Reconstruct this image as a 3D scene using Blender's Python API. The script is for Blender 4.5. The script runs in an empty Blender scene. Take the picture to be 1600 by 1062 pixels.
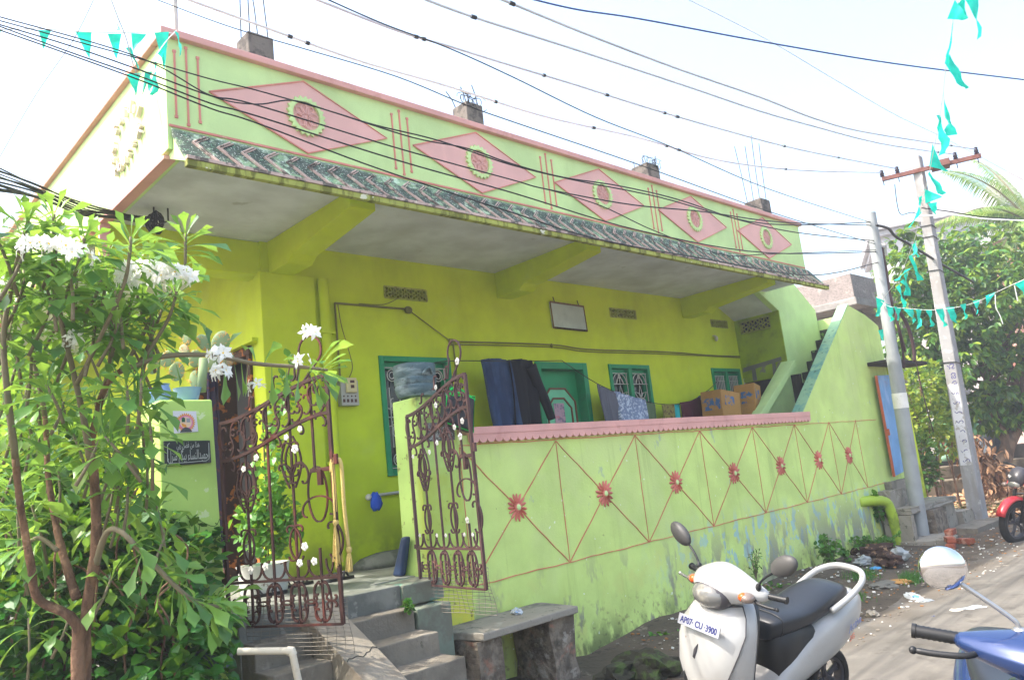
import bpy, bmesh, math, random
import numpy as np
from mathutils import Vector, Matrix
random.seed(7); RNG = np.random.default_rng(7)
R = math.radians; PI = math.pi
scene = bpy.context.scene
col = scene.collection
# ---------------------------------------------------------------- camera
F = 1220.05
YAW, PITCH, ROLL = R(44.319), R(9.9895), R(-6.3213)
cf = Vector((math.sin(YAW)*math.cos(PITCH), math.cos(YAW)*math.cos(PITCH), math.sin(PITCH)))
cr0 = Vector((math.cos(YAW), -math.sin(YAW), 0)); cu0 = cr0.cross(cf)
cr = cr0*math.cos(ROLL)+cu0*math.sin(ROLL); cu = -cr0*math.sin(ROLL)+cu0*math.cos(ROLL)
EYE = Vector((0, 0, 1.6))
cam = bpy.data.objects.new('camera', bpy.data.cameras.new('camera')); col.objects.link(cam)
cam.matrix_world = Matrix((( cr.x, cu.x, -cf.x, 0), (cr.y, cu.y, -cf.y, 0), (cr.z, cu.z, -cf.z, 1.6), (0, 0, 0, 1)))
cam.data.sensor_width = 36; cam.data.lens = F/1600*36
cam.data.clip_start = .05; cam.data.clip_end = 3000
scene.camera = cam
def ray(x, y): return cf*F + cr*(x-800) - cu*(y-531)
def atY(x, y, Y): d = ray(x, y); return EYE + d*(Y/d.y)
def atX(x, y, X): d = ray(x, y); return EYE + d*(X/d.x)
def atZ(x, y, Z): d = ray(x, y); return EYE + d*((Z-1.6)/d.z)
def atD(x, y, D): return EYE + ray(x, y)*(D/F)      # D metres along the view direction

# ---------------------------------------------------------------- mesh builder
class MB:
    def __init__(s): s.v = []; s.f = []; s.m = []
    def add(s, vs, fs, mi=0):
        n = len(s.v); s.v += [tuple(v) for v in vs]; s.f += [tuple(i+n for i in f) for f in fs]; s.m += [mi]*len(fs); return s
    def box(s, x0, x1, y0, y1, z0, z1, mi=0, M=None):
        vs = [Vector(p) for p in ((x0,y0,z0),(x1,y0,z0),(x1,y1,z0),(x0,y1,z0),(x0,y0,z1),(x1,y0,z1),(x1,y1,z1),(x0,y1,z1))]
        if M is not None: vs = [M @ v for v in vs]
        return s.add(vs, [(0,3,2,1),(4,5,6,7),(0,1,5,4),(1,2,6,5),(2,3,7,6),(3,0,4,7)], mi)
    def prism(s, poly, a0, a1, axis='y', mi=0, M=None):
        # poly: 2D points; axis y -> (x,z), axis x -> (y,z), axis z -> (x,y)
        def P(p, a):
            v = Vector((p[0], a, p[1]) if axis == 'y' else (a, p[0], p[1]) if axis == 'x' else (p[0], p[1], a))
            return M @ v if M is not None else v
        n = len(poly)
        vs = [P(p, a0) for p in poly]+[P(p, a1) for p in poly]
        fs = [tuple(range(n)), tuple(range(2*n-1, n-1, -1))]+[(i, i+n, (i+1) % n+n, (i+1) % n) for i in range(n)]
        return s.add(vs, fs, mi)
    def tube(s, pts, r, n=8, mi=0, cap=True, closed=False):
        pts = [Vector(p) for p in pts]; k = len(pts)
        rs = r if isinstance(r, (list, tuple)) else [r]*k
        up = None; rings = []
        for i, p in enumerate(pts):
            if closed: t = pts[(i+1) % k]-pts[i-1]
            else: t = pts[min(i+1, k-1)]-pts[max(i-1, 0)]
            if t.length < 1e-9: t = Vector((0, 0, 1))
            t.normalize()
            if up is None:
                up = Vector((0, 0, 1)) if abs(t.z) < .9 else Vector((1, 0, 0))
            up = (up - t*up.dot(t))
            if up.length < 1e-6: up = t.orthogonal()
            up.normalize(); b = t.cross(up)
            rings.append([p+(up*math.cos(2*PI*j/n)+b*math.sin(2*PI*j/n))*rs[i] for j in range(n)])
        vs = [v for rg in rings for v in rg]; fs = []
        for i in range(k if closed else k-1):
            a = i*n; c = ((i+1) % k)*n
            for j in range(n): fs.append((a+j, a+(j+1) % n, c+(j+1) % n, c+j))
        if cap and not closed: fs += [tuple(range(n-1, -1, -1)), tuple(range((k-1)*n, k*n))]
        return s.add(vs, fs, mi)
    def strip(s, pts, w, t, nrm, mi=0):
        # rectangular bar swept along a planar curve; w in the plane, t along the normal
        pts = [Vector(p) for p in pts]; nrm = Vector(nrm).normalized(); k = len(pts); vs = []
        for i, p in enumerate(pts):
            d = (pts[min(i+1, k-1)]-pts[max(i-1, 0)])
            if d.length < 1e-9: d = Vector((0, 0, 1))
            sd = d.normalized().cross(nrm).normalized()
            vs += [p+sd*w/2+nrm*t/2, p-sd*w/2+nrm*t/2, p-sd*w/2-nrm*t/2, p+sd*w/2-nrm*t/2]
        fs = [(0,1,2,3), tuple(4*(k-1)+q for q in (3,2,1,0))]
        for i in range(k-1):
            for j in range(4): a = 4*i+j; b = 4*i+(j+1) % 4; fs.append((a, a+4, b+4, b))
        return s.add(vs, fs, mi)
    def lathe(s, prof, n=16, M=None, mi=0, cap=True):
        # prof: (r,z) from bottom to top, around local z
        vs = []; fs = []
        for r, z in prof:
            for j in range(n):
                v = Vector((r*math.cos(2*PI*j/n), r*math.sin(2*PI*j/n), z)); vs.append(M @ v if M is not None else v)
        for i in range(len(prof)-1):
            for j in range(n): fs.append((i*n+j, i*n+(j+1) % n, (i+1)*n+(j+1) % n, (i+1)*n+j))
        if cap: fs += [tuple(range(n-1, -1, -1)), tuple(range((len(prof)-1)*n, len(prof)*n))]
        return s.add(vs, fs, mi)
    def ball(s, c, r, n=12, m=8, mi=0, M=None):
        r = Vector((r, r, r)) if not hasattr(r, '__len__') else Vector(r); c = Vector(c)
        prof = [(math.sin(PI*i/m), -math.cos(PI*i/m)) for i in range(m+1)]
        vs = []; fs = []
        for a, z in prof[1:-1]:
            for j in range(n):
                v = Vector((a*math.cos(2*PI*j/n)*r.x, a*math.sin(2*PI*j/n)*r.y, z*r.z))
                vs.append(c+(M @ v if M is not None else v))
        e = Vector((0, 0, r.z)); e = M @ e if M is not None else e
        vs += [c-e, c+e]; q = len(vs)
        for i in range(m-2):
            for j in range(n): fs.append((i*n+j, i*n+(j+1) % n, (i+1)*n+(j+1) % n, (i+1)*n+j))
        for j in range(n): fs += [(q-2, (j+1) % n, j), (q-1, (m-2)*n+j, (m-2)*n+(j+1) % n)]
        return s.add(vs, fs, mi)
    def loft(s, rings, cap=True, closed=True, mi=0):
        n = len(rings[0]); vs = [v for r in rings for v in r]; fs = []
        for i in range(len(rings)-1):
            for j in range(n if closed else n-1): fs.append((i*n+j, i*n+(j+1) % n, (i+1)*n+(j+1) % n, (i+1)*n+j))
        if cap and closed: fs += [tuple(range(n-1, -1, -1)), tuple(range((len(rings)-1)*n, len(rings)*n))]
        return s.add(vs, fs, mi)
    def text(s, txt, size, org, ux, uy, depth=.004, mi=0, align='CENTER', warp=None, width=None, bold=0):
        c = bpy.data.curves.new('tmp', 'FONT'); c.body = txt; c.size = size; c.align_x = align; c.align_y = 'CENTER'; c.extrude = depth/2; c.resolution_u = 3; c.offset = bold
        o = bpy.data.objects.new('tmp', c); col.objects.link(o)
        bpy.context.view_layer.update()
        me = bpy.data.meshes.new_from_object(o.evaluated_get(bpy.context.evaluated_depsgraph_get()))
        bpy.data.objects.remove(o); ux = Vector(ux).normalized(); uy = Vector(uy).normalized(); uz = ux.cross(uy); org = Vector(org)
        ext = [v.co.x for v in me.vertices] or [0]; kx = 1
        if width and max(ext)-min(ext) > 0: kx = width/(max(ext)-min(ext))
        vs = []
        for v in me.vertices:
            x, y, z = v.co; x *= kx
            if warp: x, y = warp(x, y)
            vs.append(org+ux*x+uy*y+uz*z)
        s.add(vs, [tuple(p.vertices) for p in me.polygons], mi); bpy.data.meshes.remove(me); return s
    def build(s, name, mats, parent=None, smooth=False, bevel=0, sub=0, M=None, seg=2):
        me = bpy.data.meshes.new(name)
        vs = [Vector(v) for v in s.v]
        if M is not None: vs = [M @ v for v in vs]
        loc = Vector((0, 0, 0))
        if parent is None:
            if vs:
                xs = [v.x for v in vs]; ys = [v.y for v in vs]; zs = [v.z for v in vs]
                loc = Vector(((min(xs)+max(xs))/2, (min(ys)+max(ys))/2, min(zs)))
            off = loc
        else: off = parent.get('_o'); off = Vector(off) if off is not None else Vector((0, 0, 0))
        me.from_pydata([v-off for v in vs], [], s.f)
        mats = mats if isinstance(mats, (list, tuple)) else [mats]
        for m in mats: me.materials.append(m)
        if len(mats) > 1: me.polygons.foreach_set('material_index', s.m)
        if smooth:
            me.polygons.foreach_set('use_smooth', [True]*len(me.polygons))
            if smooth == 'auto':
                try: me.set_sharp_from_angle(angle=R(38))
                except Exception: pass
        me.update(); me.validate()
        o = bpy.data.objects.new(name, me); col.objects.link(o)
        if parent is None: o.location = loc; o['_o'] = tuple(loc)
        else: o.parent = parent; o['_o'] = tuple(off)
        if bevel: b = o.modifiers.new('bevel', 'BEVEL'); b.width = bevel; b.segments = seg; b.limit_method = 'ANGLE'; b.angle_limit = R(40)
        if sub: b = o.modifiers.new('sub', 'SUBSURF'); b.levels = sub; b.render_levels = sub
        return o
def tag(o, label, cat, group=None, kind=None):
    o['label'] = label
    if cat: o['category'] = cat
    if group: o['group'] = group
    if kind: o['kind'] = kind
    return o
def thing(name, label, cat, loc=(0, 0, 0), group=None, local=False):
    o = bpy.data.objects.new(name, None); col.objects.link(o); o.empty_display_size = .1
    o.location = loc; o['_o'] = (0, 0, 0) if local else tuple(loc)   # world-built parts are shifted to the Empty
    return tag(o, label, cat, group)
def copy_tree(o, parent=None):
    c = o.copy(); col.objects.link(c)
    if parent is not None: c.parent = parent
    for ch in [q for q in scene.objects if q.parent == o]: copy_tree(ch, c)
    return c
def lerp(a, b, t): return a+(b-a)*t
def smoothpts(pts, n=6):
    # Catmull-Rom
    P = [Vector(p) for p in pts]; out = []
    for i in range(len(P)-1):
        a, b, c, d = P[max(i-1, 0)], P[i], P[i+1], P[min(i+2, len(P)-1)]
        for k in range(n):
            t = k/n
            out.append(.5*((2*b)+(c-a)*t+(2*a-5*b+4*c-d)*t*t+(3*b-a-3*c+d)*t**3))
    out.append(P[-1]); return out

# ---------------------------------------------------------------- materials
def S(h):      # sRGB 0-255 -> linear
    f = lambda c: c/12.92 if c <= .04045 else ((c+.055)/1.055)**2.4
    return tuple(f(c/255) for c in h)+(1,)
def mat(name, c, rough=.8, layers=(), bump=0, bscale=40, metal=0, spec=.4, var=.08, vscale=2.5, trans=0, island=None, coat=0, alpha=1, transm=0, ior=1.45, bdist=.01):
    m = bpy.data.materials.new(name); m.use_nodes = True; nt = m.node_tree; N = nt.nodes; L = nt.links
    p = N['Principled BSDF']; p.inputs['Roughness'].default_value = rough; p.inputs['Metallic'].default_value = metal
    p.inputs['Specular IOR Level'].default_value = spec; p.inputs['Coat Weight'].default_value = coat; p.inputs['Alpha'].default_value = alpha
    p.inputs['Transmission Weight'].default_value = transm; p.inputs['IOR'].default_value = ior
    base = S(c); geo = N.new('ShaderNodeNewGeometry')
    def noise(scale, detail=4, st=(1, 1, 1), off=0, rgh=.55):
        mp = N.new('ShaderNodeMapping'); mp.inputs['Scale'].default_value = st; mp.inputs['Location'].default_value = (off, off*.7, off*1.3)
        L.new(geo.outputs['Position'], mp.inputs['Vector'])
        n = N.new('ShaderNodeTexNoise'); n.inputs['Scale'].default_value = scale; n.inputs['Detail'].default_value = detail; n.inputs['Roughness'].default_value = rgh
        L.new(mp.outputs[0], n.inputs['Vector']); return n.outputs['Fac']
    def rng(sock, a, b, c0=0., c1=1.):
        r = N.new('ShaderNodeMapRange'); r.interpolation_type = 'SMOOTHSTEP'
        r.inputs['From Min'].default_value = min(a, b); r.inputs['From Max'].default_value = max(a, b)
        if a > b: c0, c1 = c1, c0
        r.inputs['To Min'].default_value = c0; r.inputs['To Max'].default_value = c1
        L.new(sock, r.inputs['Value']); return r.outputs[0]
    def mul(a, b):
        q = N.new('ShaderNodeMath'); q.operation = 'MULTIPLY'
        for i, s_ in enumerate((a, b)):
            if isinstance(s_, (int, float)): q.inputs[i].default_value = s_
            else: L.new(s_, q.inputs[i])
        return q.outputs[0]
    def mix(fac, a, b):
        q = N.new('ShaderNodeMix'); q.data_type = 'RGBA'
        for i, s_ in ((0, fac), (6, a), (7, b)):
            if isinstance(s_, (int, float, tuple)): q.inputs[i].default_value = s_
            else: L.new(s_, q.inputs[i])
        return q.outputs[2]
    cur = base
    if island:
        cr_ = N.new('ShaderNodeValToRGB'); L.new(geo.outputs['Random Per Island'], cr_.inputs[0])
        el = cr_.color_ramp.elements
        while len(el) < len(island): el.new(.5)
        for i, c_ in enumerate(island): el[i].position = i/(len(island)-1); el[i].color = S(c_)
        cur = cr_.outputs[0]
    if var:
        nz = rng(noise(vscale, 5), .3, .7)
        dark = N.new('ShaderNodeMix'); dark.data_type = 'RGBA'; dark.blend_type = 'MULTIPLY'; dark.inputs[0].default_value = 1
        if isinstance(cur, tuple): dark.inputs[6].default_value = cur
        else: L.new(cur, dark.inputs[6])
        g = mix(nz, (1-var*2, 1-var*2, 1-var*2, 1), (1+var, 1+var, 1+var, 1)); L.new(g, dark.inputs[7]); cur = dark.outputs[2]
    sep = None
    for i, ly in enumerate(layers):
        f_ = rng(noise(ly.get('s', 5), ly.get('d', 5), ly.get('st', (1, 1, 1)), 3.1*i+ly.get('o', 0), ly.get('r', .6)), ly.get('lo', .5), ly.get('hi', .6))
        f_ = mul(f_, ly.get('a', 1.))
        for ax in 'XYZ':
            if ax.lower() in ly:
                if sep is None: sep = N.new('ShaderNodeSeparateXYZ'); L.new(geo.outputs['Position'], sep.inputs[0])
                a, b = ly[ax.lower()]; f_ = mul(f_, rng(sep.outputs[ax], a, b))
            if ax.lower()+'2' in ly:
                if sep is None: sep = N.new('ShaderNodeSeparateXYZ'); L.new(geo.outputs['Position'], sep.inputs[0])
                a, b = ly[ax.lower()+'2']; f_ = mul(f_, rng(sep.outputs[ax], a, b))
        cur = mix(f_, cur, S(ly['c']))
    if isinstance(cur, tuple): p.inputs['Base Color'].default_value = cur
    else: L.new(cur, p.inputs['Base Color'])
    if bump:
        b_ = N.new('ShaderNodeBump'); b_.inputs['Strength'].default_value = bump; b_.inputs['Distance'].default_value = bdist
        L.new(noise(bscale, 6), b_.inputs['Height']); L.new(b_.outputs[0], p.inputs['Normal'])
    if trans:
        t = N.new('ShaderNodeBsdfTranslucent'); ms = N.new('ShaderNodeMixShader'); ms.inputs[0].default_value = trans
        if isinstance(cur, tuple): t.inputs[0].default_value = cur
        else:
            y = mix(.35, cur, S((190, 220, 40))) if name.startswith('leaf') else cur
            L.new(y, t.inputs[0])
        L.new(p.outputs[0], ms.inputs[1]); L.new(t.outputs[0], ms.inputs[2]); L.new(ms.outputs[0], N['Material Output'].inputs['Surface'])
    return m
GREEN = (200, 226, 154); LIME = (196, 212, 38); PINK = (218, 162, 152)
m_green = mat('painted_plaster_green', GREEN, .75, [
    dict(c=(120, 150, 80), s=1.6, lo=.5, hi=.75, a=.25, st=(1, 1, .25)),
    dict(c=(205, 225, 170), s=3, lo=.62, hi=.7, a=.35)], bump=.15, bscale=60, var=.05)
m_wall = mat('boundary_wall_paint', (200, 222, 128), .75, [
    dict(c=(160, 190, 96), s=1.4, lo=.45, hi=.75, a=.3, st=(1, 1, .3)),
    dict(c=(198, 212, 140), s=.9, lo=.5, hi=.66, a=.5),
    dict(c=(140, 160, 84), s=9, lo=.56, hi=.7, a=.28, st=(1, 1, .05)),
    dict(c=(205, 205, 120), s=2.0, lo=.5, hi=.68, a=.45, z=(1.1, .5)),
    dict(c=(110, 100, 75), s=14, lo=.55, hi=.66, a=.6, z=(.55, .15)),
    dict(c=(150, 150, 30), s=2.2, lo=.42, hi=.7, a=.55, st=(1, 1, .35), z=(1.0, .2), x=(6.5, 5)),
    dict(c=(150, 160, 60), s=2.2, lo=.45, hi=.7, a=.6, st=(1, 1, .3), z=(.9, .2), x=(9, 12)),
    dict(c=(150, 190, 195), s=7, lo=.54, hi=.57, a=.8, st=(1, 1, .55), z=(1.05, .7), z2=(.1, .5), x=(6.0, 8.0)),
    dict(c=(134, 132, 120), s=3.2, lo=.49, hi=.56, a=.85, st=(1, 1, .4), z=(1.0, .3)),
    dict(c=(70, 78, 50), s=5, lo=.45, hi=.62, a=.8, st=(1, 1, .6), z=(.42, .02)),
    dict(c=(235, 240, 225), s=14, lo=.68, hi=.70, a=.7), dict(c=(150, 170, 160), s=5, lo=.66, hi=.69, a=.5, st=(1, 1, .4)),
    dict(c=(60, 60, 40), s=9, lo=.72, hi=.74, a=.7)], bump=.2, bscale=45, var=.06)
m_lime = mat('painted_plaster_lime', LIME, .75, [
    dict(c=(120, 130, 30), s=1.5, lo=.5, hi=.8, a=.3, st=(1, 1, .4)),
    dict(c=(84, 92, 40), s=2.5, lo=.4, hi=.65, a=.7, z=(1.5, .95)),
    dict(c=(190, 205, 90), s=2, lo=.55, hi=.75, a=.3)], bump=.12, bscale=50, var=.05)
m_limed = mat('mossy_edge', (168, 174, 84), .85, [dict(c=(90, 90, 30), s=14, lo=.45, hi=.6, a=.8, st=(1, .3, .3)), dict(c=(225, 225, 205), s=9, lo=.66, hi=.68, a=.8)], bump=.3)
m_soffit = mat('whitewash_soffit', (208, 212, 220), .85, [dict(c=(168, 170, 172), s=1.1, lo=.5, hi=.75, a=.5), dict(c=(110, 108, 100), s=3, lo=.66, hi=.72, a=.35), dict(c=(205, 205, 200), s=2, lo=.6, hi=.7, a=.4)], bump=.1)
m_pink = mat('painted_plaster_pink', PINK, .75, [dict(c=(170, 110, 95), s=6, lo=.55, hi=.7, a=.3)], bump=.15, var=.05)
m_diamond = mat('diamond_paint', (226, 176, 166), .8, [dict(c=(240, 190, 175), s=3, lo=.6, hi=.7, a=.35, st=(1, 1, .3))], bump=.1, var=.04)
m_relief = mat('relief_line_pink', (216, 138, 124), .8, [dict(c=(200, 190, 140), s=12, lo=.6, hi=.66, a=.4)])
m_line = mat('painted_line_red', (206, 124, 94), .8, [dict(c=(180, 190, 100), s=12, lo=.6, hi=.66, a=.5)])
m_mould = mat('mouldy_paint', (140, 170, 128), .85, [
    dict(c=(205, 225, 195), s=9, lo=.5, hi=.6, a=.8),
    dict(c=(38, 48, 50), s=5, lo=.37, hi=.50, a=.9, z=(4.19, 4.08), d=8, r=.7),
    dict(c=(210, 220, 205), s=70, lo=.62, hi=.66, a=.9, d=2),
    dict(c=(110, 150, 120), s=30, lo=.6, hi=.65, a=.8, d=3)], bump=.4)
m_chev = mat('chevron_rib_paint', (198, 172, 160), .8, [dict(c=(70, 70, 64), s=9, lo=.5, hi=.58, a=.85), dict(c=(220, 225, 200), s=20, lo=.6, hi=.64, a=.6)], bump=.3)
m_conc = mat('weathered_concrete', (150, 143, 130), .9, [dict(c=(70, 68, 60), s=2.5, lo=.48, hi=.66, a=.75), dict(c=(185, 178, 165), s=5, lo=.58, hi=.68, a=.5), dict(c=(45, 48, 38), s=11, lo=.6, hi=.66, a=.6)], bump=.6, bscale=35)
m_step = mat('cement_step', (126, 119, 106), .9, [dict(c=(92, 85, 75), s=3, lo=.45, hi=.65, a=.7), dict(c=(150, 143, 131), s=6, lo=.58, hi=.66, a=.5), dict(c=(62, 62, 48), s=9, lo=.64, hi=.7, a=.6)], bump=.5, bscale=50)
m_floor = mat('verandah_cement_floor', (128, 130, 122), .55, [dict(c=(85, 88, 82), s=3.5, lo=.45, hi=.6, a=.7, st=(1, 1, 1)), dict(c=(160, 160, 150), s=8, lo=.6, hi=.66, a=.5)], bump=.3)
m_rcc = mat('bare_rcc', (150, 146, 142), .9, [dict(c=(105, 102, 98), s=2, lo=.45, hi=.65, a=.6), dict(c=(185, 182, 178), s=7, lo=.6, hi=.68, a=.5)], bump=.5)
m_darkrcc = mat('stub_concrete', (105, 98, 92), .95, [dict(c=(60, 56, 54), s=8, lo=.45, hi=.6, a=.8)], bump=.7)
m_frame = mat('frame_green_paint', (18, 140, 92), .55, [dict(c=(8, 95, 70), s=5, lo=.5, hi=.7, a=.5)], bump=.1)
m_doorg = mat('door_green_paint', (10, 142, 88), .5, bump=.05)
m_doorl = mat('door_mint_paint', (120, 208, 162), .5)
m_doorb = mat('door_brown_trim', (120, 72, 50), .6)
m_grille = mat('grille_paint', (190, 186, 178), .5)
m_dark = mat('unlit_and_crack_black', (16, 18, 18), .6, var=0)  # near black: shade of unlit rooms put into colour, also the ramp crack
m_glass = mat('window_glass_dark', (20, 34, 36), .12, var=0, spec=.6)
m_rust = mat('gate_rust_red', (64, 40, 36), .75, [dict(c=(116, 54, 40), s=3, lo=.52, hi=.64, a=.6), dict(c=(70, 38, 32), s=14, lo=.55, hi=.65, a=.7)], bump=.3)
m_maroon = mat('gate_maroon_paint', (84, 58, 58), .6, [dict(c=(130, 90, 78), s=8, lo=.55, hi=.7, a=.6), dict(c=(66, 44, 36), s=5, lo=.5, hi=.65, a=.6)], bump=.2)
m_white = mat('white_paint', (225, 222, 215), .6, [dict(c=(170, 165, 155), s=30, lo=.6, hi=.7, a=.5)])
m_wire = mat('cable_black', (22, 24, 28), .5, var=0)
m_wireg = mat('line_conductor_grey', (205, 208, 216), .6, var=.05)
m_wireb = mat('cable_blue', (30, 60, 120), .5, var=0)
m_mesh = mat('galvanised_mesh', (120, 112, 100), .6)
m_flag = mat('bunting_turquoise', (22, 205, 180), .55, trans=.45, var=.1, vscale=8)
m_cord = mat('white_cord', (220, 220, 215), .8)
# ================================================================ HOUSE
YW, YB = 4.95, 6.42
ZF, ZS = .95, 3.97
house = thing('house', 'single storey lime and pale green house with pink trimmed roof parapet and deep verandah', 'house', (6.4, 6.0, 0))
def wall_holes(mb, X0, X1, Z0, Z1, Y0, Y1, holes, mi=0):
    xs = sorted({X0, X1, *[h[0] for h in holes], *[h[1] for h in holes]}); zs = sorted({Z0, Z1, *[h[2] for h in holes], *[h[3] for h in holes]})
    for i in range(len(xs)-1):
        for j in range(len(zs)-1):
            cx, cz = (xs[i]+xs[i+1])/2, (zs[j]+zs[j+1])/2
            if any(h[0] < cx < h[1] and h[2] < cz < h[3] for h in holes): continue
            a, b, c, d = xs[i], xs[i+1], zs[j], zs[j+1]
            mb.add([(a, Y0, c), (b, Y0, c), (b, Y0, d), (a, Y0, d)], [(0, 1, 2, 3)], mi); mb.add([(a, Y1, c), (b, Y1, c), (b, Y1, d), (a, Y1, d)], [(3, 2, 1, 0)], mi)
    for a, b, c, d in holes:
        mb.add([(a, Y0, c), (b, Y0, c), (b, Y0, d), (a, Y0, d), (a, Y1, c), (b, Y1, c), (b, Y1, d), (a, Y1, d)], [(0, 4, 5, 1), (1, 5, 6, 2), (2, 6, 7, 3), (3, 7, 4, 0)], mi)
    mb.add([(X0, Y0, Z0), (X0, Y1, Z0), (X0, Y1, Z1), (X0, Y0, Z1), (X1, Y0, Z0), (X1, Y1, Z0), (X1, Y1, Z1), (X1, Y0, Z1)], [(0, 3, 2, 1), (4, 5, 6, 7)], mi)
WIN = [(4.39, 5.30, 1.75, 2.94), (7.96, 8.84, 1.75, 2.93), (10.41, 11.24, 1.75, 2.92)]
DOOR = (6.59, 7.51, ZF+.004, 2.93)
VENT = [(4.53, 5.07, 3.55, 3.67), (8.15, 8.72, 3.58, 3.70), (10.62, 11.10, 3.58, 3.69)]
b = MB(); wall_holes(b, 3.2, 11.32, ZF-.3, ZS, YB, YB+.22, WIN+[DOOR]+VENT); b.build('front_wall', m_lime, house)
# solid black blocks behind the openings: the unlit rooms' shade as colour
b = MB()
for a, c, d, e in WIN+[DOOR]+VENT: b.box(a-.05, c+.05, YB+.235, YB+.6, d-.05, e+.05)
b.build('unlit_room_block', m_dark, house)
# west wall (faces -X) with the entrance
b = MB()
Mx = Matrix(((0, -1, 0, 3.2+YB+.22), (1, 0, 0, 0), (0, 0, 1, 0), (0, 0, 0, 1)))
wv = MB(); wall_holes(wv, YB+.221, 12.0, ZF-.3, ZS, YB, YB+.2, [(6.68, 8.0, ZF-.1, 3.05)])
wv.v = [(p[1]-YB+3.2, p[0], p[2]) for p in wv.v]; wv.f = [tuple(reversed(f)) for f in wv.f]
wv.build('entrance_wall', m_lime, house)
MB().box(3.42, 4.4, 6.6, 8.05, ZF-.1, 3.15).build('unlit_room_block', m_dark, house)  # black block standing in for the unlit entrance room
dfm = MB(); dfm.box(3.12, 3.3, 7.26, 7.38, ZF, 2.97); dfm.box(3.17, 3.3, 7.92, 8.0, ZF, 2.97); dfm.box(3.17, 3.3, 6.68, 6.75, ZF, 2.97); dfm.box(3.17, 3.3, 6.68, 8.0, 2.971, 3.05)
dfm.build('entrance_frame', mat('old_door_wood', (70, 45, 32), .8, [dict(c=(190, 110, 40), s=8, lo=.55, hi=.6, a=.9)]), house, bevel=.005)
MB().box(3.12, 3.199, 6.5, 8.1, 3.055, 3.09).build('entrance_lintel', m_lime, house)
# corner pilaster and far west wall of the plot house
b = MB(); b.box(3.17, 3.72, YB-.03, YB+.1, ZF, 3.68); b.build('corner_column', m_lime, house, bevel=.008)
MB().box(1.5, 3.2, 12.0, 12.2, 0, ZS).build('rear_porch_wall', m_lime, house)
# floor plinth
b = MB(); b.prism([(2.11, 4.765), (3.29, 4.765), (3.29, 5.11), (11.32, 5.11), (11.32, 12.0), (1.9, 12.0), (1.9, 5.32), (2.11, 5.32)], -.3, ZF, 'z')
b.build('verandah_floor', m_floor, house, bevel=.006)
# roof slab / soffit
b = MB(); b.box(1.98, 11.0, 5.07, 12.1, ZS, ZS+.13); b.build('soffit_slab', m_soffit, house)
b = MB(); b.box(1.95, 11.02, 5.08, 12.0, ZS+.135, ZS+.2); b.build('roof_deck', m_conc, house)
# parapets
ZT = 4.80
b = MB(); b.prism([(1.86, 3.99), (11.0, 3.99), (11.0, ZT), (1.86, ZT)], YW, YW+.12)
b.build('front_parapet', m_green, house)
b = MB(); b.box(1.86, 1.979, YW+.122, 12.1, ZS-.0, ZT); b.build('side_parapet', m_green, house)
b = MB(); b.box(10.88, 11.0, YW+.122, 12.1, ZS+.1, ZT); b.build('side_parapet', m_green, house)
b = MB(); b.box(1.98, 10.88, 11.98, 12.1, ZS+.1, ZT); b.build('rear_parapet', m_green, house)
b = MB()
b.box(1.82, 11.04, YW-.045, YW+.15, ZT+.001, ZT+.055); b.box(1.82, 2.0, YW+.152, 12.1, ZT+.001, ZT+.055); b.box(10.85, 11.04, YW+.152, 12.1, ZT+.001, ZT+.055)
b.build('parapet_cap', m_pink, house, bevel=.006)
b = MB(); b.box(1.85, 1.93, YW+.06, 6.44, ZS-.032, ZS-.002); b.box(1.85, 1.93, 6.70, 12.0, ZS-.032, ZS-.002); b.box(1.85, 1.93, 6.40, 6.44, ZS-.31, ZS-.033)
b.build('soffit_edge_band', m_pink, house, bevel=.004)
# beams
BE = [3.27, 6.10, 9.86]
for x0 in BE:
    b = MB(); b.prism([(5.0, 3.84), (5.95, 3.73), (6.05, 3.67), (YB, 3.67), (YB, ZS), (5.0, ZS)], x0, x0+.24, 'x')
    b.build('cantilever_beam', m_lime, house, bevel=.006)
b = MB(); b.box(1.9, 3.265, YB+.02, YB+.27, 3.66, ZS-.001); b.build('cross_beam', m_lime, house, bevel=.006)
# sloping eave band (chajja) with chevrons
YE, ZE = 4.70, 3.80; YT, ZTT = 4.94, 4.135
x0, x1 = 1.88, 11.05
b = MB(); b.prism([(YT, ZTT), (YE, ZE+.02), (YE+.02, ZE+.02), (YT, ZTT-.05)], x0, x1, 'x')
b.prism([(YT, ZTT-.05), (YE+.02, ZE+.02), (5.02, 3.95), (5.02, 3.985), (YT, 3.985)], x0+.01, x1-.01, 'x', 1)
b.build('eave_band', [m_mould, m_green], house)
b = MB(); b.box(x0-.005, x1+.005, YE-.02, YE+.03, ZE-.026, ZE+.018); b.build('eave_bottom_edge', m_limed, house, bevel=.004)
b = MB(); b.box(x0-.006, x1+.006, YE-.028, YE+.01, ZE+.02, ZE+.042)
b.build('eave_bottom_line', m_chev, house)
sl = Vector((0, YE-YT, ZE-ZTT)); nrm = Vector((0, -.81, .58)).normalized()
def EP(x, t, h=.006): return Vector((x, lerp(YT, YE, t), lerp(ZTT, ZE+.02, t)))+nrm*h
b = MB(); n = 0; x = 2.0
while x < 10.98:
    top, ap, bo = EP(x+.12, .14), EP(x, .36), EP(x+.0, .92)
    ap = EP(x-.02, .38); bo = EP(x+.095, .95); top = EP(x+.1, .10)
    b.strip([top, ap, bo], .010, .016, nrm); b.strip([p+Vector((.026, 0, 0)) for p in (top, ap, bo)], .006, .008, nrm)
    x += .1695
b.build('chevron_rib', m_chev, house)
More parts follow.
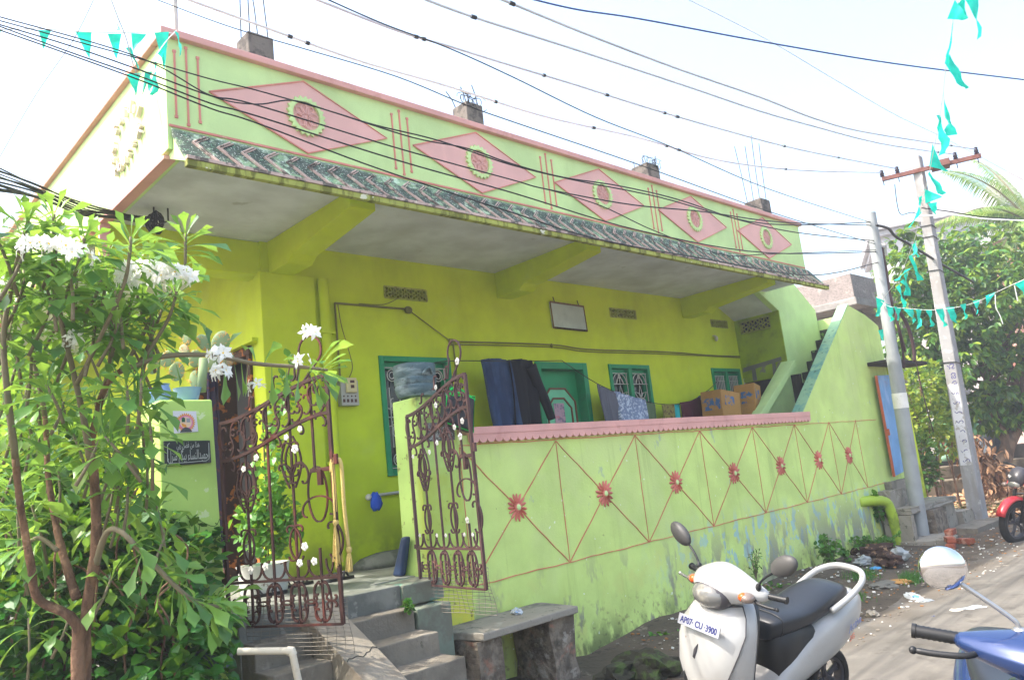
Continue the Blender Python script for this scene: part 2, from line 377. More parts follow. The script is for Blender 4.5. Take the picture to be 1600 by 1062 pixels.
# red lines above the eave, diamonds, suns, trios of lines
b = MB(); b.box(1.87, 10.99, YW-.008, YW-.0005, 4.150, 4.166); b.build('relief_line', m_relief, house)
def gear(cx, cz, r, y, mb, mi=0, d=.02, teeth=22):
    pts = []
    for i in range(teeth*2):
        a = 2*PI*i/(teeth*2)+PI/2; q = r if i % 2 == 0 else r*.86
        pts.append((cx+q*math.cos(a), cz+q*math.sin(a)))
    inner = [(cx+r*.70*math.cos(2*PI*i/(teeth*2)+PI/2), cz+r*.70*math.sin(2*PI*i/(teeth*2)+PI/2)) for i in range(teeth*2)]
    k = teeth*2; vs = [(p[0], y-d, p[1]) for p in pts]+[(p[0], y-d*1.2, p[1]) for p in inner]+[(p[0], y, p[1]) for p in pts]+[(p[0], y, p[1]) for p in inner]
    fs = []
    for i in range(k):
        j = (i+1) % k; fs += [(i, j, j+k, i+k), (i, i+2*k, j+2*k, j), (i+k, j+k, j+3*k, i+3*k)]
    mb.add(vs, fs, mi)
for i in range(5):
    cx, cz = 2.895+1.757*i, 4.475; W_, H_ = .745, .295
    b = MB(); b.prism([(cx-W_, cz), (cx, cz-H_), (cx+W_, cz), (cx, cz+H_)], YW-.007, YW-.0005)
    o = b.build('diamond_panel', m_diamond, house)
    q = MB()
    P4 = [(cx-W_, cz), (cx, cz-H_), (cx+W_, cz), (cx, cz+H_), (cx-W_, cz)]
    q.strip([(p[0], YW-.01, p[1]) for p in P4], .010, .008, (0, 1, 0)); q.build('diamond_outline', m_relief, o)
    e = MB(); gear(cx, cz, .165, YW-.008, e)
    for k in range(8):
        a = 2*PI*k/8+.2; r0, r1 = .02, .105
        pp = [(cx+r0*math.cos(a), cz+r0*math.sin(a)), (cx+r1*.75*math.cos(a-.33), cz+r1*.75*math.sin(a-.33)), (cx+r1*math.cos(a), cz+r1*math.sin(a)), (cx+r1*.75*math.cos(a+.33), cz+r1*.75*math.sin(a+.33)), (cx+r0*math.cos(a), cz+r0*math.sin(a))]
        e.strip([(p[0], YW-.018, p[1]) for p in pp], .007, .008, (0, 1, 0), 1)
    e.ball((cx, YW-.006, cz), (.018, .010, .018), mi=1)
    e.build('sun_emblem', [m_green, m_diamond], o)
for i in range(6):
    cx = 1.99+1.757*i if i < 6 else 0
    if i == 0: cx = 1.995
    if i == 5: cx = 10.83
    else: cx = 2.0+1.79*i if i else 2.0
    b = MB()
    for dx, z0, z1 in ((-.08, 4.24, 4.70), (0, 4.20, 4.75), (.08, 4.24, 4.70)):
        if cx+dx > 10.98: continue
        b.box(cx+dx-.006, cx+dx+.006, YW-.009, YW-.0005, z0, z1)
        b.box(cx+dx-.011, cx+dx+.011, YW-.0095, YW-.0005, z0-.02, z0-.001); b.box(cx+dx-.011, cx+dx+.011, YW-.0095, YW-.0005, z1+.001, z1+.02)
    if i < 5: b.build('line_trio', m_relief, house)
# vertical crack in the parapet is left to the plaster; column stubs on the roof
for i, (sx, sy, zt, w) in enumerate([(3.28, 6.45, 6.02, .26), (5.98, 6.45, 6.04, .26), (9.5, 6.45, 6.00, .30), (12.45-.1, 6.2, 5.85, .32)]):
    b = MB(); zb = ZS+.2 if sx < 11 else 3.4
    b.box(sx-w/2, sx+w/2, sy-w/2, sy+w/2, zb, zt); b.box(sx-w/2-.01, sx+w/2+.01, sy-w/2-.01, sy+w/2+.012, zt-.42, zt-.38)
    o = b.build('column_stub', m_darkrcc, house, bevel=.012)
    r_ = MB(); ln = (1.0, .25, .15, 1.15)[i]
    for k, (dx, dy) in enumerate(((-1, -1), (1, -1), (1, 1), (-1, 1))):
        px, py = sx+dx*w*.36, sy+dy*w*.36; tx, ty = random.uniform(-.09, .09), random.uniform(-.09, .09)
        L_ = ln*random.uniform(.85, 1.1)
        r_.tube([(px, py, zt-.02), (px+tx*.4, py+ty*.4, zt+L_*.5), (px+tx, py+ty, zt+L_)], .006, 5)
    if i in (1, 2):
        for k in range(9):
            a = random.uniform(0, 6.28); q0 = random.uniform(-.2, .12); ra = random.uniform(.05, .13); ph = random.uniform(0, 6)
            pts = [(sx+q0+ra*math.cos(ph+j*.8), sy-w*.55+random.uniform(-.03, .03), zt+.0+ra*.7*math.sin(ph+j*.8)+random.uniform(-.02, .02)) for j in range(7)]
            r_.tube(smoothpts(pts, 4), .004, 4)
    r_.build('rebar', m_wire, o)
b = MB(); b.tube([(1.96, YW+.05, 4.85), (1.955, YW+.05, 5.9)], .018, 8); b.build('corner_rod', m_grille, house)
# raised lettering on the west parapet: an arc over and a straight-ish word under
b = MB()

def side_letter(yc, zc, rot, ch, size):
    ux = Vector((0, -math.cos(rot), math.sin(rot))); uy = Vector((0, math.sin(rot), math.cos(rot)))
    b.text(ch, size, (1.842, yc, zc), ux, uy, .03)
arc = 'Sk.Saidul.K'
for i, ch in enumerate(arc):
    t = i/(len(arc)-1); a = lerp(PI*1.12, -.12*PI, t)
    yc = 5.70-.30*math.cos(a); zc = 4.37+.20*math.sin(a)
    side_letter(yc, zc, (PI/2-a)*-.75 if True else 0, ch, .13)
for i, ch in enumerate('House'):
    t = i/4; side_letter(lerp(5.91, 5.55, t), lerp(4.20, 4.27, t)-.03*math.sin(PI*t), .18, ch, .135)
b.build('house_name_lettering', mat('letter_paint', (224, 208, 196), .7), house)
# windows
def scroll_pts(p0, p1, curl=1.0, tight=3.2, s=1, n=30, S_=False):
    # curve whose two spiral centres sit at p0 and p1 ; s = side of the belly
    ts = np.linspace(0, 1, n*2+1); h = 0.; x = y = 0.; pts = [(0., 0.)]
    total = 0
    for t in (ts[:-1]+ts[1:])/2:
        u = abs(2*t-1); k = curl*(1.2+9*u**tight)
        if S_ and t > .5: k = -k
        if S_: k *= 1 if u > .15 else u/.15
        h += k/(2*n)*2.2; x += math.cos(h)/(2*n); y += math.sin(h)/(2*n); pts.append((x, y))
    P = np.array(pts); a = P[:4].mean(0); bb = P[-4:].mean(0); d = bb-a; L0 = np.hypot(*d); th = math.atan2(d[1], d[0])
    c, s_ = math.cos(-th), math.sin(-th); Q = (P-a) @ np.array([[c, s_], [-s_, c]])/L0
    if s < 0: Q[:, 1] *= -1
    p0 = np.array(p0); p1 = np.array(p1); D = p1-p0; L1 = np.hypot(*D); th = math.atan2(D[1], D[0]); c, s_ = math.cos(th), math.sin(th)
    return [(float(p0[0]+L1*(c*q[0]-s_*q[1])), float(p0[1]+L1*(s_*q[0]+c*q[1]))) for q in Q]
def window(X0, X1, Z0, Z1, style):
    f = MB(); w = .055
    f.box(X0+.001, X0+w, YB-.02, YB+.09, Z0, Z1); f.box(X1-w, X1-.001, YB-.02, YB+.09, Z0, Z1)
    f.box(X0+w, X1-w, YB-.02, YB+.09, Z1-w, Z1-.001); f.box(X0+w, X1-w, YB-.02, YB+.09, Z0+.001, Z0+w)
    xm = (X0+X1)/2; f.box(xm-.035, xm+.035, YB-.018, YB+.088, Z0+w, Z1-w)
    o = f.build('window', m_frame, house, bevel=.004)
    MB().box(X0+w, X1-w, YB+.10, YB+.108, Z0+w, Z1-w).build('pane', m_glass, o)
    s_ = MB()
    for a, c in ((X0+w, xm-.035), (xm+.035, X1-w)):   # leaf of the shutter behind the grille
        s_.box(a+.001, a+.035, YB+.05, YB+.085, Z0+w, Z1-w); s_.box(c-.035, c-.001, YB+.05, YB+.085, Z0+w, Z1-w)
        s_.box(a+.035, c-.035, YB+.05, YB+.085, Z1-w-.07, Z1-w-.001); s_.box(a+.035, c-.035, YB+.05, YB+.085, Z0+w+.001, Z0+w+.05)
    s_.build('shutter', m_frame, o)
    for a, c in ((X0+w, xm-.035), (xm+.035, X1-w)):
        g = MB(); y = YB+.02; cx = (a+c)/2; zt = Z1-w-.06; zb = Z0+w+.02; t = .008
        def ln(*pp, w_=.009): g.strip([(p[0], y, p[1]) for p in pp], w_, .008, (0, 1, 0))
        ln((a, zt), (c, zt)); ln((a, zb), (c, zb)); ln((a+.02, zb), (a+.02, zt)); ln((c-.02, zb), (c-.02, zt))
        hw = (c-a)/2-.03
        if style == 'bars':
            k = 7
            for i in range(k): xx = a+.03+(c-a-.06)*i/(k-1); ln((xx, zb), (xx, zt), w_=.012)
            ln((a, (zt+zb)/2), (c, (zt+zb)/2)); ln((a, zt-.08), (c, zt-.08))
        elif style == 'flower':
            z = zt
            while z-2*hw > zb-.05:
                zc = z-hw
                arcp = [(cx+hw*math.cos(q), zc+hw*math.sin(q)) for q in np.linspace(0, PI, 14)]; ln(*arcp); ln((cx, zc), (cx, zc+hw)); ln((cx-hw*.5, zc), (cx, zc+hw)); ln((cx+hw*.5, zc), (cx, zc+hw)); 
                arcp = [(cx+hw*.5*math.cos(q), zc+hw*.6*math.sin(q)) for q in np.linspace(0, PI, 10)]; ln(*arcp)
                z2 = zc-hw*1.35
                for kk in range(6):
                    an = PI/6+kk*PI/3
                    e1 = (cx+hw*1.05*math.cos(an), z2+hw*1.25*math.sin(an)); m1 = (cx+hw*.5*math.cos(an-.4), z2+hw*.62*math.sin(an-.4)); m2 = (cx+hw*.5*math.cos(an+.4), z2+hw*.62*math.sin(an+.4))
                    ln((cx, z2), m1, e1, m2, (cx, z2))
                ln((a, zc), (c, zc)); z = z2-hw*1.3
        else:
            for zz, sg in ((zt-hw*.55, -1), (zb+hw*.55, 1)):
                for sx in (-1, 1):
                    r0 = hw*.48; q = [(cx+sx*r0*1.02+r0*(1-k/34*.8)*math.cos(k*.42*sx+PI/2*(1+sx)), zz+r0*(1-k/34*.8)*math.sin(k*.42*sx+PI/2*(1+sx))*sg) for k in range(30)]; ln(*q)
                ln(*scroll_pts((cx-hw*.6, zz+sg*hw*1.5), (cx+hw*.6, zz+sg*hw*1.5), s=-sg)); ln((cx-hw*.8, zz+sg*hw*1.9), (cx, zz+sg*hw*3.2), (cx+hw*.8, zz+sg*hw*1.9))
                for sx in (-1, 1): ln(*scroll_pts((cx+sx*hw*.5, zz+sg*hw*3.2), (cx+sx*hw*.75, zz+sg*hw*2.4), s=sx*sg))
            zc = (zt+zb)/2; ln((cx-hw, zc+.09), (cx-hw*.45, zc+.06), (cx-hw*.25, zc), (cx-hw*.45, zc-.06), (cx-hw, zc-.09)); ln((cx+hw, zc+.09), (cx+hw*.45, zc+.06), (cx+hw*.25, zc), (cx+hw*.45, zc-.06), (cx+hw, zc-.09))
            ln((cx, zb), (cx, zt)); ln((a+.06, zb+.2), (a+.06, zt-.2)); ln((c-.06, zb+.2), (c-.06, zt-.2)); ln((a, zc), (c, zc))
        g.build('grille', m_grille, o)
window(*WIN[0], 'scroll'); window(*WIN[1], 'flower'); window(*WIN[2], 'bars')
# faint lintel shadows line above windows is plaster; vents
def vent(X0, X1, Z0, Z1, y, par, ax='y', x=0):
    g = MB(); n = max(3, round((X1-X0)/(Z1-Z0)*.9)); w = (X1-X0)/n
    def P(a, z): return (a, y, z) if ax == 'y' else (x, a, z)
    nn = (0, 1, 0) if ax == 'y' else (1, 0, 0)
    t = .018
    g.strip([P(X0, Z0), P(X1, Z0)], t, .05, nn); g.strip([P(X0, Z1), P(X1, Z1)], t, .05, nn); g.strip([P(X0, Z0), P(X0, Z1)], t, .05, nn); g.strip([P(X1, Z0), P(X1, Z1)], t, .05, nn)
    for i in range(n):
        a = X0+i*w; c = a+w; m = (a+c)/2; zc = (Z0+Z1)/2
        for s_ in (1, -1):
            e = Z1 if s_ > 0 else Z0
            g.strip([P(a, zc), P(lerp(a, m, .6), lerp(zc, e, .35)), P(m, e)], t*.6, .04, nn); g.strip([P(c, zc), P(lerp(c, m, .6), lerp(zc, e, .35)), P(m, e)], t*.6, .04, nn)
            g.strip([P(a, e), P(lerp(a, m, .35), lerp(e, zc, .7)), P(m, zc)], t*.6, .04, nn); g.strip([P(c, e), P(lerp(c, m, .35), lerp(e, zc, .7)), P(m, zc)], t*.6, .04, nn)
    g.build('ventilator', m_ventg, par)
m_ventg = mat('ventilator_cement', (160, 168, 70), .8, [dict(c=(90, 88, 50), s=20, lo=.5, hi=.65, a=.6)])
for v_ in VENT: vent(*v_, YB+.02, house)
# door
f = MB(); a, c, d, e = DOOR; w = .085
f.box(a+.001, a+w, YB-.03, YB+.14, d, e); f.box(c-w, c-.001, YB-.03, YB+.14, d, e); f.box(a+w, c-w, YB-.03, YB+.14, e-w, e-.001)
door = f.build('door', m_frame, house, bevel=.005)
MB().box(a+w+.001, c-w-.001, YB+.11, YB+.15, d, e-w-.002).build('door_panel', m_doorg, door)
cx = (a+c)/2-.005; tr = MB(); pn = MB(); hw = .30; zt = 2.62
def octo(hw, zt, zb, ch): return [(cx-hw, zb), (cx-hw, zt-ch), (cx-hw+ch, zt), (cx+hw-ch, zt), (cx+hw, zt-ch), (cx+hw, zb)]
pn.prism(octo(.295, 2.62, 1.02, .16)[::-1], YB+.10, YB+.109); pn.build('inset_panel', m_doorl, door)
for hw_, zt_, ch_ in ((.295, 2.62, .16), (.215, 2.50, .12)):
    tr.strip([(p[0], YB+.094, p[1]) for p in octo(hw_, zt_, 1.02, ch_)], .022, .014, (0, 1, 0))
tr.build('trim', m_doorb, door)
MB().box(cx-.10, cx+.08, YB+.091, YB+.096, 2.20, 2.44).build('door_sticker', mat('sticker_paper', (205, 165, 180), .6, [dict(c=(120, 110, 130), s=18, lo=.5, hi=.55, a=.8), dict(c=(215, 120, 130), s=9, lo=.55, hi=.6, a=.7)]), door)
k = MB(); k.tube([(cx+.25, YB+.10, 1.75), (cx+.25, YB+.05, 1.75), (cx+.25, YB+.05, 1.9), (cx+.25, YB+.10, 1.9)], .009, 6); k.build('handle', m_grille, door)
# drain pipe on the corner column
b = MB(); b.tube([(3.80, YB-.045, 1.0), (3.80, YB-.045, 3.66)], .05, 14)
b.box(3.73, 3.87, YB-.10, YB, 3.12, 3.15); b.box(3.73, 3.87, YB-.10, YB, 1.9, 1.93)
b.build('drain_pipe', m_lime, house, smooth='auto')
# ---------------- staircase at the right end
b = MB(); b.prism([(5.70, 2.74), (YB-.001, 2.76), (YB-.001, ZS-.001), (5.70, ZS-.001)][::-1], 11.32, 11.45, 'x')
wv = MB(); wall_holes(wv, 5.64, YB, 2.76, ZS, 11.32, 11.42, [(5.80, 6.34, 3.46, 3.67)])
wv.v = [(p[1], p[0], p[2]) for p in wv.v]; wv.f = [tuple(reversed(f)) for f in wv.f]
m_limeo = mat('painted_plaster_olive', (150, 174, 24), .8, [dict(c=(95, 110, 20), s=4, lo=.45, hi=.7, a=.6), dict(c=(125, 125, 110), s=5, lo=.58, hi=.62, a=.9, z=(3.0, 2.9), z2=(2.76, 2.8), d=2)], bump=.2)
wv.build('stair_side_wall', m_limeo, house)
vent(5.81, 6.33, 3.48, 3.66, 0, house, 'x', 11.36)
MB().box(11.43, 11.9, 5.66, 6.40, 3.3, 3.8).build('unlit_room_block', m_dark, house)  # black block standing in for the dark behind the vent
m_greyplas = mat('raw_cement_patch', (112, 112, 100), .9, bump=.5)
b = MB(); b.prism([(6.40, 2.86), (5.72, 2.93), (5.72, 2.99), (6.38, 2.93)], 11.312, 11.3195, 'x'); b.prism([(6.25, 2.70), (6.18, 2.70), (6.18, 2.9), (6.24, 2.9)], 11.3115, 11.319, 'x'); b.prism([(5.90, 2.70), (5.83, 2.72), (5.83, 2.93), (5.88, 2.93)], 11.3115, 11.319, 'x')
b.build('cement_patch', m_greyplas, house)
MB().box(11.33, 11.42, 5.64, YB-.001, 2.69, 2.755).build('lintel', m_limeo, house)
MB().box(11.36, 11.42, 5.5, YB-.001, ZF, 2.685).build('dark_doorway_panel', mat('doorway_shade_dark', (38, 30, 32), .8, [dict(c=(70, 60, 55), s=10, lo=.5, hi=.65, a=.5, st=(1, 1, .2))]), house)  # panel filling the open doorway, its shade put into the dark colour
# inner stair wall, light green, with the staircase rising behind the boundary wall
YI = 5.64
b = MB()
b.prism([(10.0, 2.0), (11.34, 2.92), (11.34, 3.70), (10.78, 3.965), (11.03, 4.3), (11.85, 4.3), (12.55, 3.84), (12.62, 3.80), (12.62, 2.9), (12.62, .6), (10.0, .6)], YI-.001, YI+.10)
b.build('stair_inner_wall', m_green, house, bevel=.006)
b = MB(); b.prism([(11.33, 3.70), (10.78, 3.962), (11.0, 4.1), (11.5, 4.1), (11.5, 3.7)], YI+.101, YB-.001); b.build('stair_soffit', m_soffit, house)
b = MB(); b.prism([(9.75, 1.95), (11.30, 2.9), (11.30, 2.8), (9.75, 1.8)], YI-.14, YI-.002); b.build('stair_string', m_green, house, bevel=.006)
b = MB(); b.box(12.64, 13.6, YI-.3, YI+.1, 2.2, 3.62); b.build('landing_parapet', m_green, house, bevel=.006)
b = MB(); b.box(12.45, 12.62, YI+.101, YI+.9, 2.4, 3.78); b.build('landing_parapet', m_green, house, bevel=.006)
m_stair = mat('stair_mouldy', (52, 55, 45), .95, [dict(c=(25, 25, 22), s=8, lo=.45, hi=.6, a=.8), dict(c=(110, 150, 60), s=9, lo=.58, hi=.66, a=.8)], bump=.6)
b = MB()
for i in range(12):
    xx = 10.15+.225*i; b.box(xx, xx+.228, YW+.155, YI-.145 if xx < 11.3 else YI-.003, .9, 1.47+.18*i)
b.build('stair_flight', m_stair, house, bevel=.01)
# ================================================================ BOUNDARY WALL, PILLARS, STEPS, GATES
bw = thing('boundary_wall', 'low pale green street wall with red relief diamonds and daisies, rising beside the stairs', 'wall', (8.5, 5.0, 0))
b = MB()
b.prism([(4.08, -.3), (13.32, -.3), (13.32, 3.42), (12.85, 3.58), (12.26, 3.70), (10.06, 1.99), (4.08, 1.99)][::-1], YW, YW+.15)
b.build('wall_body', m_wall, bw, bevel=.008)
m_stairtop = mat('sloped_top_painted_shade', (150, 190, 150), .8, [dict(c=(90, 150, 140), s=6, lo=.45, hi=.6, a=.7, z=(3.4, 3.2)), dict(c=(60, 90, 80), s=14, lo=.6, hi=.64, a=.7, z=(3.4, 3.2))], bump=.2)  # blue-green lower down: the roof's shade put into the colour
b = MB(); b.prism([(12.26, 3.703), (10.06, 1.995), (10.06, 2.01), (12.255, 3.722)], YW-.006, YW+.156); b.build('sloped_coping', m_stairtop, bw)
# scalloped pink coping
b = MB(); xs0, xs1 = 4.2, 10.24; b.box(xs0, xs1, YW-.05, YW+.165, 1.992, 2.05)
n = 68; w = (xs1-xs0)/n; poly = [(xs1, 1.9915), (xs0, 1.9915)]
pts = []
for i in range(n):
    for k in range(7):
        a = PI-PI*k/6; pts.append((xs0+w*(i+.5)+w*.5*math.cos(a), 1.955-w*.42*math.sin(a)))
b.prism([(xs0, 1.9915)]+pts+[(xs1, 1.9915)], YW-.045, YW-.001); b.build('scalloped_coping', m_pink, bw)
# painted diamonds, drawn by hand: slightly wobbly
class WB(MB):
    def strip(s, pts, w, t, nrm, mi=0):
        if len(pts) == 2:
            a, c = Vector(pts[0]), Vector(pts[1]); n = max(4, int((c-a).length/.12)); ph = random.uniform(0, 9)
            for i in range(n):
                p0 = a.lerp(c, i/n); p1 = a.lerp(c, (i+1)/n); o0 = .004*math.sin(ph+i*.9)+.003*math.sin(ph*2+i*2.3); o1 = .004*math.sin(ph+(i+1)*.9)+.003*math.sin(ph*2+(i+1)*2.3)
                if i == 0: o0 = 0
                if i == n-1: o1 = 0
                pp = Vector((.4, 0, .9)); MB.strip(s, [p0+pp*o0, p1+pp*o1], w*random.uniform(.75, 1.1), t, nrm, mi)
        else: MB.strip(s, pts, w, t, nrm, mi)
ND = [4.10, 5.245, 6.42, 7.60, 8.75, 9.83, 10.85, 11.75]; zt_, zb_ = 1.895, .82
b = WB(); yy = YW-.003; w = .008
b.strip([(4.1, yy, 1.91), (12.50, yy, 1.88)], w, .005, (0, 1, 0)); b.strip([(4.1, yy, .80), (12.50, yy, .92)], w, .005, (0, 1, 0))
FC = []
for i in range(len(ND)):
    zz = .80+(ND[i]-4.1)*.014
    b.strip([(ND[i], yy, zt_), (ND[i], yy, zz)], w*.8, .0045, (0, 1, 0))
    if i < len(ND)-1:
        z2 = .80+(ND[i+1]-4.1)*.014
        b.strip([(ND[i], yy-.001, zt_), (ND[i+1], yy-.001, z2)], w, .005, (0, 1, 0)); b.strip([(ND[i], yy-.0015, zz), (ND[i+1], yy-.0015, zt_)], w, .005, (0, 1, 0))
        FC.append(((ND[i]+ND[i+1])/2, (zt_+z2)/2))
b.build('painted_lines', m_line, bw)
m_flower = mat('daisy_paint', (206, 122, 104), .75, [dict(c=(235, 160, 150), s=30, lo=.6, hi=.66, a=.6)], bump=.2)
for cx, cz in FC:
    f = MB(); N_ = random.choice((14, 15, 16)); rot0 = random.uniform(0, 1); sz_ = random.uniform(.95, 1.06)
    for k in range(N_):
        a = 2*PI*k/N_+rot0+random.uniform(-.05, .05); M_ = Matrix.Translation((cx, YW-.004, cz)) @ Matrix.Rotation(a, 4, 'Y') @ Matrix.Scale(sz_*random.uniform(.93, 1.05), 4)
        pr = [(.035, .006), (.07, .013), (.098, .015), (.115, .008), (.122, 0)]
        vs = [(r_, -.018*(1-(r_/.13)**2)-.006, 0) for r_, _ in pr]+[(r_, 0, w_) for r_, w_ in pr]+[(r_, 0, -w_) for r_, w_ in pr]
        fs = [(i, i+1, i+6, i+5) for i in range(4)]+[(i+1, i, i+10, i+11) for i in range(4)]
        f.add([M_ @ Vector(v) for v in vs], fs)
    f.ball((cx, YW-.008, cz), (.045, .02, .045), mi=0); f.ball((cx, YW-.022, cz), (.026, .014, .026), mi=1)
    f.build('daisy_relief', [m_flower, m_green], bw)
# canopy slab and blue door at the far end
fd = thing('blue_shutter_door', 'faded blue sheet door with red edge under a black slab at the far wall end', 'door', (13.1, 4.9, 1.0))
b = MB(); b.prism([(12.60, 1.0), (13.14, 1.06), (13.22, 2.58), (12.64, 2.56)][::-1], YW-.09, YW-.06)
b.build('door_leaf', mat('faded_blue_paint', (110, 160, 205), .6, [dict(c=(150, 180, 215), s=4, lo=.5, hi=.65, a=.7, st=(1, 1, .3)), dict(c=(140, 120, 140), s=5, lo=.5, hi=.6, a=.7, z=(2.3, 2.6))], bump=.15), fd)
b = MB(); b.prism([(12.58, .99), (12.598, .99), (12.638, 2.56), (12.62, 2.56)][::-1], YW-.095, YW-.058); b.box(12.59, 12.64, YW-.12, YW-.096, 1.62, 1.72)
b.build('door_edge', mat('rusty_edge', (190, 100, 70), .8), fd)
b = MB(); b.box(12.56, 14.2, YW-.35, YW-.002, 2.72, 2.78); b.build('canopy_slab', mat('slab_black', (48, 42, 40), .9, bump=.4), fd, bevel=.01)
b = MB(); b.box(13.321, 13.9, YW-.03, YW+.12, .9, 2.755); b.build('end_wall', m_lime, fd)
b = MB(); b.box(13.321, 13.9, YW-.028, YW+.118, -.3, .895); b.build('end_wall_base', m_lime, fd)
# pillars
lp = thing('gate_pillar', 'pale green gate pillar on the left carrying the black name board', 'pillar', (1.92, 5.1, 0), 'gate pillars')
b = MB(); b.prism([(1.75, -1.0), (2.15, -1.0), (2.12, .9), (2.085, 2.31), (1.75, 2.31)][::-1], YW, YW+.36)
b.build('pillar_body', mat('pillar_paint', (180, 212, 112), .75, [dict(c=(190, 200, 60), s=2, lo=.4, hi=.6, a=.45, z=(1.4, .9)), dict(c=(95, 105, 50), s=3.5, lo=.48, hi=.6, a=.7, y=(5.0, 5.1), st=(1, 1, .25)), dict(c=(225, 230, 200), s=9, lo=.62, hi=.65, a=.5)], bump=.2), lp, bevel=.012)
rp = thing('gate_pillar', 'pale green gate pillar behind the open maroon gate, stained on top', 'pillar', (3.9, 5.1, 0), 'gate pillars')
b = MB(); b.prism([(3.66, -.3), (4.079, -.3), (4.079, 2.31), (3.69, 2.31)][::-1], YW-.02, YW+.30)
b.build('pillar_body', mat('pillar_paint_stained', (184, 214, 118), .75, [dict(c=(175, 190, 70), s=2, lo=.38, hi=.6, a=.7, y=(5.05, 4.94)), dict(c=(70, 62, 45), s=3.5, lo=.4, hi=.55, a=.85, z=(1.95, 2.25), y=(5.0, 4.94)), dict(c=(215, 200, 60), s=2, lo=.4, hi=.6, a=.7, z=(1.0, .6)), dict(c=(90, 80, 40), s=11, lo=.6, hi=.66, a=.7)], bump=.2), rp, bevel=.012)
m_slate = mat('black_slate_board', (38, 46, 46), .6, [dict(c=(90, 98, 96), s=12, lo=.58, hi=.66, a=.5)], bump=.2)
m_letter = mat('grey_lettering', (176, 182, 178), .7)
nb = thing('name_board', 'black slate board with two lines of grey Urdu lettering on the left pillar', 'sign', (1.9, YW-.02, 1.98))
b = MB(); b.prism([(1.772, 1.90), (2.055, 1.905), (2.052, 2.045), (1.768, 2.055)][::-1], YW-.018, YW-.0005); b.build('board', m_slate, nb, bevel=.003)
b = MB()
# Urdu set with joined presentation forms, already in visual order
line2 = 'حمیدالنساء بیگم منزل'
import unicodedata
FORMS = {}
for c_ in list(range(0xFB50, 0xFE00))+list(range(0xFE70, 0xFEFF)):
    d_ = unicodedata.decomposition(chr(c_)).split()
    if len(d_) == 2 and d_[0] in ('<isolated>', '<final>', '<initial>', '<medial>'): FORMS.setdefault(chr(int(d_[1], 16)), {})[d_[0][1:-1]] = chr(c_)
def shape(t):
    out = []
    for i, ch in enumerate(t):
        if ch not in FORMS: out.append(ch); continue
        fm = FORMS[ch]; pv = t[i-1] if i else ' '; nx = t[i+1] if i < len(t)-1 else ' '
        jp = pv in FORMS and 'initial' in FORMS[pv] and 'final' in fm; jn = 'initial' in fm and nx in FORMS and 'final' in FORMS[nx]
        out.append(fm.get('medial' if jp and jn else 'final' if jp else 'initial' if jn else 'isolated', ch))
    return ''.join(reversed(out))
for t_, z_, sz, wd in ((line2, 1.958, .085, .245), ('هذا من فضل ربي', 2.022, .05, .14)):
    b.text(shape(t_), sz, (1.912, YW-.0195, z_), (1, 0, 0), (0, 0, 1), .002, width=wd)
b.build('lettering', m_letter, nb)
b = MB(); q = [(1.785, 2.035), (1.80, 2.04)]
b.strip([(1.80, YW-.0195, 2.04), (1.788, YW-.0195, 2.03), (1.785, YW-.0195, 1.93), (1.80, YW-.0195, 1.915), (2.02, YW-.0195, 1.918), (2.04, YW-.0195, 1.93), (2.042, YW-.0195, 2.03)], .004, .002, (0, 1, 0))
b.build('border_line', m_letter, nb)
po = thing('paper_poster', 'small white poster with a pink and orange rosette glued above the name board', 'poster', (1.9, YW-.004, 2.1))
b = MB(); b.prism([(1.835, 2.10), (1.985, 2.105), (1.975, 2.235), (1.832, 2.24)][::-1], YW-.004, YW-.0005); b.build('sheet', mat('poster_paper', (216, 214, 220), .6), po)
b = MB(); pc = (1.908, YW-.0055, 2.165); nT = 26
for k, (mi_, r1, r0) in enumerate(((0, .062, .05), (1, .050, .040), (2, .036, 0.0))):
    vs = []; 
    for i in range(nT*2):
        a = PI*i/nT; r_ = r1 if (i % 2 == 0 or k == 2) else r0; vs.append((pc[0]+r_*math.cos(a), pc[1]-.0006*k, pc[2]+r_*math.sin(a)))
    b.add(vs, [tuple(reversed(range(nT*2)))], mi_)
y_ = pc[1]-.0024
b.add([(1.882, y_, 2.168), (1.904, y_, 2.168), (1.904, y_, 2.192), (1.893, y_, 2.199), (1.882, y_, 2.192)], [(4, 3, 2, 1, 0)], 3)
b.add([(1.912, y_, 2.165), (1.935, y_, 2.165), (1.935, y_, 2.19), (1.912, y_, 2.192)], [(3, 2, 1, 0)], 4)
b.add([(1.88, y_, 2.163), (1.91, y_, 2.15), (1.91, y_, 2.13), (1.885, y_, 2.142)], [(0, 1, 2, 3)], 0); b.add([(1.868, y_, 2.104), (1.945, y_, 2.106), (1.93, y_, 2.128), (1.906, y_, 2.137), (1.885, y_, 2.127)], [(4, 3, 2, 1, 0)], 5)
b.build('rosette_print', [mat('print_orange', (225, 150, 60), .6), mat('print_pink', (215, 120, 175), .6), mat('print_cream', (225, 195, 165), .6), mat('print_dkgreen', (45, 90, 60), .6), mat('print_grey', (150, 150, 155), .6), mat('print_dark', (70, 75, 80), .6)], po)
pq = thing('stone_plaque', 'weathered grey name plaque on the right pillar behind the maroon gate bars', 'sign', (3.9, YW-.03, 1.98))
b = MB(); b.box(3.76, 4.04, YW-.036, YW-.0205, 1.955, 2.10); b.build('board', mat('plaque_stone', (92, 92, 88), .8, [dict(c=(150, 150, 145), s=25, lo=.52, hi=.6, a=.6)], bump=.3), pq, bevel=.003)
b = MB()
for t_, z_, sz, wd in ((line2, 2.01, .08, .24), ('هذا من فضل ربي', 2.065, .04, .12)): b.text(shape(t_), sz, (3.9, YW-.037, z_), (1, 0, 0), (0, 0, 1), .002, width=wd)
b.build('lettering', m_letter, pq)
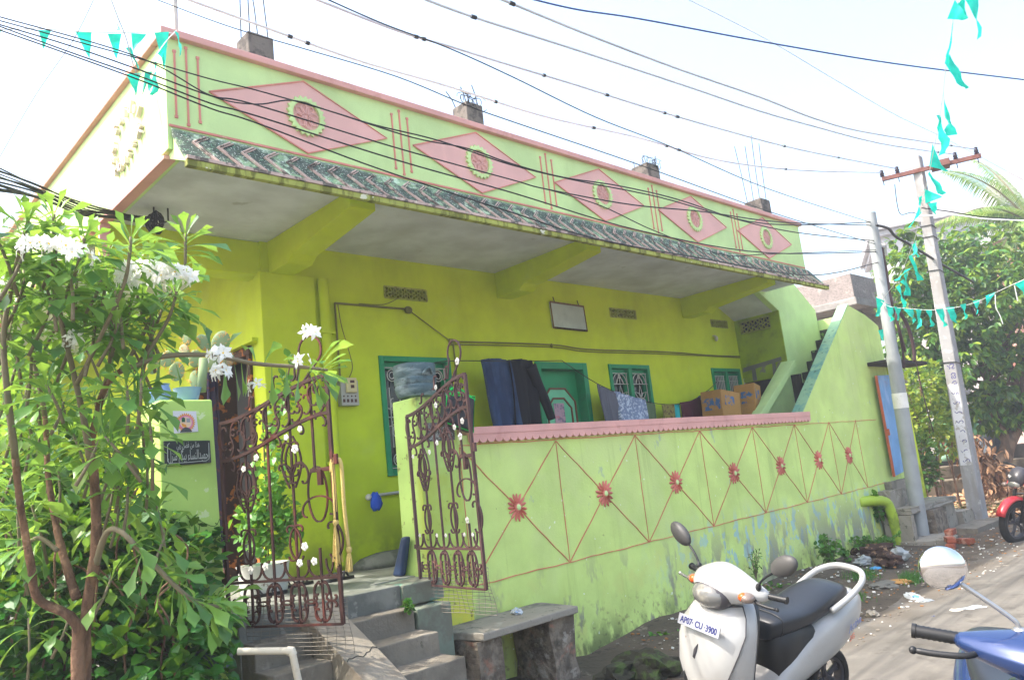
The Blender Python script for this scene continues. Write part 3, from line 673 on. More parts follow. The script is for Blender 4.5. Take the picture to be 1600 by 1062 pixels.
def rough_box(x0, x1, y0, y1, z0, z1, amp=.012, n=(6, 5, 7)):
    me = MB(); nx, ny, nz = n
    def g(a, b_, k): return [lerp(a, b_, i/k) for i in range(k+1)]
    X_, Y_, Z_ = g(x0, x1, nx), g(y0, y1, ny), g(z0, z1, nz); idx = {}; vs = []
    for i in range(nx+1):
        for j in range(ny+1):
            for k in range(nz+1):
                if i in (0, nx) or j in (0, ny) or k in (0, nz):
                    idx[i, j, k] = len(vs); vs.append((X_[i]+random.uniform(-amp, amp), Y_[j]+random.uniform(-amp, amp), Z_[k]+random.uniform(-amp, amp)*.6))
    fs = []
    for i in range(nx):
        for j in range(ny): fs += [(idx[i, j, 0], idx[i, j+1, 0], idx[i+1, j+1, 0], idx[i+1, j, 0]), (idx[i, j, nz], idx[i+1, j, nz], idx[i+1, j+1, nz], idx[i, j+1, nz])]
    for i in range(nx):
        for k in range(nz): fs += [(idx[i, 0, k], idx[i+1, 0, k], idx[i+1, 0, k+1], idx[i, 0, k+1]), (idx[i, ny, k], idx[i, ny, k+1], idx[i+1, ny, k+1], idx[i+1, ny, k])]
    for j in range(ny):
        for k in range(nz): fs += [(idx[0, j, k], idx[0, j, k+1], idx[0, j+1, k+1], idx[0, j+1, k]), (idx[nx, j, k], idx[nx, j+1, k], idx[nx, j+1, k+1], idx[nx, j, k+1])]
    me.add(vs, fs); return me
# steps
st = thing('entrance_steps', 'worn cement entrance steps with a sloping ramp down the middle', 'steps', (2.7, 4.2, 0))
YS = [4.76, 4.60, 4.38, 4.15, 3.9, 3.62, 3.3]
def stairs_(x0, x1, nm, jit=0):
    b = MB()
    for i in range(1, 7):
        q = rough_box(x0-.0, x1+.02*i*jit, YS[i], YS[i-1]+.03, -.3, ZF-.145*i, .005, (9, 4, 4)); b.add(q.v, q.f)
    b.build(nm, m_step, st, bevel=.008)
stairs_(2.12, 2.50, 'left_step_flight'); stairs_(2.75, 3.26, 'right_step_flight', 1)
b = MB(); b.prism([(4.75, .942), (4.63, .87), (4.15, .625), (3.3, .16), (3.3, -.3), (4.75, -.3)], 2.502, 2.748, 'x'); b.build('ramp', mat('ramp_cement', (144, 135, 120), .9, [dict(c=(120, 108, 92), s=7, lo=.45, hi=.6, a=.7, y=(4.25, 4.15)), dict(c=(120, 112, 98), s=3, lo=.5, hi=.68, a=.6)], bump=.5), st, bevel=.006)
b = MB(); cr_ = [(2.505+.24*t, 4.22+.05*t+.012*math.sin(9*t)+.008*math.sin(23*t), 0) for t in np.linspace(0, 1, 12)]
cr_ = [(p[0], p[1], .625+(p[1]-4.15)*.51+.002) for p in cr_]; b.strip(cr_, .004, .003, (0, -.4, 1)); b.build('crack', m_dark, st)
m_chk = mat('cheek_bluegreen', (118, 128, 112), .85, [dict(c=(106, 104, 92), s=5, lo=.40, hi=.55, a=.8), dict(c=(92, 148, 130), s=6, lo=.56, hi=.64, a=.6)], bump=.3)
b = MB(); b.box(3.292, 3.655, 4.74, 5.08, .8, ZF-.003); b.box(3.30, 3.60, 4.60, 5.0, -.3, .79); b.build('cheek_block', m_chk, st, bevel=.012)
# bench
bn = thing('stone_bench', 'rough masonry bench with a cement slab seat against the green wall', 'bench', (4.3, 4.7, 0))
b = MB(); b.prism([(3.64, 4.93), (3.72, 4.42), (4.74, 4.44), (4.80, 4.90), (4.76, 4.945)], .50, .555, 'z'); b.build('seat_slab', m_conc, bn, bevel=.01)
m_rub = mat('brick_rubble', (140, 128, 112), .95, [dict(c=(96, 86, 74), s=7, lo=.42, hi=.58, a=.9), dict(c=(160, 112, 90), s=6, lo=.58, hi=.66, a=.6), dict(c=(165, 158, 145), s=9, lo=.58, hi=.64, a=.7), dict(c=(60, 58, 48), s=4, lo=.57, hi=.66, a=.7)], bump=1, bscale=18, bdist=.03)
for xx, yy0 in ((3.68, 4.46), (4.46, 4.50)):
    rough_box(xx, xx+(.24 if xx < 4 else .27), yy0, 4.93, -.3, .495).build('masonry_leg', m_rub, bn)
# ---------------- gates
def gate(name, label, m_, H, Dend, z0, mirror, Zs, with_mesh=True):
    """leaf in the vertical plane through hinge H=(x,y) towards Dend; u 0..W from the hinge"""
    W = math.dist(H, Dend); D = Vector((Dend[0]-H[0], Dend[1]-H[1], 0)).normalized(); nn = Vector((0, 0, 1)).cross(D)
    t = thing(name, label, 'gate', (H[0], H[1], z0), 'gate leaves at the entrance')
    def P(u, z): return Vector((H[0], H[1], z))+D*u
    zb, zm, zh = z0, z0+.26, z0+1.25
    fr = MB()
    def bar(pts, w=.016, th=.012, off=0): fr.strip([P(*p)+nn*off for p in pts], w*.8, th*.9, nn)
    bar([(0, zb), (0, zh)], .026, .022); bar([(W, zb), (W, zh+.18)], .026, .022); bar([(0, zb), (W, zb)], .016, .02); bar([(-.02, zm), (W, zm)], .018, .02)
    bar([(-.03, zm), (-.03, zm+.02), (0, zm+.02)], .03, .02)
    def arc1(u): x = u/W; return zh+.18*(3*x*x-2*x**3)*1.02+ .0*x
    def arc2(u): x = u/W; return zh-.24+.20*(3*x*x-2*x**3)
    bar([(W*i/16, arc1(W*i/16)) for i in range(17)], .026, .024); bar([(W*i/16, arc2(W*i/16)) for i in range(17)], .024, .024)
    UB = [.19, .37, .55, .72]
    for i, u in enumerate(UB):
        if i < 3: bar([(u, zb), (u, arc1(u))], .016, .014, .004)
        else: bar([(u, zb), (u, zm+.17)], .016, .014, .004); bar([(u, arc2(u)-.32), (u, arc1(u)+.05)], .016, .014, .004)
    fr.build('gate_frame', m_, t)
    sc = MB()
    def sw(p0, p1, s, S_=False, w=.0095, off=-.004, curl=1.0): sc.strip([P(*p)+nn*off for p in scroll_pts(p0, p1, s=s, S_=S_, n=16, curl=curl)], w, .011, nn)
    # bottom band: small C scrolls back to back on each bar
    us = [0]+UB+[W]
    for i in range(len(us)-1):
        a, c = us[i], us[i+1]; g = (c-a)
        zc = (zb+zm)/2
        sw((a+g*.28, zc+.03), (c-g*.28, zc+.03), 1); sw((a+g*.28, zc-.03), (c-g*.28, zc-.03), -1)
        # lyre U between the bars above the mid rail
    for i, u in enumerate(us):
        for sd in (-1, 1):
            if (i == 0 and sd < 0) or (i == len(us)-1 and sd > 0): continue
            if i in (1, 3, 5):     # heart scrolls
                sw((u+sd*.045, zm+.12), (u+sd*.055, zm+.29), -sd)
            g = .075
            if i in (0, 2, 4): pass
            sc.strip([P(u+sd*(.015+.075*math.sin(q)), zm+.115-.105*math.cos(q-.2)) for q in np.linspace(0, 1.7, 8)], .0095, .011, nn)
        if 0 < i < len(us)-1:
            for sd in (-1, 1):
                sc.strip([P(u+sd*(.008+.055*math.sin(q)), zb+.13-.115*math.cos(q)) for q in np.linspace(0.15, PI-.15, 10)], .010, .010, nn)
                sw((u+sd*.012, zb+.03), (u+sd*.03, zb+.085), sd); sw((u+sd*.012, zb+.225), (u+sd*.03, zb+.17), -sd)
    # top band between the two S arcs
    for i, u in enumerate(us[:-1]):
        a, c = us[i], us[i+1]; m1 = (a+c)/2
        z1, z2 = arc1(m1), arc2(m1); h_ = z1-z2
        sw((m1-.02, z2+.06), (m1+.02, z1-.06), 1, True); sw((a+.045, z2+h_*.3), (a+.045, z1-.05), -1); sw((c-.045, z2+.05), (c-.045, z1-h_*.35), 1)
        sw((a+.03, z2+.02), (a+.075, z2+.10), 1); sw((c-.03, z1-.02), (c-.075, z1-.09), 1); sw((a+.035, z2-.02), (a+.09, z2-.07), -1)
    # hanging lyres beneath the lower arc
    for u in (UB[0], UB[2]):
        for sd in (-1, 1):
            z1 = arc2(u)
            sc.strip([P(u+sd*(.02+.055*math.sin(q)), z1-.05-.31*q/PI) for q in np.linspace(0, PI, 12)], .0095, .011, nn)
            sw((u+sd*.055, z1-.10), (u+sd*.05, z1-.27), sd)
            sw((u+sd*.02, z1-.33), (u+sd*.09, z1-.24), -sd)
    # scrolls crowning the upper arc and the hoop
    for u, d_ in ((.25, .09), (.45, .13), (.62, .12)):
        sw((u-.03, arc1(u)+d_*.35), (u+.03, arc1(u)+d_), 1, True)
    hx, hz = W*.94-.06, arc1(W)+.15
    sc.strip([P(hx-.115, hz-.15)]+[P(hx+.085*math.cos(q), hz+.09*math.sin(q)+.02) for q in np.linspace(PI*1.15, -PI*.30, 18)]+[P(hx-.02, hz-.12), P(hx-.10, hz-.20)], .0095, .011, nn)
    # crossing loops near the lock
    ex, ez = W-.12, z0+.74
    for q0, s_ in ((0, 1), (0, -1)):
        sc.strip([P(ex+s_*.005+s_*.065*math.sin(q), ez+.16*math.cos(q)) for q in np.linspace(.0, PI*1.05, 14)], .0095, .011, nn)
    sw((ex-.10, ez-.12), (ex+.10, ez-.12), -1); sw((ex-.13, ez+.18), (ex-.10, ez+.08), -1)
    sc.build('scrollwork', m_, t)
    lk = MB(); M_ = Matrix(((D.x, nn.x, 0, 0), (D.y, nn.y, 0, 0), (0, 0, 1, 0), (0, 0, 0, 1)))
    o_ = P(W-.07, z0+.88); lk.box(-.09, .07, -.012, .012, -.012, .012, M=Matrix.Translation(o_) @ M_); lk.box(-.03, .0, -.025, .0, -.09, .0, M=Matrix.Translation(o_) @ M_); lk.box(.085, .11, -.01, .01, .02, .08, M=Matrix.Translation(o_) @ M_)
    lk.build('latch', m_, t, bevel=.002)
    for (u, z, sz) in Zs:
        f = MB(); o_ = P(u, z)-nn*.016*mirror
        rot = random.uniform(0, 6.28)
        for k in range(5):
            a = rot+2*PI*k/5
            c_ = o_+(D*math.cos(a)+Vector((0, 0, 1))*math.sin(a))*sz*.55-nn*.004*mirror
            f.ball(c_, (sz*.48, sz*.48, sz*.48), 8, 6, M=Matrix(((D.x*1, 0, nn.x*.18), (D.y*1, 0, nn.y*.18), (0, 1, 0))).to_4x4())
        f.ball(o_-nn*.012*mirror, sz*.25, 6, 5)
        f.build('flower', m_white, t, smooth=True)
    if with_mesh:
        g = MB(); r_ = .0018
        ul, ur, zt, zl = -.02+.05, W+.03, z0+.14, z0-.17
        nx, nz = 15, 13
        def Q(i, j):
            return P(lerp(ul, ur, i/nx), lerp(zl, zt, j/nz))+nn*(.012+.012*math.sin(i*.9+j*.4))-nn*.03*(1-j/nz)*math.sin(i*.35)
        for i in range(nx+1): g.tube([Q(i, j) for j in range(nz+1)], r_, 4, cap=False)
        for j in range(nz+1): g.tube([Q(i, j) for i in range(nx+1)], r_, 4, cap=False)
        g.build('wire_mesh', m_mesh, t)
    return t, P
s_ = 2.53
def gp(x, y, H, De):
    d = ray(620+x/s_, 520+y/s_); Hh = Vector((*H, 0)); D = (Vector((*De, 0))-Hh).normalized(); n = Vector((-D.y, D.x, 0))
    t = (Hh.dot(n))/(d.x*n.x+d.y*n.y); q = EYE+d*t; return ((q-Vector((H[0], H[1], 0))).dot(D), q.z)
HR, DR = (3.57, 4.90), (3.47, 4.05)
fl = [gp(x, y, HR, DR)+(sz,) for x, y, sz in ((163, 215, .02), (248, 112, .028), (268, 347, .024), (237, 372, .022), (260, 408, .028), (168, 433, .022), (138, 470, .02), (73, 488, .018), (100, 798, .016), (168, 798, .016), (203, 798, .016), (277, 795, .016), (288, 738, .024), (310, 795, .016), (163, 285, .024))]
gr, PR = gate('metal_gate', 'open maroon wrought iron gate leaf standing beside the stained right pillar', m_maroon, HR, DR, .905, 1, fl)
HL, DL = (2.11, 4.90), (2.43, 4.11)
s_ = 575/260
def gpl(x, y):
    d = ray(300+x/s_, 500+y/s_); Hh = Vector((*HL, 0)); D = (Vector((*DL, 0))-Hh).normalized(); n = Vector((-D.y, D.x, 0))
    t = (Hh.dot(n))/(d.x*n.x+d.y*n.y); q = EYE+d*t; return ((q-Vector((HL[0], HL[1], 0))).dot(D), q.z)
fl = [gpl(x, y)+(sz,) for x, y, sz in ((380, 376, .02), (333, 405, .02), (363, 445, .028), (230, 475, .022), (186, 514, .02), (397, 780, .026), (380, 837, .024), (430, 831, .024), (210, 862, .026), (262, 850, .026))]
gl, PL = gate('metal_gate', 'open rusty red wrought iron gate leaf beside the left pillar, rope hung on it', m_rust, HL, DL, .895, 1, fl)
# ================================================================ THINGS ON AND AROUND THE VERANDAH
def P6(x, y, Y=YB): return atY(x, y, Y)
m_cable_b = mat('old_cable_tan', (120, 118, 60), .8)
# conduit wiring on the wall
cd = MB(); yy = YB-.02
def W(x, z, o=0): return (x, yy-o, z)
cd.tube([W(3.93, 3.44), W(4.79, 3.44)], .011, 6); cd.tube([W(3.93, 3.44), W(3.93, 2.68)], .011, 6)
cd.tube(smoothpts([W(3.95, 3.42, .02), W(3.97, 3.2, .03), W(4.04, 2.95, .02), W(4.06, 2.8, .02), W(4.0, 2.68, .01)], 5), .005, 5)
cd.tube([W(4.79, 3.44), W(5.33, 3.12), W(5.35, 3.10)], .006, 5); cd.tube([W(5.36, 3.1), W(5.37, 1.9)], .010, 6)
cd.tube(smoothpts([W(5.33, 3.12), W(6.9, 3.145), W(7.6, 3.11), W(9.3, 3.13), W(10.3, 3.115), W(11.3, 3.12)], 6), .009, 6); cd.tube(smoothpts([W(5.33, 3.09), W(6.9, 3.115), W(7.6, 3.08), W(9.3, 3.10), W(11.3, 3.10)], 6), .006, 6)
cd.tube(smoothpts([W(4.2, 3.455), W(4.5, 3.47), W(4.7, 3.56)], 5), .004, 5)
cd.ball((4.79, YB-.03, 3.43), (.05, .03, .04)); cd.ball((6.9, YB-.03, 3.13), (.015, .02, .03)); cd.box(5.31, 5.36, YB-.03, YB, 3.08, 3.15)
tag(cd.build('wiring_conduit', m_cable_b), 'painted over electric conduit running along the lime back wall above the windows', 'conduit')
sb = thing('switch_board', 'small grey and cream switch board with sockets on the wall under the conduit', 'switch board', (3.98, YB-.06, 2.5))
b = MB(); b.box(3.90, 4.09, YB-.07, YB-.001, 2.44, 2.68); b.build('board', mat('switch_grey', (175, 172, 165), .5), sb, bevel=.004)
b = MB(); b.box(3.95, 4.06, YB-.10, YB-.071, 2.56, 2.70); b.build('meter_case', mat('switch_cream', (215, 200, 150), .5), sb, bevel=.006)
b = MB(); b.box(3.985, 4.03, YB-.105, YB-.1005, 2.65, 2.675); b.box(3.99, 4.025, YB-.105, YB-.1005, 2.60, 2.63)
for k in range(4): b.box(3.915+k*.042, 3.935+k*.042, YB-.076, YB-.0705, 2.47, 2.50); b.box(3.92+k*.042, 3.93+k*.042, YB-.076, YB-.0705, 2.52, 2.535)
b.build('socket', mat('switch_brown', (80, 45, 35), .5), sb)
fb = thing('framed_board', 'white board in a thin brown frame hung above the door', 'board', (7.27, YB-.04, 3.5))
q = [(6.975, 3.36), (7.60, 3.35), (7.585, 3.67), (6.965, 3.685)]
b = MB(); b.prism(q, YB-.03, YB-.01); b.build('white_sheet', mat('board_white', (190, 200, 190), .5, [dict(c=(150, 165, 155), s=6, lo=.5, hi=.7, a=.4)]), fb)
b = MB(); b.strip([(p[0], YB-.033, p[1]) for p in q+[q[0], q[1]]], .022, .012, (0, 1, 0)); b.build('frame', mat('wood_frame_brown', (130, 98, 60), .6, [dict(c=(70, 45, 25), s=40, lo=.5, hi=.6, a=.8)]), fb)
b = MB(); b.tube([(7.05, YB-.03, 3.68), (7.05, YB-.01, 3.76)], .006, 5); b.tube([(7.5, YB-.03, 3.67), (7.5, YB-.01, 3.75)], .006, 5); b.build('hook', m_wire, fb)
lp_ = MB(); lp_.ball((10.62, YB-.05, 3.38), (.03, .03, .045)); lp_.tube([(10.62, YB, 3.43), (10.62, YB-.05, 3.42)], .012, 6)
tag(lp_.build('bulb_holder', m_grille, smooth=True), 'small grey bulb holder high on the wall near the stairs', 'lamp holder')
# tap with blue cloth
tp = thing('water_tap', 'wall tap on a short green pipe with a blue cloth tied over it', 'tap', (4.2, YB-.1, 1.5))
b = MB(); b.tube([(5.0, YB-.03, 1.60), (4.3, YB-.03, 1.585), (4.12, YB-.04, 1.58), (4.08, YB-.10, 1.575)], .014, 8); b.ball((4.08, YB-.12, 1.575), .03); b.build('pipe', m_grille, tp, smooth='auto')
b = MB(); rg = []
for k in range(6):
    r_ = (.012, .045, .055, .06, .05, .03)[k]; rg.append([Vector((4.14+r_*math.cos(a)*(1+.25*math.sin(3*a+k)), YB-.14+.04*math.sin(a), 1.61-.032*k+.012*math.sin(5*a))) for a in np.linspace(0, 2*PI, 13)[:-1]])
b.loft(rg); b.build('blue_cloth', mat('cloth_blue', (30, 80, 190), .8), tp, smooth=True)
# clothes
def cloth(name, label, color, top, zbot, Y, waves=5, amp=.03, tilt=0, cat='clothing', layers=(), grp='clothes drying on the verandah line', bottom=None, thick=.012, rough=.9):
    top = [Vector((p[0], Y, p[1])) for p in top]; T_ = smoothpts(top, 6) if len(top) > 2 else [top[0].lerp(top[1], t) for t in np.linspace(0, 1, 13)]
    n = len(T_); rows = 12; b = MB(); vs = []; ph = random.uniform(0, 6)
    for j in range(rows+1):
        v = j/rows
        for i, p in enumerate(T_):
            u = i/(n-1); zb = (lerp(bottom[0], bottom[1], u) if bottom else zbot)
            sw_ = amp*math.sin(u*waves*2*PI+ph+v*1.2)*(.35+.65*v)+amp*.4*math.sin(u*waves*4.3*PI+ph*2)
            x = p.x+tilt*v+(.5-u)*.06*v*math.sin(ph)+.01*math.sin(v*7+ph)
            vs.append((x, Y+sw_, lerp(p.z, zb, v)+.012*math.sin(u*9+ph)*v))
    fs = [(j*n+i, j*n+i+1, (j+1)*n+i+1, (j+1)*n+i) for j in range(rows) for i in range(n-1)]
    b.add(vs, fs); o = b.build(name, mat('fabric_'+name, color, rough, layers, bump=.15, bscale=120), smooth=True)
    md = o.modifiers.new('thick', 'SOLIDIFY'); md.thickness = thick
    return tag(o, label, cat, grp)
YC = 6.20
def X_(x, y): q = atY(x, y, YC); return (q.x, q.z)
cl = MB(); ka = Vector((7.03, YB-.05, 2.945))
cl.tube(smoothpts([(3.95, 5.25, 2.60), (4.6, 5.6, 2.74), (5.8, 6.0, 2.84), ka], 6), .005, 5)
cl.tube(smoothpts([ka, Vector((*X_(933, 599)[:1], YC, X_(933, 599)[1])), Vector((X_(985, 620)[0], YC, X_(985, 620)[1])), Vector((X_(1033, 631)[0], YC, X_(1033, 631)[1])), Vector((X_(1075, 628)[0], YC, X_(1075, 628)[1])), Vector((X_(1108, 608)[0], YC, X_(1108, 608)[1])), (10.5, YB-.03, 2.72)], 6), .005, 5)
tag(cl.build('clothesline', m_wire), 'thin dark clothesline sagging from the door frame across the verandah', 'line')
cloth('trousers', 'blue denim trousers hanging left of the black shirt', (40, 58, 92), [(5.43, 2.86), (5.6, 2.875), (5.82, 2.86)], 1.7, 6.05, 2.5, .035, tilt=.16, layers=[dict(c=(70, 95, 135), s=4, lo=.5, hi=.65, a=.5, st=(1, 1, .3))])
cloth('shirt', 'black shirt hanging with its sleeve pointing down beside the jeans', (20, 22, 32), [(5.80, 2.86), (6.0, 2.875), (6.16, 2.86)], 1.75, 6.04, 2, .03, tilt=.03, bottom=(1.9, 1.9))
b = MB(); pts = smoothpts([(6.12, 6.03, 2.80), (6.20, 6.03, 2.6), (6.29, 6.02, 2.4), (6.36, 6.02, 2.2)], 5); b.tube(pts, [lerp(.075, .045, i/(len(pts)-1)) for i in range(len(pts))], 10); sl_ = b.build('sleeve', bpy.data.materials['fabric_shirt'], bpy.data.objects['shirt'], smooth=True)
D1 = [dict(c=(215, 222, 235), s=28, lo=.52, hi=.56, a=.8)]
cloth('towel', 'plain grey cotton towel, leftmost of the right hand washing', (112, 112, 124), [X_(933, 600), X_(952, 609), X_(972, 617)], 1.75, YC, 3, .03, layers=[dict(c=(80, 80, 92), s=30, lo=.55, hi=.6, a=.5, st=(1, 1, .05))], tilt=.1)
cloth('printed_shirt', 'pale blue printed shirt hanging between grey and olive cloths', (140, 152, 182), [X_(957, 611), X_(980, 619), X_(1003, 625)], 1.75, YC-.03, 3.5, .03, layers=D1, tilt=.1)
cloth('olive_cloth', 'olive green cloth hanging beside the pale blue printed shirt', (98, 118, 84), [X_(998, 624), X_(1024, 631)], 1.8, YC+.02, 2, .03, tilt=.04)
cloth('checked_cloth', 'yellow and brown checked cloth in the sag of the line', (150, 140, 70), [X_(1033, 632), X_(1052, 631)], 1.8, YC, 2, .025, layers=[dict(c=(90, 50, 50), s=22, lo=.52, hi=.57, a=.8)], tilt=.06)
cloth('turquoise_cloth', 'plain turquoise cloth between the checked and the maroon ones', (40, 178, 180), [X_(1049, 631), X_(1062, 630)], 1.85, YC+.03, 1.5, .02)
cloth('maroon_trousers', 'maroon trousers hanging on the line left of the spotted cloth', (82, 34, 46), [X_(1060, 629), X_(1078, 626), X_(1092, 620)], 1.85, YC-.02, 2.5, .03, tilt=.05)
cloth('spotted_cloth', 'blue and black spotted cloth, rightmost on the line', (90, 150, 175), [X_(1090, 620), X_(1107, 610)], 1.8, YC, 2, .025, layers=[dict(c=(30, 45, 55), s=30, lo=.5, hi=.53, a=.9)], tilt=.1)
# cardboard cartons
m_card = mat('cardboard', (178, 132, 72), .8, [dict(c=(140, 100, 55), s=5, lo=.5, hi=.65, a=.5)], bump=.1)
m_tapeb = mat('carton_blue_print', (58, 104, 160), .6, [dict(c=(178, 132, 72), s=16, lo=.46, hi=.52, a=1)])
for i, (x_, y_, rz, ln, lab, wd, hh) in enumerate(((9.55, 5.72, .05, -.10, 'tall flat cardboard carton with blue print leaning near the barred window', .52, 1.5), (10.13, 5.68, .12, -.20, 'narrow cardboard carton with blue band leaning against the other carton', .22, 1.62))):
    t = thing('cardboard_carton', lab, 'box', (x_, y_, ZF), 'cardboard cartons leaning on the verandah')
    M_ = Matrix.Translation((x_, y_, ZF+.02)) @ Matrix.Rotation(rz, 4, 'Z') @ Matrix.Rotation(-ln, 4, 'Y')
    b = MB(); b.box(-wd/2, wd/2, 0, .32, 0, hh, M=M_); b.build('carton', m_card, t, bevel=.006)
    b = MB(); b.box(-wd*.35, wd*.15, -.004, -.0005, hh*.86, hh*.95, M=M_); b.box(-wd/2-.004, -wd/2-.0005, .03, .30, hh*.82, hh*.93, M=M_); b.build('blue_print', m_tapeb, t)
    b = MB(); b.box(-.03, .03, -.004, -.0005, hh*.05, hh*.66, M=M_); b.build('packing_tape', mat('tape_tan', (150, 105, 60), .3), t)
# water can on the right pillar: cut off barrel, ribbed
t = thing('water_can', 'dusty grey green plastic water can standing on the right pillar', 'can', (3.85, 5.08, 2.31))
m_can = mat('can_plastic', (74, 96, 100), .45, [dict(c=(150, 165, 165), s=9, lo=.5, hi=.66, a=.6, st=(.4, .4, 1.5)), dict(c=(50, 60, 60), s=20, lo=.55, hi=.65, a=.6)], bump=.1)
b = MB(); rg = []
for z_, r_ in ((0, .09), (.02, .14), (.05, .155), (.10, .165), (.115, .158), (.13, .166), (.165, .166), (.175, .158), (.19, .165), (.27, .168), (.285, .162), (.27, .150), (.06, .145)):
    rg.append([Vector((3.83+r_*abs(math.cos(a))**.7*math.copysign(1, math.cos(a))*1.0, 5.10+r_*.85*abs(math.sin(a))**.7*math.copysign(1, math.sin(a)), 2.312+z_)) for a in np.linspace(0, 2*PI, 29)[:-1]])
b.loft(rg); b.build('can_body', m_can, t, smooth='auto')
b = MB(); b.tube(smoothpts([(3.80, 4.95, 2.50), (3.83, 4.93, 2.54), (3.86, 4.93, 2.54), (3.89, 4.95, 2.50)], 4), .012, 8); b.build('handle', m_can, t, smooth=True)
# small clay thing on pillar + black bag with green piping
t = thing('shopping_bag', 'black cloth bag with bright green piping hanging behind the maroon gate', 'bag', (3.85, 4.80, 2.0))
m_bag = mat('bag_black', (34, 36, 40), .6, bump=.2); m_bagg = mat('bag_green_piping', (20, 200, 80), .6)
bp = [atY(690, 660, 4.80), atY(694, 618, 4.80), atY(737, 620, 4.80), atY(735, 676, 4.80)]
b = MB(); rg = []
for k, (sc_, dy) in enumerate(((.90, .05), (1, .03), (1, -.03), (.90, -.05))):
    c_ = sum((Vector(p) for p in bp), Vector())/4; rg.append([c_+(p-c_)*sc_+Vector((0, dy, 0)) for p in bp])
b.loft(rg); b.build('bag_body', m_bag, t, bevel=.012)
b = MB(); b.tube([p+Vector((0, -.036, 0)) for p in bp], .007, 6, closed=True); hp = (bp[1]+bp[2])/2
b.tube(smoothpts([bp[1]+Vector((.03, -.03, 0)), bp[1]+Vector((.05, -.04, .05)), hp+Vector((0, -.03, .055)), bp[2]+Vector((-.02, -.03, -.01))], 5), .008, 6); b.tube(smoothpts([bp[1]+Vector((.02, -.03, 0)), hp+Vector((-.01, -.05, .02)), bp[2]+Vector((.0, -.04, -.03))], 5), .008, 6)
b.build('piping', m_bagg, t, smooth=True)
# footwear and plank on the verandah
def sandal(x, y, rz, m_, t):
    M_ = Matrix.Translation((x, y, ZF+.001)) @ Matrix.Rotation(rz, 4, 'Z'); b = MB()
    prof = [(-.12, .03), (-.08, .04), (0, .035), (.07, .048), (.115, .035), (.13, 0), (.115, -.035), (.07, -.045), (0, -.035), (-.08, -.038), (-.12, -.03), (-.13, 0)]
    b.prism(prof, 0, .022, 'z', M=M_); b.tube([M_ @ Vector(p) for p in ((.0, .04, .02), (.03, .02, .055), (.05, 0, .06), (.03, -.02, .055), (.0, -.04, .02))], .010, 6); b.tube([M_ @ Vector(p) for p in ((.05, 0, .06), (.085, 0, .02))], .008, 6)
    b.tube([M_ @ Vector(p) for p in ((-.06, .038, .02), (-.09, .03, .06), (-.11, 0, .065), (-.09, -.03, .06), (-.06, -.038, .02))], .007, 6)
    b.build('sandal', m_, t, smooth='auto')
for nm, lab, pp, m_ in (('sandals', 'pair of brown leather sandals by the back wall under the tap', ((4.72, 6.02, .3), (4.85, 6.12, .5)), mat('leather_brown', (110, 68, 42), .5)), ('sandals', 'pair of black flat sandals on the floor behind the red gate', ((3.12, 5.9, .2), (3.40, 5.75, .1), (2.75, 5.65, -.3)), mat('leather_black', (28, 28, 30), .5))):
    t = thing(nm, lab, 'footwear', (pp[0][0], pp[0][1], ZF)); [sandal(*p, m_, t) for p in pp]
b = MB(); b.prism([(5.20, ZF+.002), (5.32, ZF+.002), (5.16, ZF+.30), (5.09, ZF+.30)], 3.60, 3.66, 'x'); 
tag(b.build('blue_case', mat('case_navy', (38, 58, 92), .5), bevel=.02), 'dark blue slanted case standing just inside the right pillar', 'case')
# raised wash place mound by the back wall
b = MB(); rg = []
for k, (h_, s_) in enumerate(((0, 1), (.05, .96), (.09, .8), (.12, .45), (.125, .1))):
    rg.append([Vector((4.25+.42*s_*math.cos(a)*(1+.08*math.sin(3*a)), YB-.22+.2*s_*math.sin(a), ZF+.001+h_)) for a in np.linspace(0, 2*PI, 21)[:-1]])
b.loft(rg); tag(b.build('cement_mound', mat('cement_mound', (120, 122, 112), .8, [dict(c=(60, 68, 55), s=5, lo=.45, hi=.6, a=.8)], bump=.5), smooth=True), 'low grey cement mound against the wall under the tap', 'mound')
# potted creeper with a whitewashed planter
t = thing('potted_creeper', 'leafy creeper climbing out of a chipped white planter behind the red gate', 'plant', (2.75, 5.75, ZF))
b = MB(); b.lathe([(.15, 0), (.17, .02), (.19, .2), (.20, .22), (.18, .22), (.17, .17)], 18, Matrix.Translation((2.78, 5.8, ZF+.002))); b.build('planter', mat('planter_whitewash', (205, 205, 200), .8, [dict(c=(130, 110, 95), s=6, lo=.56, hi=.6, a=.9), dict(c=(120, 170, 140), s=5, lo=.58, hi=.66, a=.7)], bump=.3), t, smooth='auto')
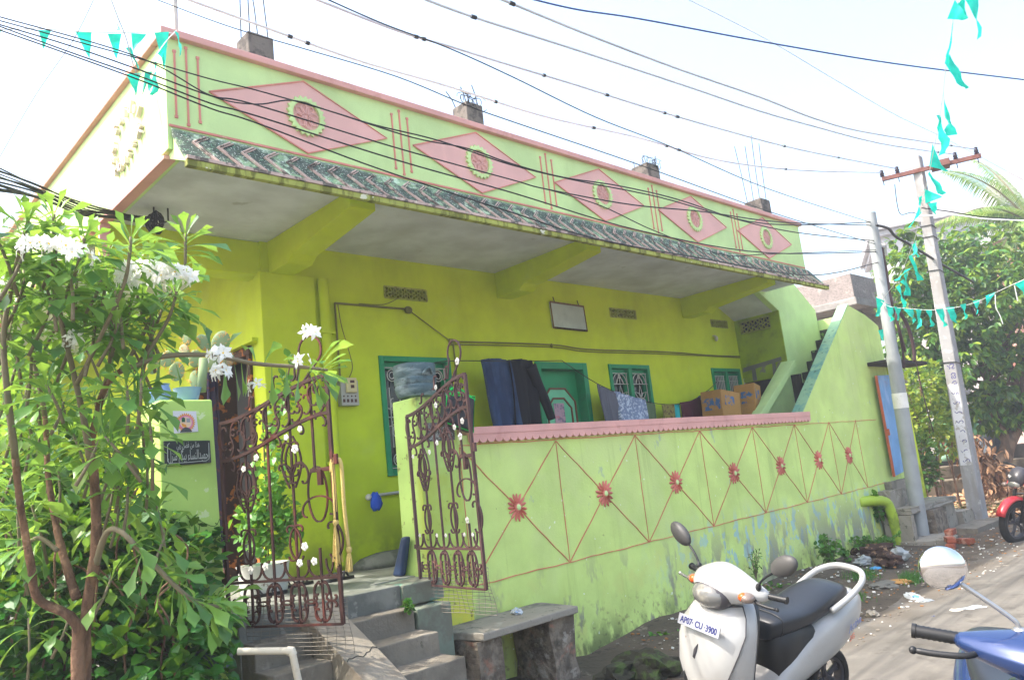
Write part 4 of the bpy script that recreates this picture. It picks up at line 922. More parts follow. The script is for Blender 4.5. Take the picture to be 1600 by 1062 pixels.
# rope with tassels hung on the red gate
t = thing('tasselled_rope', 'pale yellow rope with frayed tassels hanging over the red gate end', 'rope', tuple(PL(.86, 1.8)))
m_rope = mat('rope_yellow', (205, 180, 110), .9, bump=.8, bscale=90)
e0 = PL(.855, 1.80); sd_ = Vector((.716, -.698, 0))
def rp_(a, z): return e0+sd_*a+Vector((0, 0, z))
b = MB(); b.tube(smoothpts([rp_(-.005, -.34), rp_(-.0, -.1), rp_(.0, .0), rp_(.03, .025), rp_(.05, -.02), rp_(.05, -.25), rp_(.06, -.50)], 5), .012, 8); b.tube(smoothpts([rp_(-.012, -.05), rp_(-.005, .02), rp_(.02, .03), rp_(.05, .0)], 5), .010, 8); b.build('rope', m_rope, t, smooth=True)
for (a, z, L_, w_) in ((-.005, -.34, .25, .028), (.06, -.50, .12, .020)):
    b = MB()
    for k in range(26):
        an = random.uniform(0, 6.28); r_ = random.uniform(.3, 1)*w_; q = rp_(a, z); d_ = Vector((math.cos(an)*r_, math.sin(an)*r_, 0))
        b.tube([q+d_*.3, q+d_*.9+Vector((0, 0, -L_*.5)), q+d_*random.uniform(.7, 1.5)+Vector((0, 0, -L_*random.uniform(.85, 1.05)))], .004, 4)
    b.ball(rp_(a, z), (.018, .018, .022)); b.build('tassel', m_rope, t)
# PVC elbow, drain barrel end and sacking at the foot of the left pillar
t = thing('pvc_pipe', 'white plastic elbow pipe lying across the left steps', 'pipe', (2.0, 4.2, .7))
p0, p1, p2 = atY(372, 1017, 4.25), atY(456, 1016, 4.05), atY(466, 1062, 4.05)
b = MB(); b.tube([p0, p1.lerp(p0, .08)], .019, 12); b.tube([p1.lerp(p0, .08), p1, p1.lerp(p2, .12)], .024, 12); b.tube([p1.lerp(p2, .12), p2, p2+(p2-p1)*1.2], .019, 12); b.build('pipe', mat('pvc_white', (215, 205, 185), .4, [dict(c=(160, 145, 120), s=8, lo=.55, hi=.65, a=.6)]), t, smooth='auto')
b = MB(); q0 = atY(352, 1026, 4.5); M_ = Matrix.Translation(q0) @ Vector((.35, -.9, .1)).to_track_quat('Z', 'Y').to_matrix().to_4x4()
b.lathe([(.055, 0), (.055, -.35), (.048, -.35), (.045, -.02), (.047, 0)], 18, M_); tag(b.build('drain_stub', m_can, smooth='auto'), 'dark round pipe mouth poking out at the foot of the left pillar', 'pipe')
# pouch on bench
def crumple(name, label, c, pos, sz, m_, cat, seed, grp=None, flat=1.0):
    rr = random.Random(seed); bm = bmesh.new(); bmesh.ops.create_icosphere(bm, subdivisions=3, radius=1)
    from mathutils import noise as mn
    vs = []
    for v in bm.verts:
        n_ = mn.noise(v.co*1.7+Vector((seed*3.1, 0, 0)))*.55+mn.noise(v.co*4+Vector((0, seed*2.3, 0)))*.25
        p = v.co*(1+n_); vs.append(Vector((p.x*sz[0], p.y*sz[1], max(p.z, -.6)*sz[2]*flat)))
    fs = [tuple(v.index for v in f.verts) for f in bm.faces]; bm.free()
    zmin = min(v.z for v in vs); b = MB(); M_ = Matrix.Translation(pos) @ Matrix.Rotation(rr.uniform(0, 6), 4, 'Z'); b.add([M_ @ (v-Vector((0, 0, zmin))) for v in vs], fs)
    return tag(b.build(name, m_), label, cat, grp)
m_plw = mat('plastic_white', (205, 210, 215), .4, [dict(c=(60, 150, 210), s=10, lo=.55, hi=.58, a=.8)])
m_plc = mat('plastic_clear', (190, 195, 195), .25, transm=.4); m_rag = mat('rag_grey', (110, 108, 100), .9); m_trash = mat('trash_dark', (62, 44, 38), .9, [dict(c=(150, 120, 90), s=12, lo=.55, hi=.6, a=.8)])
crumple('snack_packet', 'small white and blue snack packet lying on the cement bench', 0, (4.33, 4.72, .556), (.05, .035, .03), m_plw, 'packet', 3)
# prickly pear in a tub on the porch edge
t = thing('prickly_pear', 'pale prickly pear cactus with orange spines behind the left pillar', 'cactus', (2.2, 5.5, 1.9))
m_cac = mat('cactus_pad', (128, 148, 104), .7, [dict(c=(165, 128, 104), s=9, lo=.56, hi=.66, a=.6)]); m_spine = mat('cactus_spine', (225, 160, 60), .6)
pads = [(305, 560, .055, .1), (345, 535, .075, .3), (318, 535, .055, -.4), (288, 552, .06, -.2), (262, 560, .055, .5), (330, 566, .065, .2), (292, 528, .045, -.2), (276, 580, .06, .2), (356, 562, .05, .4), (240, 572, .05, .4), (305, 592, .055, .0)]
bp_ = MB(); sp = MB()
for (x, y, r_, tl) in pads:
    c_ = atY(x, y, 5.14+random.uniform(-.06, .1)); M_ = Matrix.Rotation(random.uniform(-.5, .5)-.7, 4, 'Z') @ Matrix.Rotation(tl, 4, 'Y')
    bp_.ball(c_, (r_*.8, r_*.22, r_*1.1), 14, 10, M=M_)
    for _ in range(30):
        a = random.uniform(0, 6.28); q = random.uniform(.4, 1); sd_ = random.choice((-1, 1))
        p = c_+M_ @ Vector((math.cos(a)*r_*.8*q, sd_*r_*.22*math.sqrt(max(0, 1-q*q)), math.sin(a)*r_*1.1*q)); d_ = (p-c_).normalized()
        for _ in range(2):
            e_ = p+(d_+Vector((random.uniform(-.6, .6), random.uniform(-.6, .6), random.uniform(-.6, .6)))).normalized()*random.uniform(.015, .035); sp.tube([p, e_], [.0014, .0005], 3, cap=False)
bp_.tube([atY(315, 612, 5.14), atY(318, 560, 5.14)], .03, 10); bp_.build('pad', m_cac, t, smooth=True); sp.build('spine', m_spine, t)
q = atY(318, 618, 5.14); b = MB(); b.lathe([(.06, 0), (.085, .09), (.09, .10), (.08, .10), (.075, .08)], 18, Matrix.Translation((2.0, 5.14, 2.311))); b.build('tub', mat('tub_blue', (120, 150, 190), .5, [dict(c=(190, 205, 220), s=8, lo=.5, hi=.6, a=.6)]), t, smooth='auto')
# flower pot (blue) things behind pillar
for i, (x, y, lab) in enumerate(((245, 600, 'pale blue plastic pot at the front corner of the left pillar top'), (272, 606, 'pale blue plastic pot behind the front pot on the left pillar top'))):
    q = Vector((1.80+i*.0, 5.03+i*.17, 0)); t = thing('plastic_pot', lab, 'pot', (q.x, q.y, 2.31), 'blue plastic pots on the left pillar')
    b = MB(); b.lathe([(.035, 0), (.05, .02), (.055, .06), (.045, .09), (.042, .10), (.05, .11), (.04, .11), (.035, .08)], 16, Matrix.Translation((q.x, q.y, 2.311))); b.build('pot_body', mat('pot_blue%d' % i, (130, 160, 200), .4), t, smooth='auto')
# curtain and hanging clothes in the entrance
cloth('door_curtain', 'dark purple curtain hanging in the entrance behind the left pillar', (58, 50, 78), [(3.0, 2.9), (3.1, 2.9)], 1.1, 7.2, 2, .02, cat='curtain', grp=None, layers=[dict(c=(120, 60, 50), s=14, lo=.55, hi=.6, a=.6)])
# small lamp bracket on ceiling with the bundle of cables
t = thing('cable_bracket', 'steel hook bracket under the porch ceiling gripping the black cable bundle', 'bracket', (2.14, 5.99, ZS))
b = MB(); hb = atY(243, 345, 6.0); b.tube([(2.12, 5.98, ZS), (2.12, 5.98, hb.z), (2.16, 5.99, hb.z-.03)], .007, 6); b.tube([(2.22, 5.96, ZS), (2.22, 5.96, hb.z), (2.16, 5.99, hb.z-.03)], .007, 6)
for k in range(9):
    r_ = .045+.02*random.random(); c_ = hb+Vector((random.uniform(-.02, .02), random.uniform(-.02, .02), random.uniform(-.03, .03))); ax = random.uniform(0, 3)
    b.tube([c_+Vector((r_*math.cos(a)*math.cos(ax), r_*math.cos(a)*math.sin(ax), r_*math.sin(a)*1.2)) for a in np.linspace(0, 2*PI, 13)[:-1]], .007, 5, closed=True)
b.build('hook', m_wire, t)
# ================================================================ GROUND, STREET, BACKGROUND
m_ground = mat('dirt_ground', (92, 81, 69), .95, [dict(c=(74, 66, 55), s=1.1, lo=.42, hi=.6, a=.8, x=(13.5, 11)), dict(c=(140, 110, 84), s=1.5, lo=.35, hi=.6, a=.8, x=(14, 16)), dict(c=(150, 138, 120), s=6, lo=.6, hi=.68, a=.6), dict(c=(50, 46, 38), s=12, lo=.58, hi=.64, a=.6), dict(c=(190, 185, 175), s=40, lo=.70, hi=.73, a=.8), dict(c=(80, 105, 45), s=2.3, lo=.6, hi=.68, a=.5, x=(14, 15.5))], bump=.7, bscale=14, bdist=.03)
gn = MB(); gn.box(-1200, 1200, -1200, 1200, -.55, -.006); tag(gn.build('ground', m_ground), 'dark littered earth between the wall and the lane', None, kind='structure')
# the earth strip by the wall, uneven
b = MB(); nx, ny = 150, 34; vs = []
from mathutils import noise as mnoise
for j in range(ny+1):
    for i in range(nx+1):
        x = 2+i*.16; y = 2.6+j*.16; h_ = .02+.05*mnoise.noise(Vector((x*.9, y*.9, 0)))+.02*mnoise.noise(Vector((x*4, y*4, 3)))
        h_ += .10*max(0, (y-4.2))*(1 if x > 5.4 else 0)*max(0, min(1, (x-5.4)))*max(.0, min(1, (13-x)/2+.5))
        if j == 0 or i in (0, nx) or j == ny: h_ = -.05
        vs.append((x, y, h_))
b.add(vs, [(j*(nx+1)+i, j*(nx+1)+i+1, (j+1)*(nx+1)+i+1, (j+1)*(nx+1)+i) for j in range(ny) for i in range(nx)])
tag(b.build('earth_verge', m_ground, smooth=True), 'uneven verge of dark earth', None, kind='structure')
m_road = mat('concrete_lane', (112, 107, 99), .9, [dict(c=(84, 79, 71), s=1.3, lo=.48, hi=.68, a=.6), dict(c=(76, 71, 64), s=5, lo=.56, hi=.66, a=.5), dict(c=(132, 126, 115), s=3, lo=.56, hi=.7, a=.5), dict(c=(70, 66, 60), s=50, lo=.66, hi=.7, a=.6), dict(c=(78, 73, 66), s=1.6, lo=.5, hi=.7, a=.25, st=(.3, 1.6, 1)), dict(c=(96, 84, 70), s=2.5, lo=.35, hi=.6, a=.8, y=(2.7, 3.3))], bump=.4, bscale=30)
edge = [(x, 3.25+.012*(x-6)**1.0+.16*mnoise.noise(Vector((x*.8, 1, 0)))+.07*mnoise.noise(Vector((x*3.1, 4, 0)))+(.09*(x-9) if x > 9 else 0)*.9) for x in np.arange(-12, 20, .15)]
b = MB(); vs = []; 
for x, y in edge: vs += [(x, -7, .05), (x, y-.6, .05), (x, y, .036)]
b.add(vs, [(3*i+k, 3*i+k+3, 3*i+k+4, 3*i+k+1) for i in range(len(edge)-1) for k in (0, 1)]); 
tag(b.build('road', m_road, smooth=True), 'worn pale concrete lane', None, kind='structure')
# pebbles and chips on the verge : uncountable litter
b = MB()
for k in range(1500):
    x = random.uniform(5.5, 15); y = random.uniform(2.9, 4.9); r_ = random.choice((.005, .007, .009, .014)); 
    M_ = Matrix.Rotation(random.uniform(0, 6), 4, 'Z') @ Matrix.Rotation(random.uniform(-.5, .5), 4, 'X')
    b.box(-r_, r_, -r_*random.uniform(.5, 1), r_*.8, -r_*.4, r_*random.uniform(.2, .6), random.choice((0, 0, 1, 2)), M=Matrix.Translation((x, y, .045+.10*max(0, y-4.2)*max(0, min(1, x-5.4)))) @ M_)
tag(b.build('gravel_litter', [mat('pebble', (120, 112, 100), .9, var=0), mat('paper_bit', (210, 208, 200), .8, var=0), mat('dry_leaf_bit', (150, 105, 60), .9, var=0)]), 'small stones, paper bits and dry leaves scattered on the earth', None, kind='stuff')
# poles
m_pole = mat('galvanised_pole', (152, 156, 156), .55, [dict(c=(115, 118, 118), s=4, lo=.5, hi=.66, a=.5, st=(1, 1, .2))], bump=.1)
t = thing('steel_pole', 'round grey steel pole with a white band standing in a cement footing', 'pole', (12.4, 4.62, 0))
b = MB(); pA, pB = Vector((12.42, 4.58, 0)), Vector((12.42, 4.41, 5.06)); mid = pA.lerp(pB, .55)
b.tube([pA, pA.lerp(pB, .35), mid, mid.lerp(pB, .02), pB], [.108, .104, .099, .086, .082], 24); b.build('pole_shaft', m_pole, t, smooth='auto')
wb0, wb1 = pA.lerp(pB, .395), pA.lerp(pB, .44); b = MB(); b.tube([wb0, wb1], .1075, 24); b.build('white_band', m_white, t, smooth='auto')
b = MB(); b.lathe([(.50, -.3), (.49, .09), (.45, .115), (.08, .13)], 28, Matrix.Translation((12.42, 4.6, 0))); b.build('footing', m_conc, t, smooth='auto')
b = MB(); b.box(12.46, 12.74, 4.38, 4.50, 4.52, 4.56); b.box(12.70, 12.74, 4.38, 4.52, 4.40, 4.6); b.tube([(12.58, 4.42, 4.55), (12.58, 4.42, 4.38)], .03, 8); b.box(12.5, 12.56, 4.40, 4.48, 3.45, 3.55)
for k in range(3): b.tube([pA.lerp(pB, .70+.045*k)+Vector((-.1, -.02, 0)), pA.lerp(pB, .70+.045*k)+Vector((-.13, -.02, 0))], .012, 6)
b.build('clamp', m_grille, t)
cb = MB(); q = [(12.50, 4.36, 4.5), (12.46, 4.35, 4.1), (12.44, 4.36, 3.7), (12.52, 4.37, 3.3), (12.62, 4.4, 2.9), (12.66, 4.45, 2.6)]
cb.tube(smoothpts(q, 6), .018, 8); cb.tube(smoothpts([(12.56, 4.40, 3.55), (12.72, 4.38, 3.5), (12.85, 4.34, 3.25), (12.92, 4.34, 2.95), (12.9, 4.36, 2.7)], 6), .028, 8); cb.tube(smoothpts([(12.56, 4.36, 3.55), (12.45, 4.34, 3.4), (12.47, 4.34, 3.15), (12.6, 4.36, 2.85)], 6), .02, 8); cb.tube(smoothpts([(12.95, 4.36, 2.8), (12.98, 4.36, 2.2), (13.1, 4.36, 1.6)], 5), .008, 6)
cb.build('service_cable', mat('cable_redbrown', (70, 48, 50), .6), t, smooth=True)
t = thing('concrete_pole', 'square concrete power pole with rusty cross arm and peeling painted lettering', 'pole', (14.6, 4.45, 0))
pA2, pB2 = Vector((14.6, 4.45, -.2)), Vector((14.6, 4.23, 6.40)); b = MB()
rg = []
for k in range(9):
    c_ = pA2.lerp(pB2, k/8); w_ = lerp(.145, .09, k/8); rg.append([c_+Vector(v) for v in ((-w_, -w_*.8, 0), (w_, -w_*.8, 0), (w_, w_*.8, 0), (-w_, w_*.8, 0))])
b.loft(rg); b.build('pole_shaft', mat('pole_concrete', (148, 147, 147), .85, [dict(c=(130, 125, 120), s=5, lo=.5, hi=.65, a=.6, st=(1, 1, .2)), dict(c=(205, 202, 198), s=9, lo=.6, hi=.66, a=.4)], bump=.4), t, bevel=.015)
b = MB()
for k in range(11):
    z_ = 1.05+k*.16; c_ = pA2.lerp(pB2, (z_+.2)/6.6); w_ = lerp(.145, .09, (z_+.2)/6.6)
    b.text('సపబలదరనకమబస'[k], .15, (c_.x-w_-.002, c_.y-.02, z_), (0, 0, 1), (0, 1, 0), .002)
MBq = b
# painted notice strip with vertical lettering on the -X face
q_ = MB(); z0_, z1_ = 1.0, 2.35
def pface(z_, o=.003): c_ = pA2.lerp(pB2, (z_+.2)/6.6); w_ = lerp(.145, .09, (z_+.2)/6.6); return c_.x-w_-o, c_.y, w_
for a_, c__ in ((z0_, z1_),):
    xa, ya, wa = pface(a_); xb, yb, wb = pface(c__)
    q_.add([(xa, ya+.09, a_), (xa, ya-.09, a_), (xb, yb-.075, c__), (xb, yb+.075, c__)], [(0, 1, 2, 3)])
q_.build('whitewashed_notice', mat('notice_whitewash', (200, 200, 205), .8, [dict(c=(150, 145, 140), s=12, lo=.55, hi=.6, a=.8)]), t)
MBq.build('painted_lettering', mat('lettering_violet', (80, 78, 130), .8), t)
armA, armB = Vector((14.31, 4.77, 6.12)), Vector((14.83, 3.31, 6.12)); ad = (armB-armA).normalized()
b = MB(); M_ = Matrix.Translation((armA+armB)/2) @ ad.to_track_quat('X', 'Z').to_matrix().to_4x4(); hl = (armB-armA).length/2
b.box(-hl, hl, -.03, .03, -.035, .035, M=M_); b.box(-.18+.2, .10+.2, -.14, .14, -.05, .06, M=M_); b.build('cross_arm', mat('rust_steel', (116, 76, 68), .8, [dict(c=(100, 55, 45), s=12, lo=.5, hi=.6, a=.7)]), t)
m_ins = mat('insulator_brown', (52, 40, 52), .25)
INS = []
for f_ in (.01, .17, .76, .965):
    c_ = armA.lerp(armB, f_); i_ = MB(); M_ = Matrix.Translation(c_)
    i_.lathe([(.008, -.12), (.009, .04), (.034, .05), (.040, .065), (.026, .08), (.037, .09), (.038, .11), (.024, .12), (.032, .135), (.032, .155), (.014, .17)], 14, M_); i_.build('insulator', m_ins, t, smooth='auto'); INS.append(c_+Vector((0, 0, .13)))
b = MB()
for z_ in (4.9, 4.3, 2.7, 5.1): xa, ya, wa = pface(z_); b.tube([(14.6-wa-.01, ya-wa*.8-.01, z_+.01), (14.6+wa+.01, ya-wa*.8-.01, z_-.02), (14.6+wa+.01, ya+wa*.8+.01, z_), (14.6-wa-.01, ya+wa*.8+.01, z_+.03)], .008, 5, closed=True)
b.build('tie_wire', m_wire, t)
# green drain pipe from the wall
b = MB(); pts = smoothpts([(11.42, YW+.05, .72), (11.62, YW-.03, .72), (11.85, YW-.16, .68), (11.92, YW-.19, .55), (11.97, YW-.2, .3), (12.02, YW-.2, .02)], 5); b.tube(pts, .075, 16); tag(b.build('drain_downpipe', mat('drain_green', (160, 185, 60), .5, [dict(c=(110, 130, 50), s=6, lo=.5, hi=.62, a=.6)], bump=.1), smooth=True), 'thick lime green drain pipe bending down to the ground beside the steel pole', 'pipe')
# neighbour's steps
ns = thing('side_steps', 'broken grey concrete and brick steps behind the steel pole', 'steps', (13.2, 4.8, 0))
for (x0, x1, y0, y1, z0, z1) in ((12.36, 13.30, 4.84, 5.4, -.3, .93), (12.0, 12.5, 4.75, 4.92, .5, .82), (12.0, 13.95, 4.50, 5.2, .47, .56), (13.15, 13.95, 4.55, 5.2, -.3, .46), (12.62, 13.15, 4.42, 4.6, -.3, .46), (11.95, 12.06, 4.5, 4.9, -.3, .46), (13.96, 14.45, 4.45, 5.2, -.3, .30)):
    rough_box(x0, x1, y0, y1, z0, z1, .009, (7, 5, 5)).build('step_block', m_rub if (12.6 < x0 < 12.7) else m_conc, ns)
rough_box(13.15, 14.6, 4.05, 4.45, -.3, .12, .01, (8, 4, 2)).build('step_block', m_step, ns)
m_brick = mat('red_brick', (150, 82, 62), .9, [dict(c=(190, 150, 130), s=9, lo=.52, hi=.62, a=.7), dict(c=(70, 50, 40), s=7, lo=.56, hi=.62, a=.7)], bump=.6)
for i, (x, y, z, rz, lab) in enumerate(((11.75, 3.98, .05, .2, 'red brick at the bottom of the small pile beside the pole footing'), (11.82, 4.0, .13, .5, 'brick lying on top of the pile beside the pole footing'), (12.05, 4.05, .205, .1, 'mortared brick crowning the pile by the broken steps'), (12.25, 3.95, .05, 1.2, 'half buried brick to the right of the brick pile'))):
    b = MB(); b.box(-.115, .115, -.055, .055, -.035, .04, M=Matrix.Translation((x, y, z)) @ Matrix.Rotation(rz, 4, 'Z')); tag(b.build('brick', m_brick, bevel=.008), lab, 'brick', 'loose bricks by the pole')
# litter items
def gz(x, y): return .03+.10*max(0, y-4.2)
def L(x, y): q = atZ(x, y, .07); return q.x, q.y
for i, (px, py, nm, lab, sz, m_, cat) in enumerate((
  (1350, 880, 'plastic_bag', 'pale crumpled plastic bag by the weeds at the wall foot', (.12, .08, .06), m_plc, 'bag'),
  (1405, 871, 'plastic_bag', 'whitish translucent plastic bag against the pole footing', (.14, .1, .10), m_plc, 'bag'),
  (1365, 866, 'rubbish_heap', 'brown heap of rotting rubbish with an orange wrapper', (.32, .18, .09), m_trash, 'rubbish'),
  (1390, 878, 'rubbish_heap', 'smaller dark rubbish heap beside the translucent bag', (.18, .14, .10), m_trash, 'rubbish'),
  (1368, 858, 'wrapper', 'bright orange wrapper lying on the brown rubbish', (.08, .05, .04), mat('wrapper_orange', (225, 110, 60), .5), 'wrapper'),
  (1368, 884, 'wrapper', 'blue and green wrapper in front of the rubbish heap', (.06, .04, .02), mat('wrapper_blue', (80, 160, 210), .5), 'wrapper'),
  (1380, 910, 'rag', 'grey rag lying flat on the dark earth', (.22, .12, .03), m_rag, 'rag'),
  (1405, 905, 'cardboard_scrap', 'pale brown cardboard scrap touching the grey rag', (.14, .10, .025), m_card, 'scrap'),
  (1425, 929, 'plastic_bottle', 'crushed clear plastic bottle with blue label on the earth edge', (.13, .04, .035), m_plw, 'bottle'),
  (1445, 934, 'plastic_sachet', 'brown clear sachet next to the crushed bottle', (.07, .05, .02), m_plc, 'sachet'),
  (1363, 956, 'stone', 'pale flat stone on the earth near the scooter tail', (.07, .05, .035), m_conc, 'stone'),
  (1457, 958, 'bottle_cap', 'small dark blue bottle cap on the lane edge', (.018, .018, .014), m_wireb, 'cap'),
  (1520, 945, 'paper_scrap', 'torn white paper scrap lying on the concrete lane', (.12, .06, .02), mat('paper_white', (215, 225, 230), .7), 'paper'),
  (1495, 949, 'paper_scrap', 'small beige paper scrap left of the white one', (.06, .05, .02), mat('paper_beige', (200, 190, 175), .7), 'paper'),
  (1575, 879, 'twig_scrap', 'flat pale stick lying across the far lane', (.14, .02, .012), mat('stick_pale', (190, 180, 165), .8), 'stick'))):
    x, y = L(px, py); crumple(nm, lab, 0, (x, y, gz(x, y)), sz, m_, cat, i+11)
for i, (px, py, s_, lab) in enumerate(((970, 1045, .20, 'dark mossy rock at the wall foot near the bench'), (1010, 1038, .26, 'larger black mossy rock left of the scooter front'), (1040, 1030, .16, 'dark rock half hidden by the scooter wheel'))):
    q = atZ(px, py, .1); crumple('mossy_rock', lab, 0, (q.x, min(q.y, 4.75), .0), (s_, s_*.6, s_*.5), mat('rock_dark%d' % i, (46, 46, 36), .95, [dict(c=(70, 95, 40), s=9, lo=.5, hi=.62, a=.6)], bump=.8), 'rock', i+50, 'mossy rocks at the wall foot')
# ---------------- background beyond the house
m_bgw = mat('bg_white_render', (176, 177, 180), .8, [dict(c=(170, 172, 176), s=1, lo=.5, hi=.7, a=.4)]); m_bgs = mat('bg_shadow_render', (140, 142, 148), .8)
t = thing('unfinished_building', 'unfinished grey concrete building with brick parapet behind the staircase', 'building', (19, 10, 0))
nbx = MB(); Xn = 17.9; c0 = atX(1328, 427, 19.5)
# upper slab with parapet: corner nearest at pixel (1328,427)
K = atY(1328, 427, 8.2); KL = atX(1265, 446, K.x) ; 
b = MB(); b.box(K.x, K.x+9, K.y, K.y+9, K.z-.66, K.z); b.build('brick_parapet', mat('bare_blockwork', (140, 130, 126), .9, [dict(c=(105, 98, 95), s=16, lo=.48, hi=.6, a=.7, st=(1, 1, 2)), dict(c=(185, 175, 165), s=3, lo=.55, hi=.66, a=.5)], bump=.6), t)
b = MB(); b.box(K.x-.06, K.x+9.06, K.y-.06, K.y+9, K.z-.86, K.z-.661); b.build('roof_slab', m_rcc, t, bevel=.02)
b = MB(); b.box(K.x+.9, K.x+1.15, K.y+.3, K.y+9, K.z-1.25, K.z-.861); b.box(K.x+1.2, K.x+9, K.y+.5, K.y+.8, K.z-1.25, K.z-.861); b.box(K.x+.1, K.x+.35, K.y+2.6, K.y+2.85, K.z-1.25, K.z-.861); b.build('roof_beam', m_rcc, t, bevel=.02)
for i, (dx, dy) in enumerate(((.85, .55), (.85, 4.2), (4.6, .55), (8.3, .55))):
    MB().box(K.x+dx, K.x+dx+.34, K.y+dy, K.y+dy+.34, 0, K.z-1.251).build('column', m_rcc, t, bevel=.01)
b = MB(); b.box(K.x+2.2, K.x+8.6, K.y+3.5, K.y+8.5, 0, K.z-1.3); b.build('inner_wall', mat('block_shade', (92, 88, 86), .9), t)
b = MB(); b.box(K.x+.6, K.x+9, K.y+.3, K.y+9, 2.6, 2.9); b.build('floor_slab', m_rcc, t)
# white building
t = thing('white_house', 'large white house with stepped cornices behind the trees', 'building', (24, 8, 0))
Kw = atD(1395, 345, 24)
def bgbox(name, x0p, y0p, depth, w, h, d, m_, tt, rz=-.20, bev=.03):
    q = atD(x0p, y0p, depth); b = MB(); M_ = Matrix.Translation(q) @ Matrix.Rotation(rz, 4, 'Z'); b.box(0, w, 0, d, -h, 0, M=M_); return b.build(name, m_, tt, bevel=bev), M_
_, Mw = bgbox('upper_block', 1376, 362, 36, 15, 3.2, 8, m_bgw, t, rz=-1.12)
b = MB(); b.box(-.45, 15.5, -.45, 8, -.40, -.0, M=Mw @ Matrix.Translation((0, 0, .4))); b.box(-.25, 15.3, -.25, 8, -.65, -.41, M=Mw @ Matrix.Translation((0, 0, .4))); b.box(-.40, 15.3, -.40, 8, -3.5, -3.1, M=Mw @ Matrix.Translation((0, 0, .2))); b.build('cornice', m_bgw, t, bevel=.03)
b = MB(); b.box(.9, 9.2, -.04, .1, -2.3, -.6, M=Mw); b.build('recess_shade_panel', m_bgs, t)  # flat panel standing proud, a recess's shade put into its colour
b = MB(); b.box(.3, 15, .3, 8, -14, -3.2, M=Mw); b.build('lower_block', mat('bg_cream_render', (205, 200, 196), .8), t)
b = MB(); b.box(5.3, 9.0, 1.4, 7, .4, 2.0, M=Mw); b.build('roof_room', mat('bg_room_render', (188, 180, 178), .8), t, bevel=.03)
b = MB(); 
for k in range(3): b.box(.29, .31, .8+k*1.6, 1.7+k*1.6, -6.8, -5.0, M=Mw)
for k in range(3): b.box(1.2+k*2.6, 2.2+k*2.6, .27, .33, -4.8, -3.4, M=Mw)
b.build('window', m_glass, t)
t = thing('brick_house', 'red brick faced house with white trim at the far right edge', 'building', (26, 3, 0))
_, Mb = bgbox('wall', 1552, 372, 33, 11, 14, 7, mat('facing_brick', (150, 98, 82), .85, [dict(c=(205, 190, 180), s=5, lo=.56, hi=.58, a=.8, st=(.3, .3, 6))], bump=.2), t, rz=-1.1)
b = MB(); b.box(-.2, 11.2, -.25, 7, -.15, .35, M=Mb); b.build('cornice', m_bgw, t, bevel=.03)
b = MB()
for k in range(2): b.box(.7+k*1.9, 1.75+k*1.9, -.05, .04, -1.9, -.7, M=Mb)
b.build('window_trim', m_bgw, t)
b = MB()
for k in range(2): b.box(.82+k*1.9, 1.63+k*1.9, -.07, -.045, -1.78, -.82, M=Mb)
b.build('window', m_glass, t)
# low ledges, tarpaulins and shack under the tree
def bgt(px, py, D_): return atD(px, py, D_)
ld = thing('stone_ledge', 'dark stepped stone ledges at the edge of the yard under the tree', 'ledge', (18.5, 6.6, 0))
def rowbox(pa, pb, D_, h, dpt, m_, par, nm, zb=None):
    a = atD(*pa, D_); c = atD(*pb, D_); d = Vector((c.x-a.x, c.y-a.y, 0)); L_ = d.length; d.normalize(); nn = Vector((-d.y, d.x, 0))
    if nn.dot(cf) < 0: nn = -nn
    z1 = (a.z+c.z)/2; M_ = Matrix(((d.x, nn.x, 0, a.x), (d.y, nn.y, 0, a.y), (0, 0, 1, 0), (0, 0, 0, 1)))
    b = MB(); b.box(0, L_, 0, dpt, z1-h if zb is None else zb, z1, M=M_); return b.build(nm, m_, par, bevel=.02)
m_ledge = mat('ledge_stone', (120, 108, 92), .95, [dict(c=(50, 45, 38), s=3, lo=.42, hi=.6, a=.8)], bump=.7)
rowbox((1420, 737), (1600, 713), 20.5, .3, .6, m_ledge, ld, 'ledge_course'); rowbox((1425, 756), (1560, 742), 19.2, .3, .7, m_ledge, ld, 'ledge_course', -.3); 
rowbox((1405, 712), (1640, 690), 22, 1.5, .4, mat('dark_wall_brown', (52, 46, 40), .95, [dict(c=(95, 85, 72), s=2, lo=.5, hi=.66, a=.6)], bump=.5), ld, 'back_wall', -.3)  # dark brown base with random lighter patches
def tarp(pts, D_, c, nm, lab):
    A, B_, C_, E_ = [atD(*p, D_+random.uniform(-.15, .15)) for p in pts]; b = MB(); n = 12; vs = []
    for j in range(n+1):
        for i in range(n+1):
            u, v = i/n, j/n; p = A.lerp(B_, u).lerp(E_.lerp(C_, u), v); p = p+cf*(.10*math.sin(u*9+v*3)+.06*math.sin(v*11)); vs.append(p)
    b.add(vs, [(j*(n+1)+i, j*(n+1)+i+1, (j+1)*(n+1)+i+1, (j+1)*(n+1)+i) for j in range(n) for i in range(n)]); o = b.build(nm, mat('tarp_'+nm, c, .6, [dict(c=(150, 175, 160), s=1.6, lo=.5, hi=.62, a=.5)], bump=.2), smooth=True)
    md = o.modifiers.new('thick', 'SOLIDIFY'); md.thickness = .02; return tag(o, lab, 'tarpaulin')
tarp([(1462, 640), (1530, 630), (1528, 710), (1466, 720)], 19.5, (86, 140, 108), 'green_tarpaulin', 'faded green tarpaulin hung behind the power pole')
tarp([(1528, 620), (1590, 612), (1578, 708), (1534, 716)], 19.0, (95, 104, 116), 'grey_tarpaulin', 'grey blue tarpaulin hung between the two tree trunks')
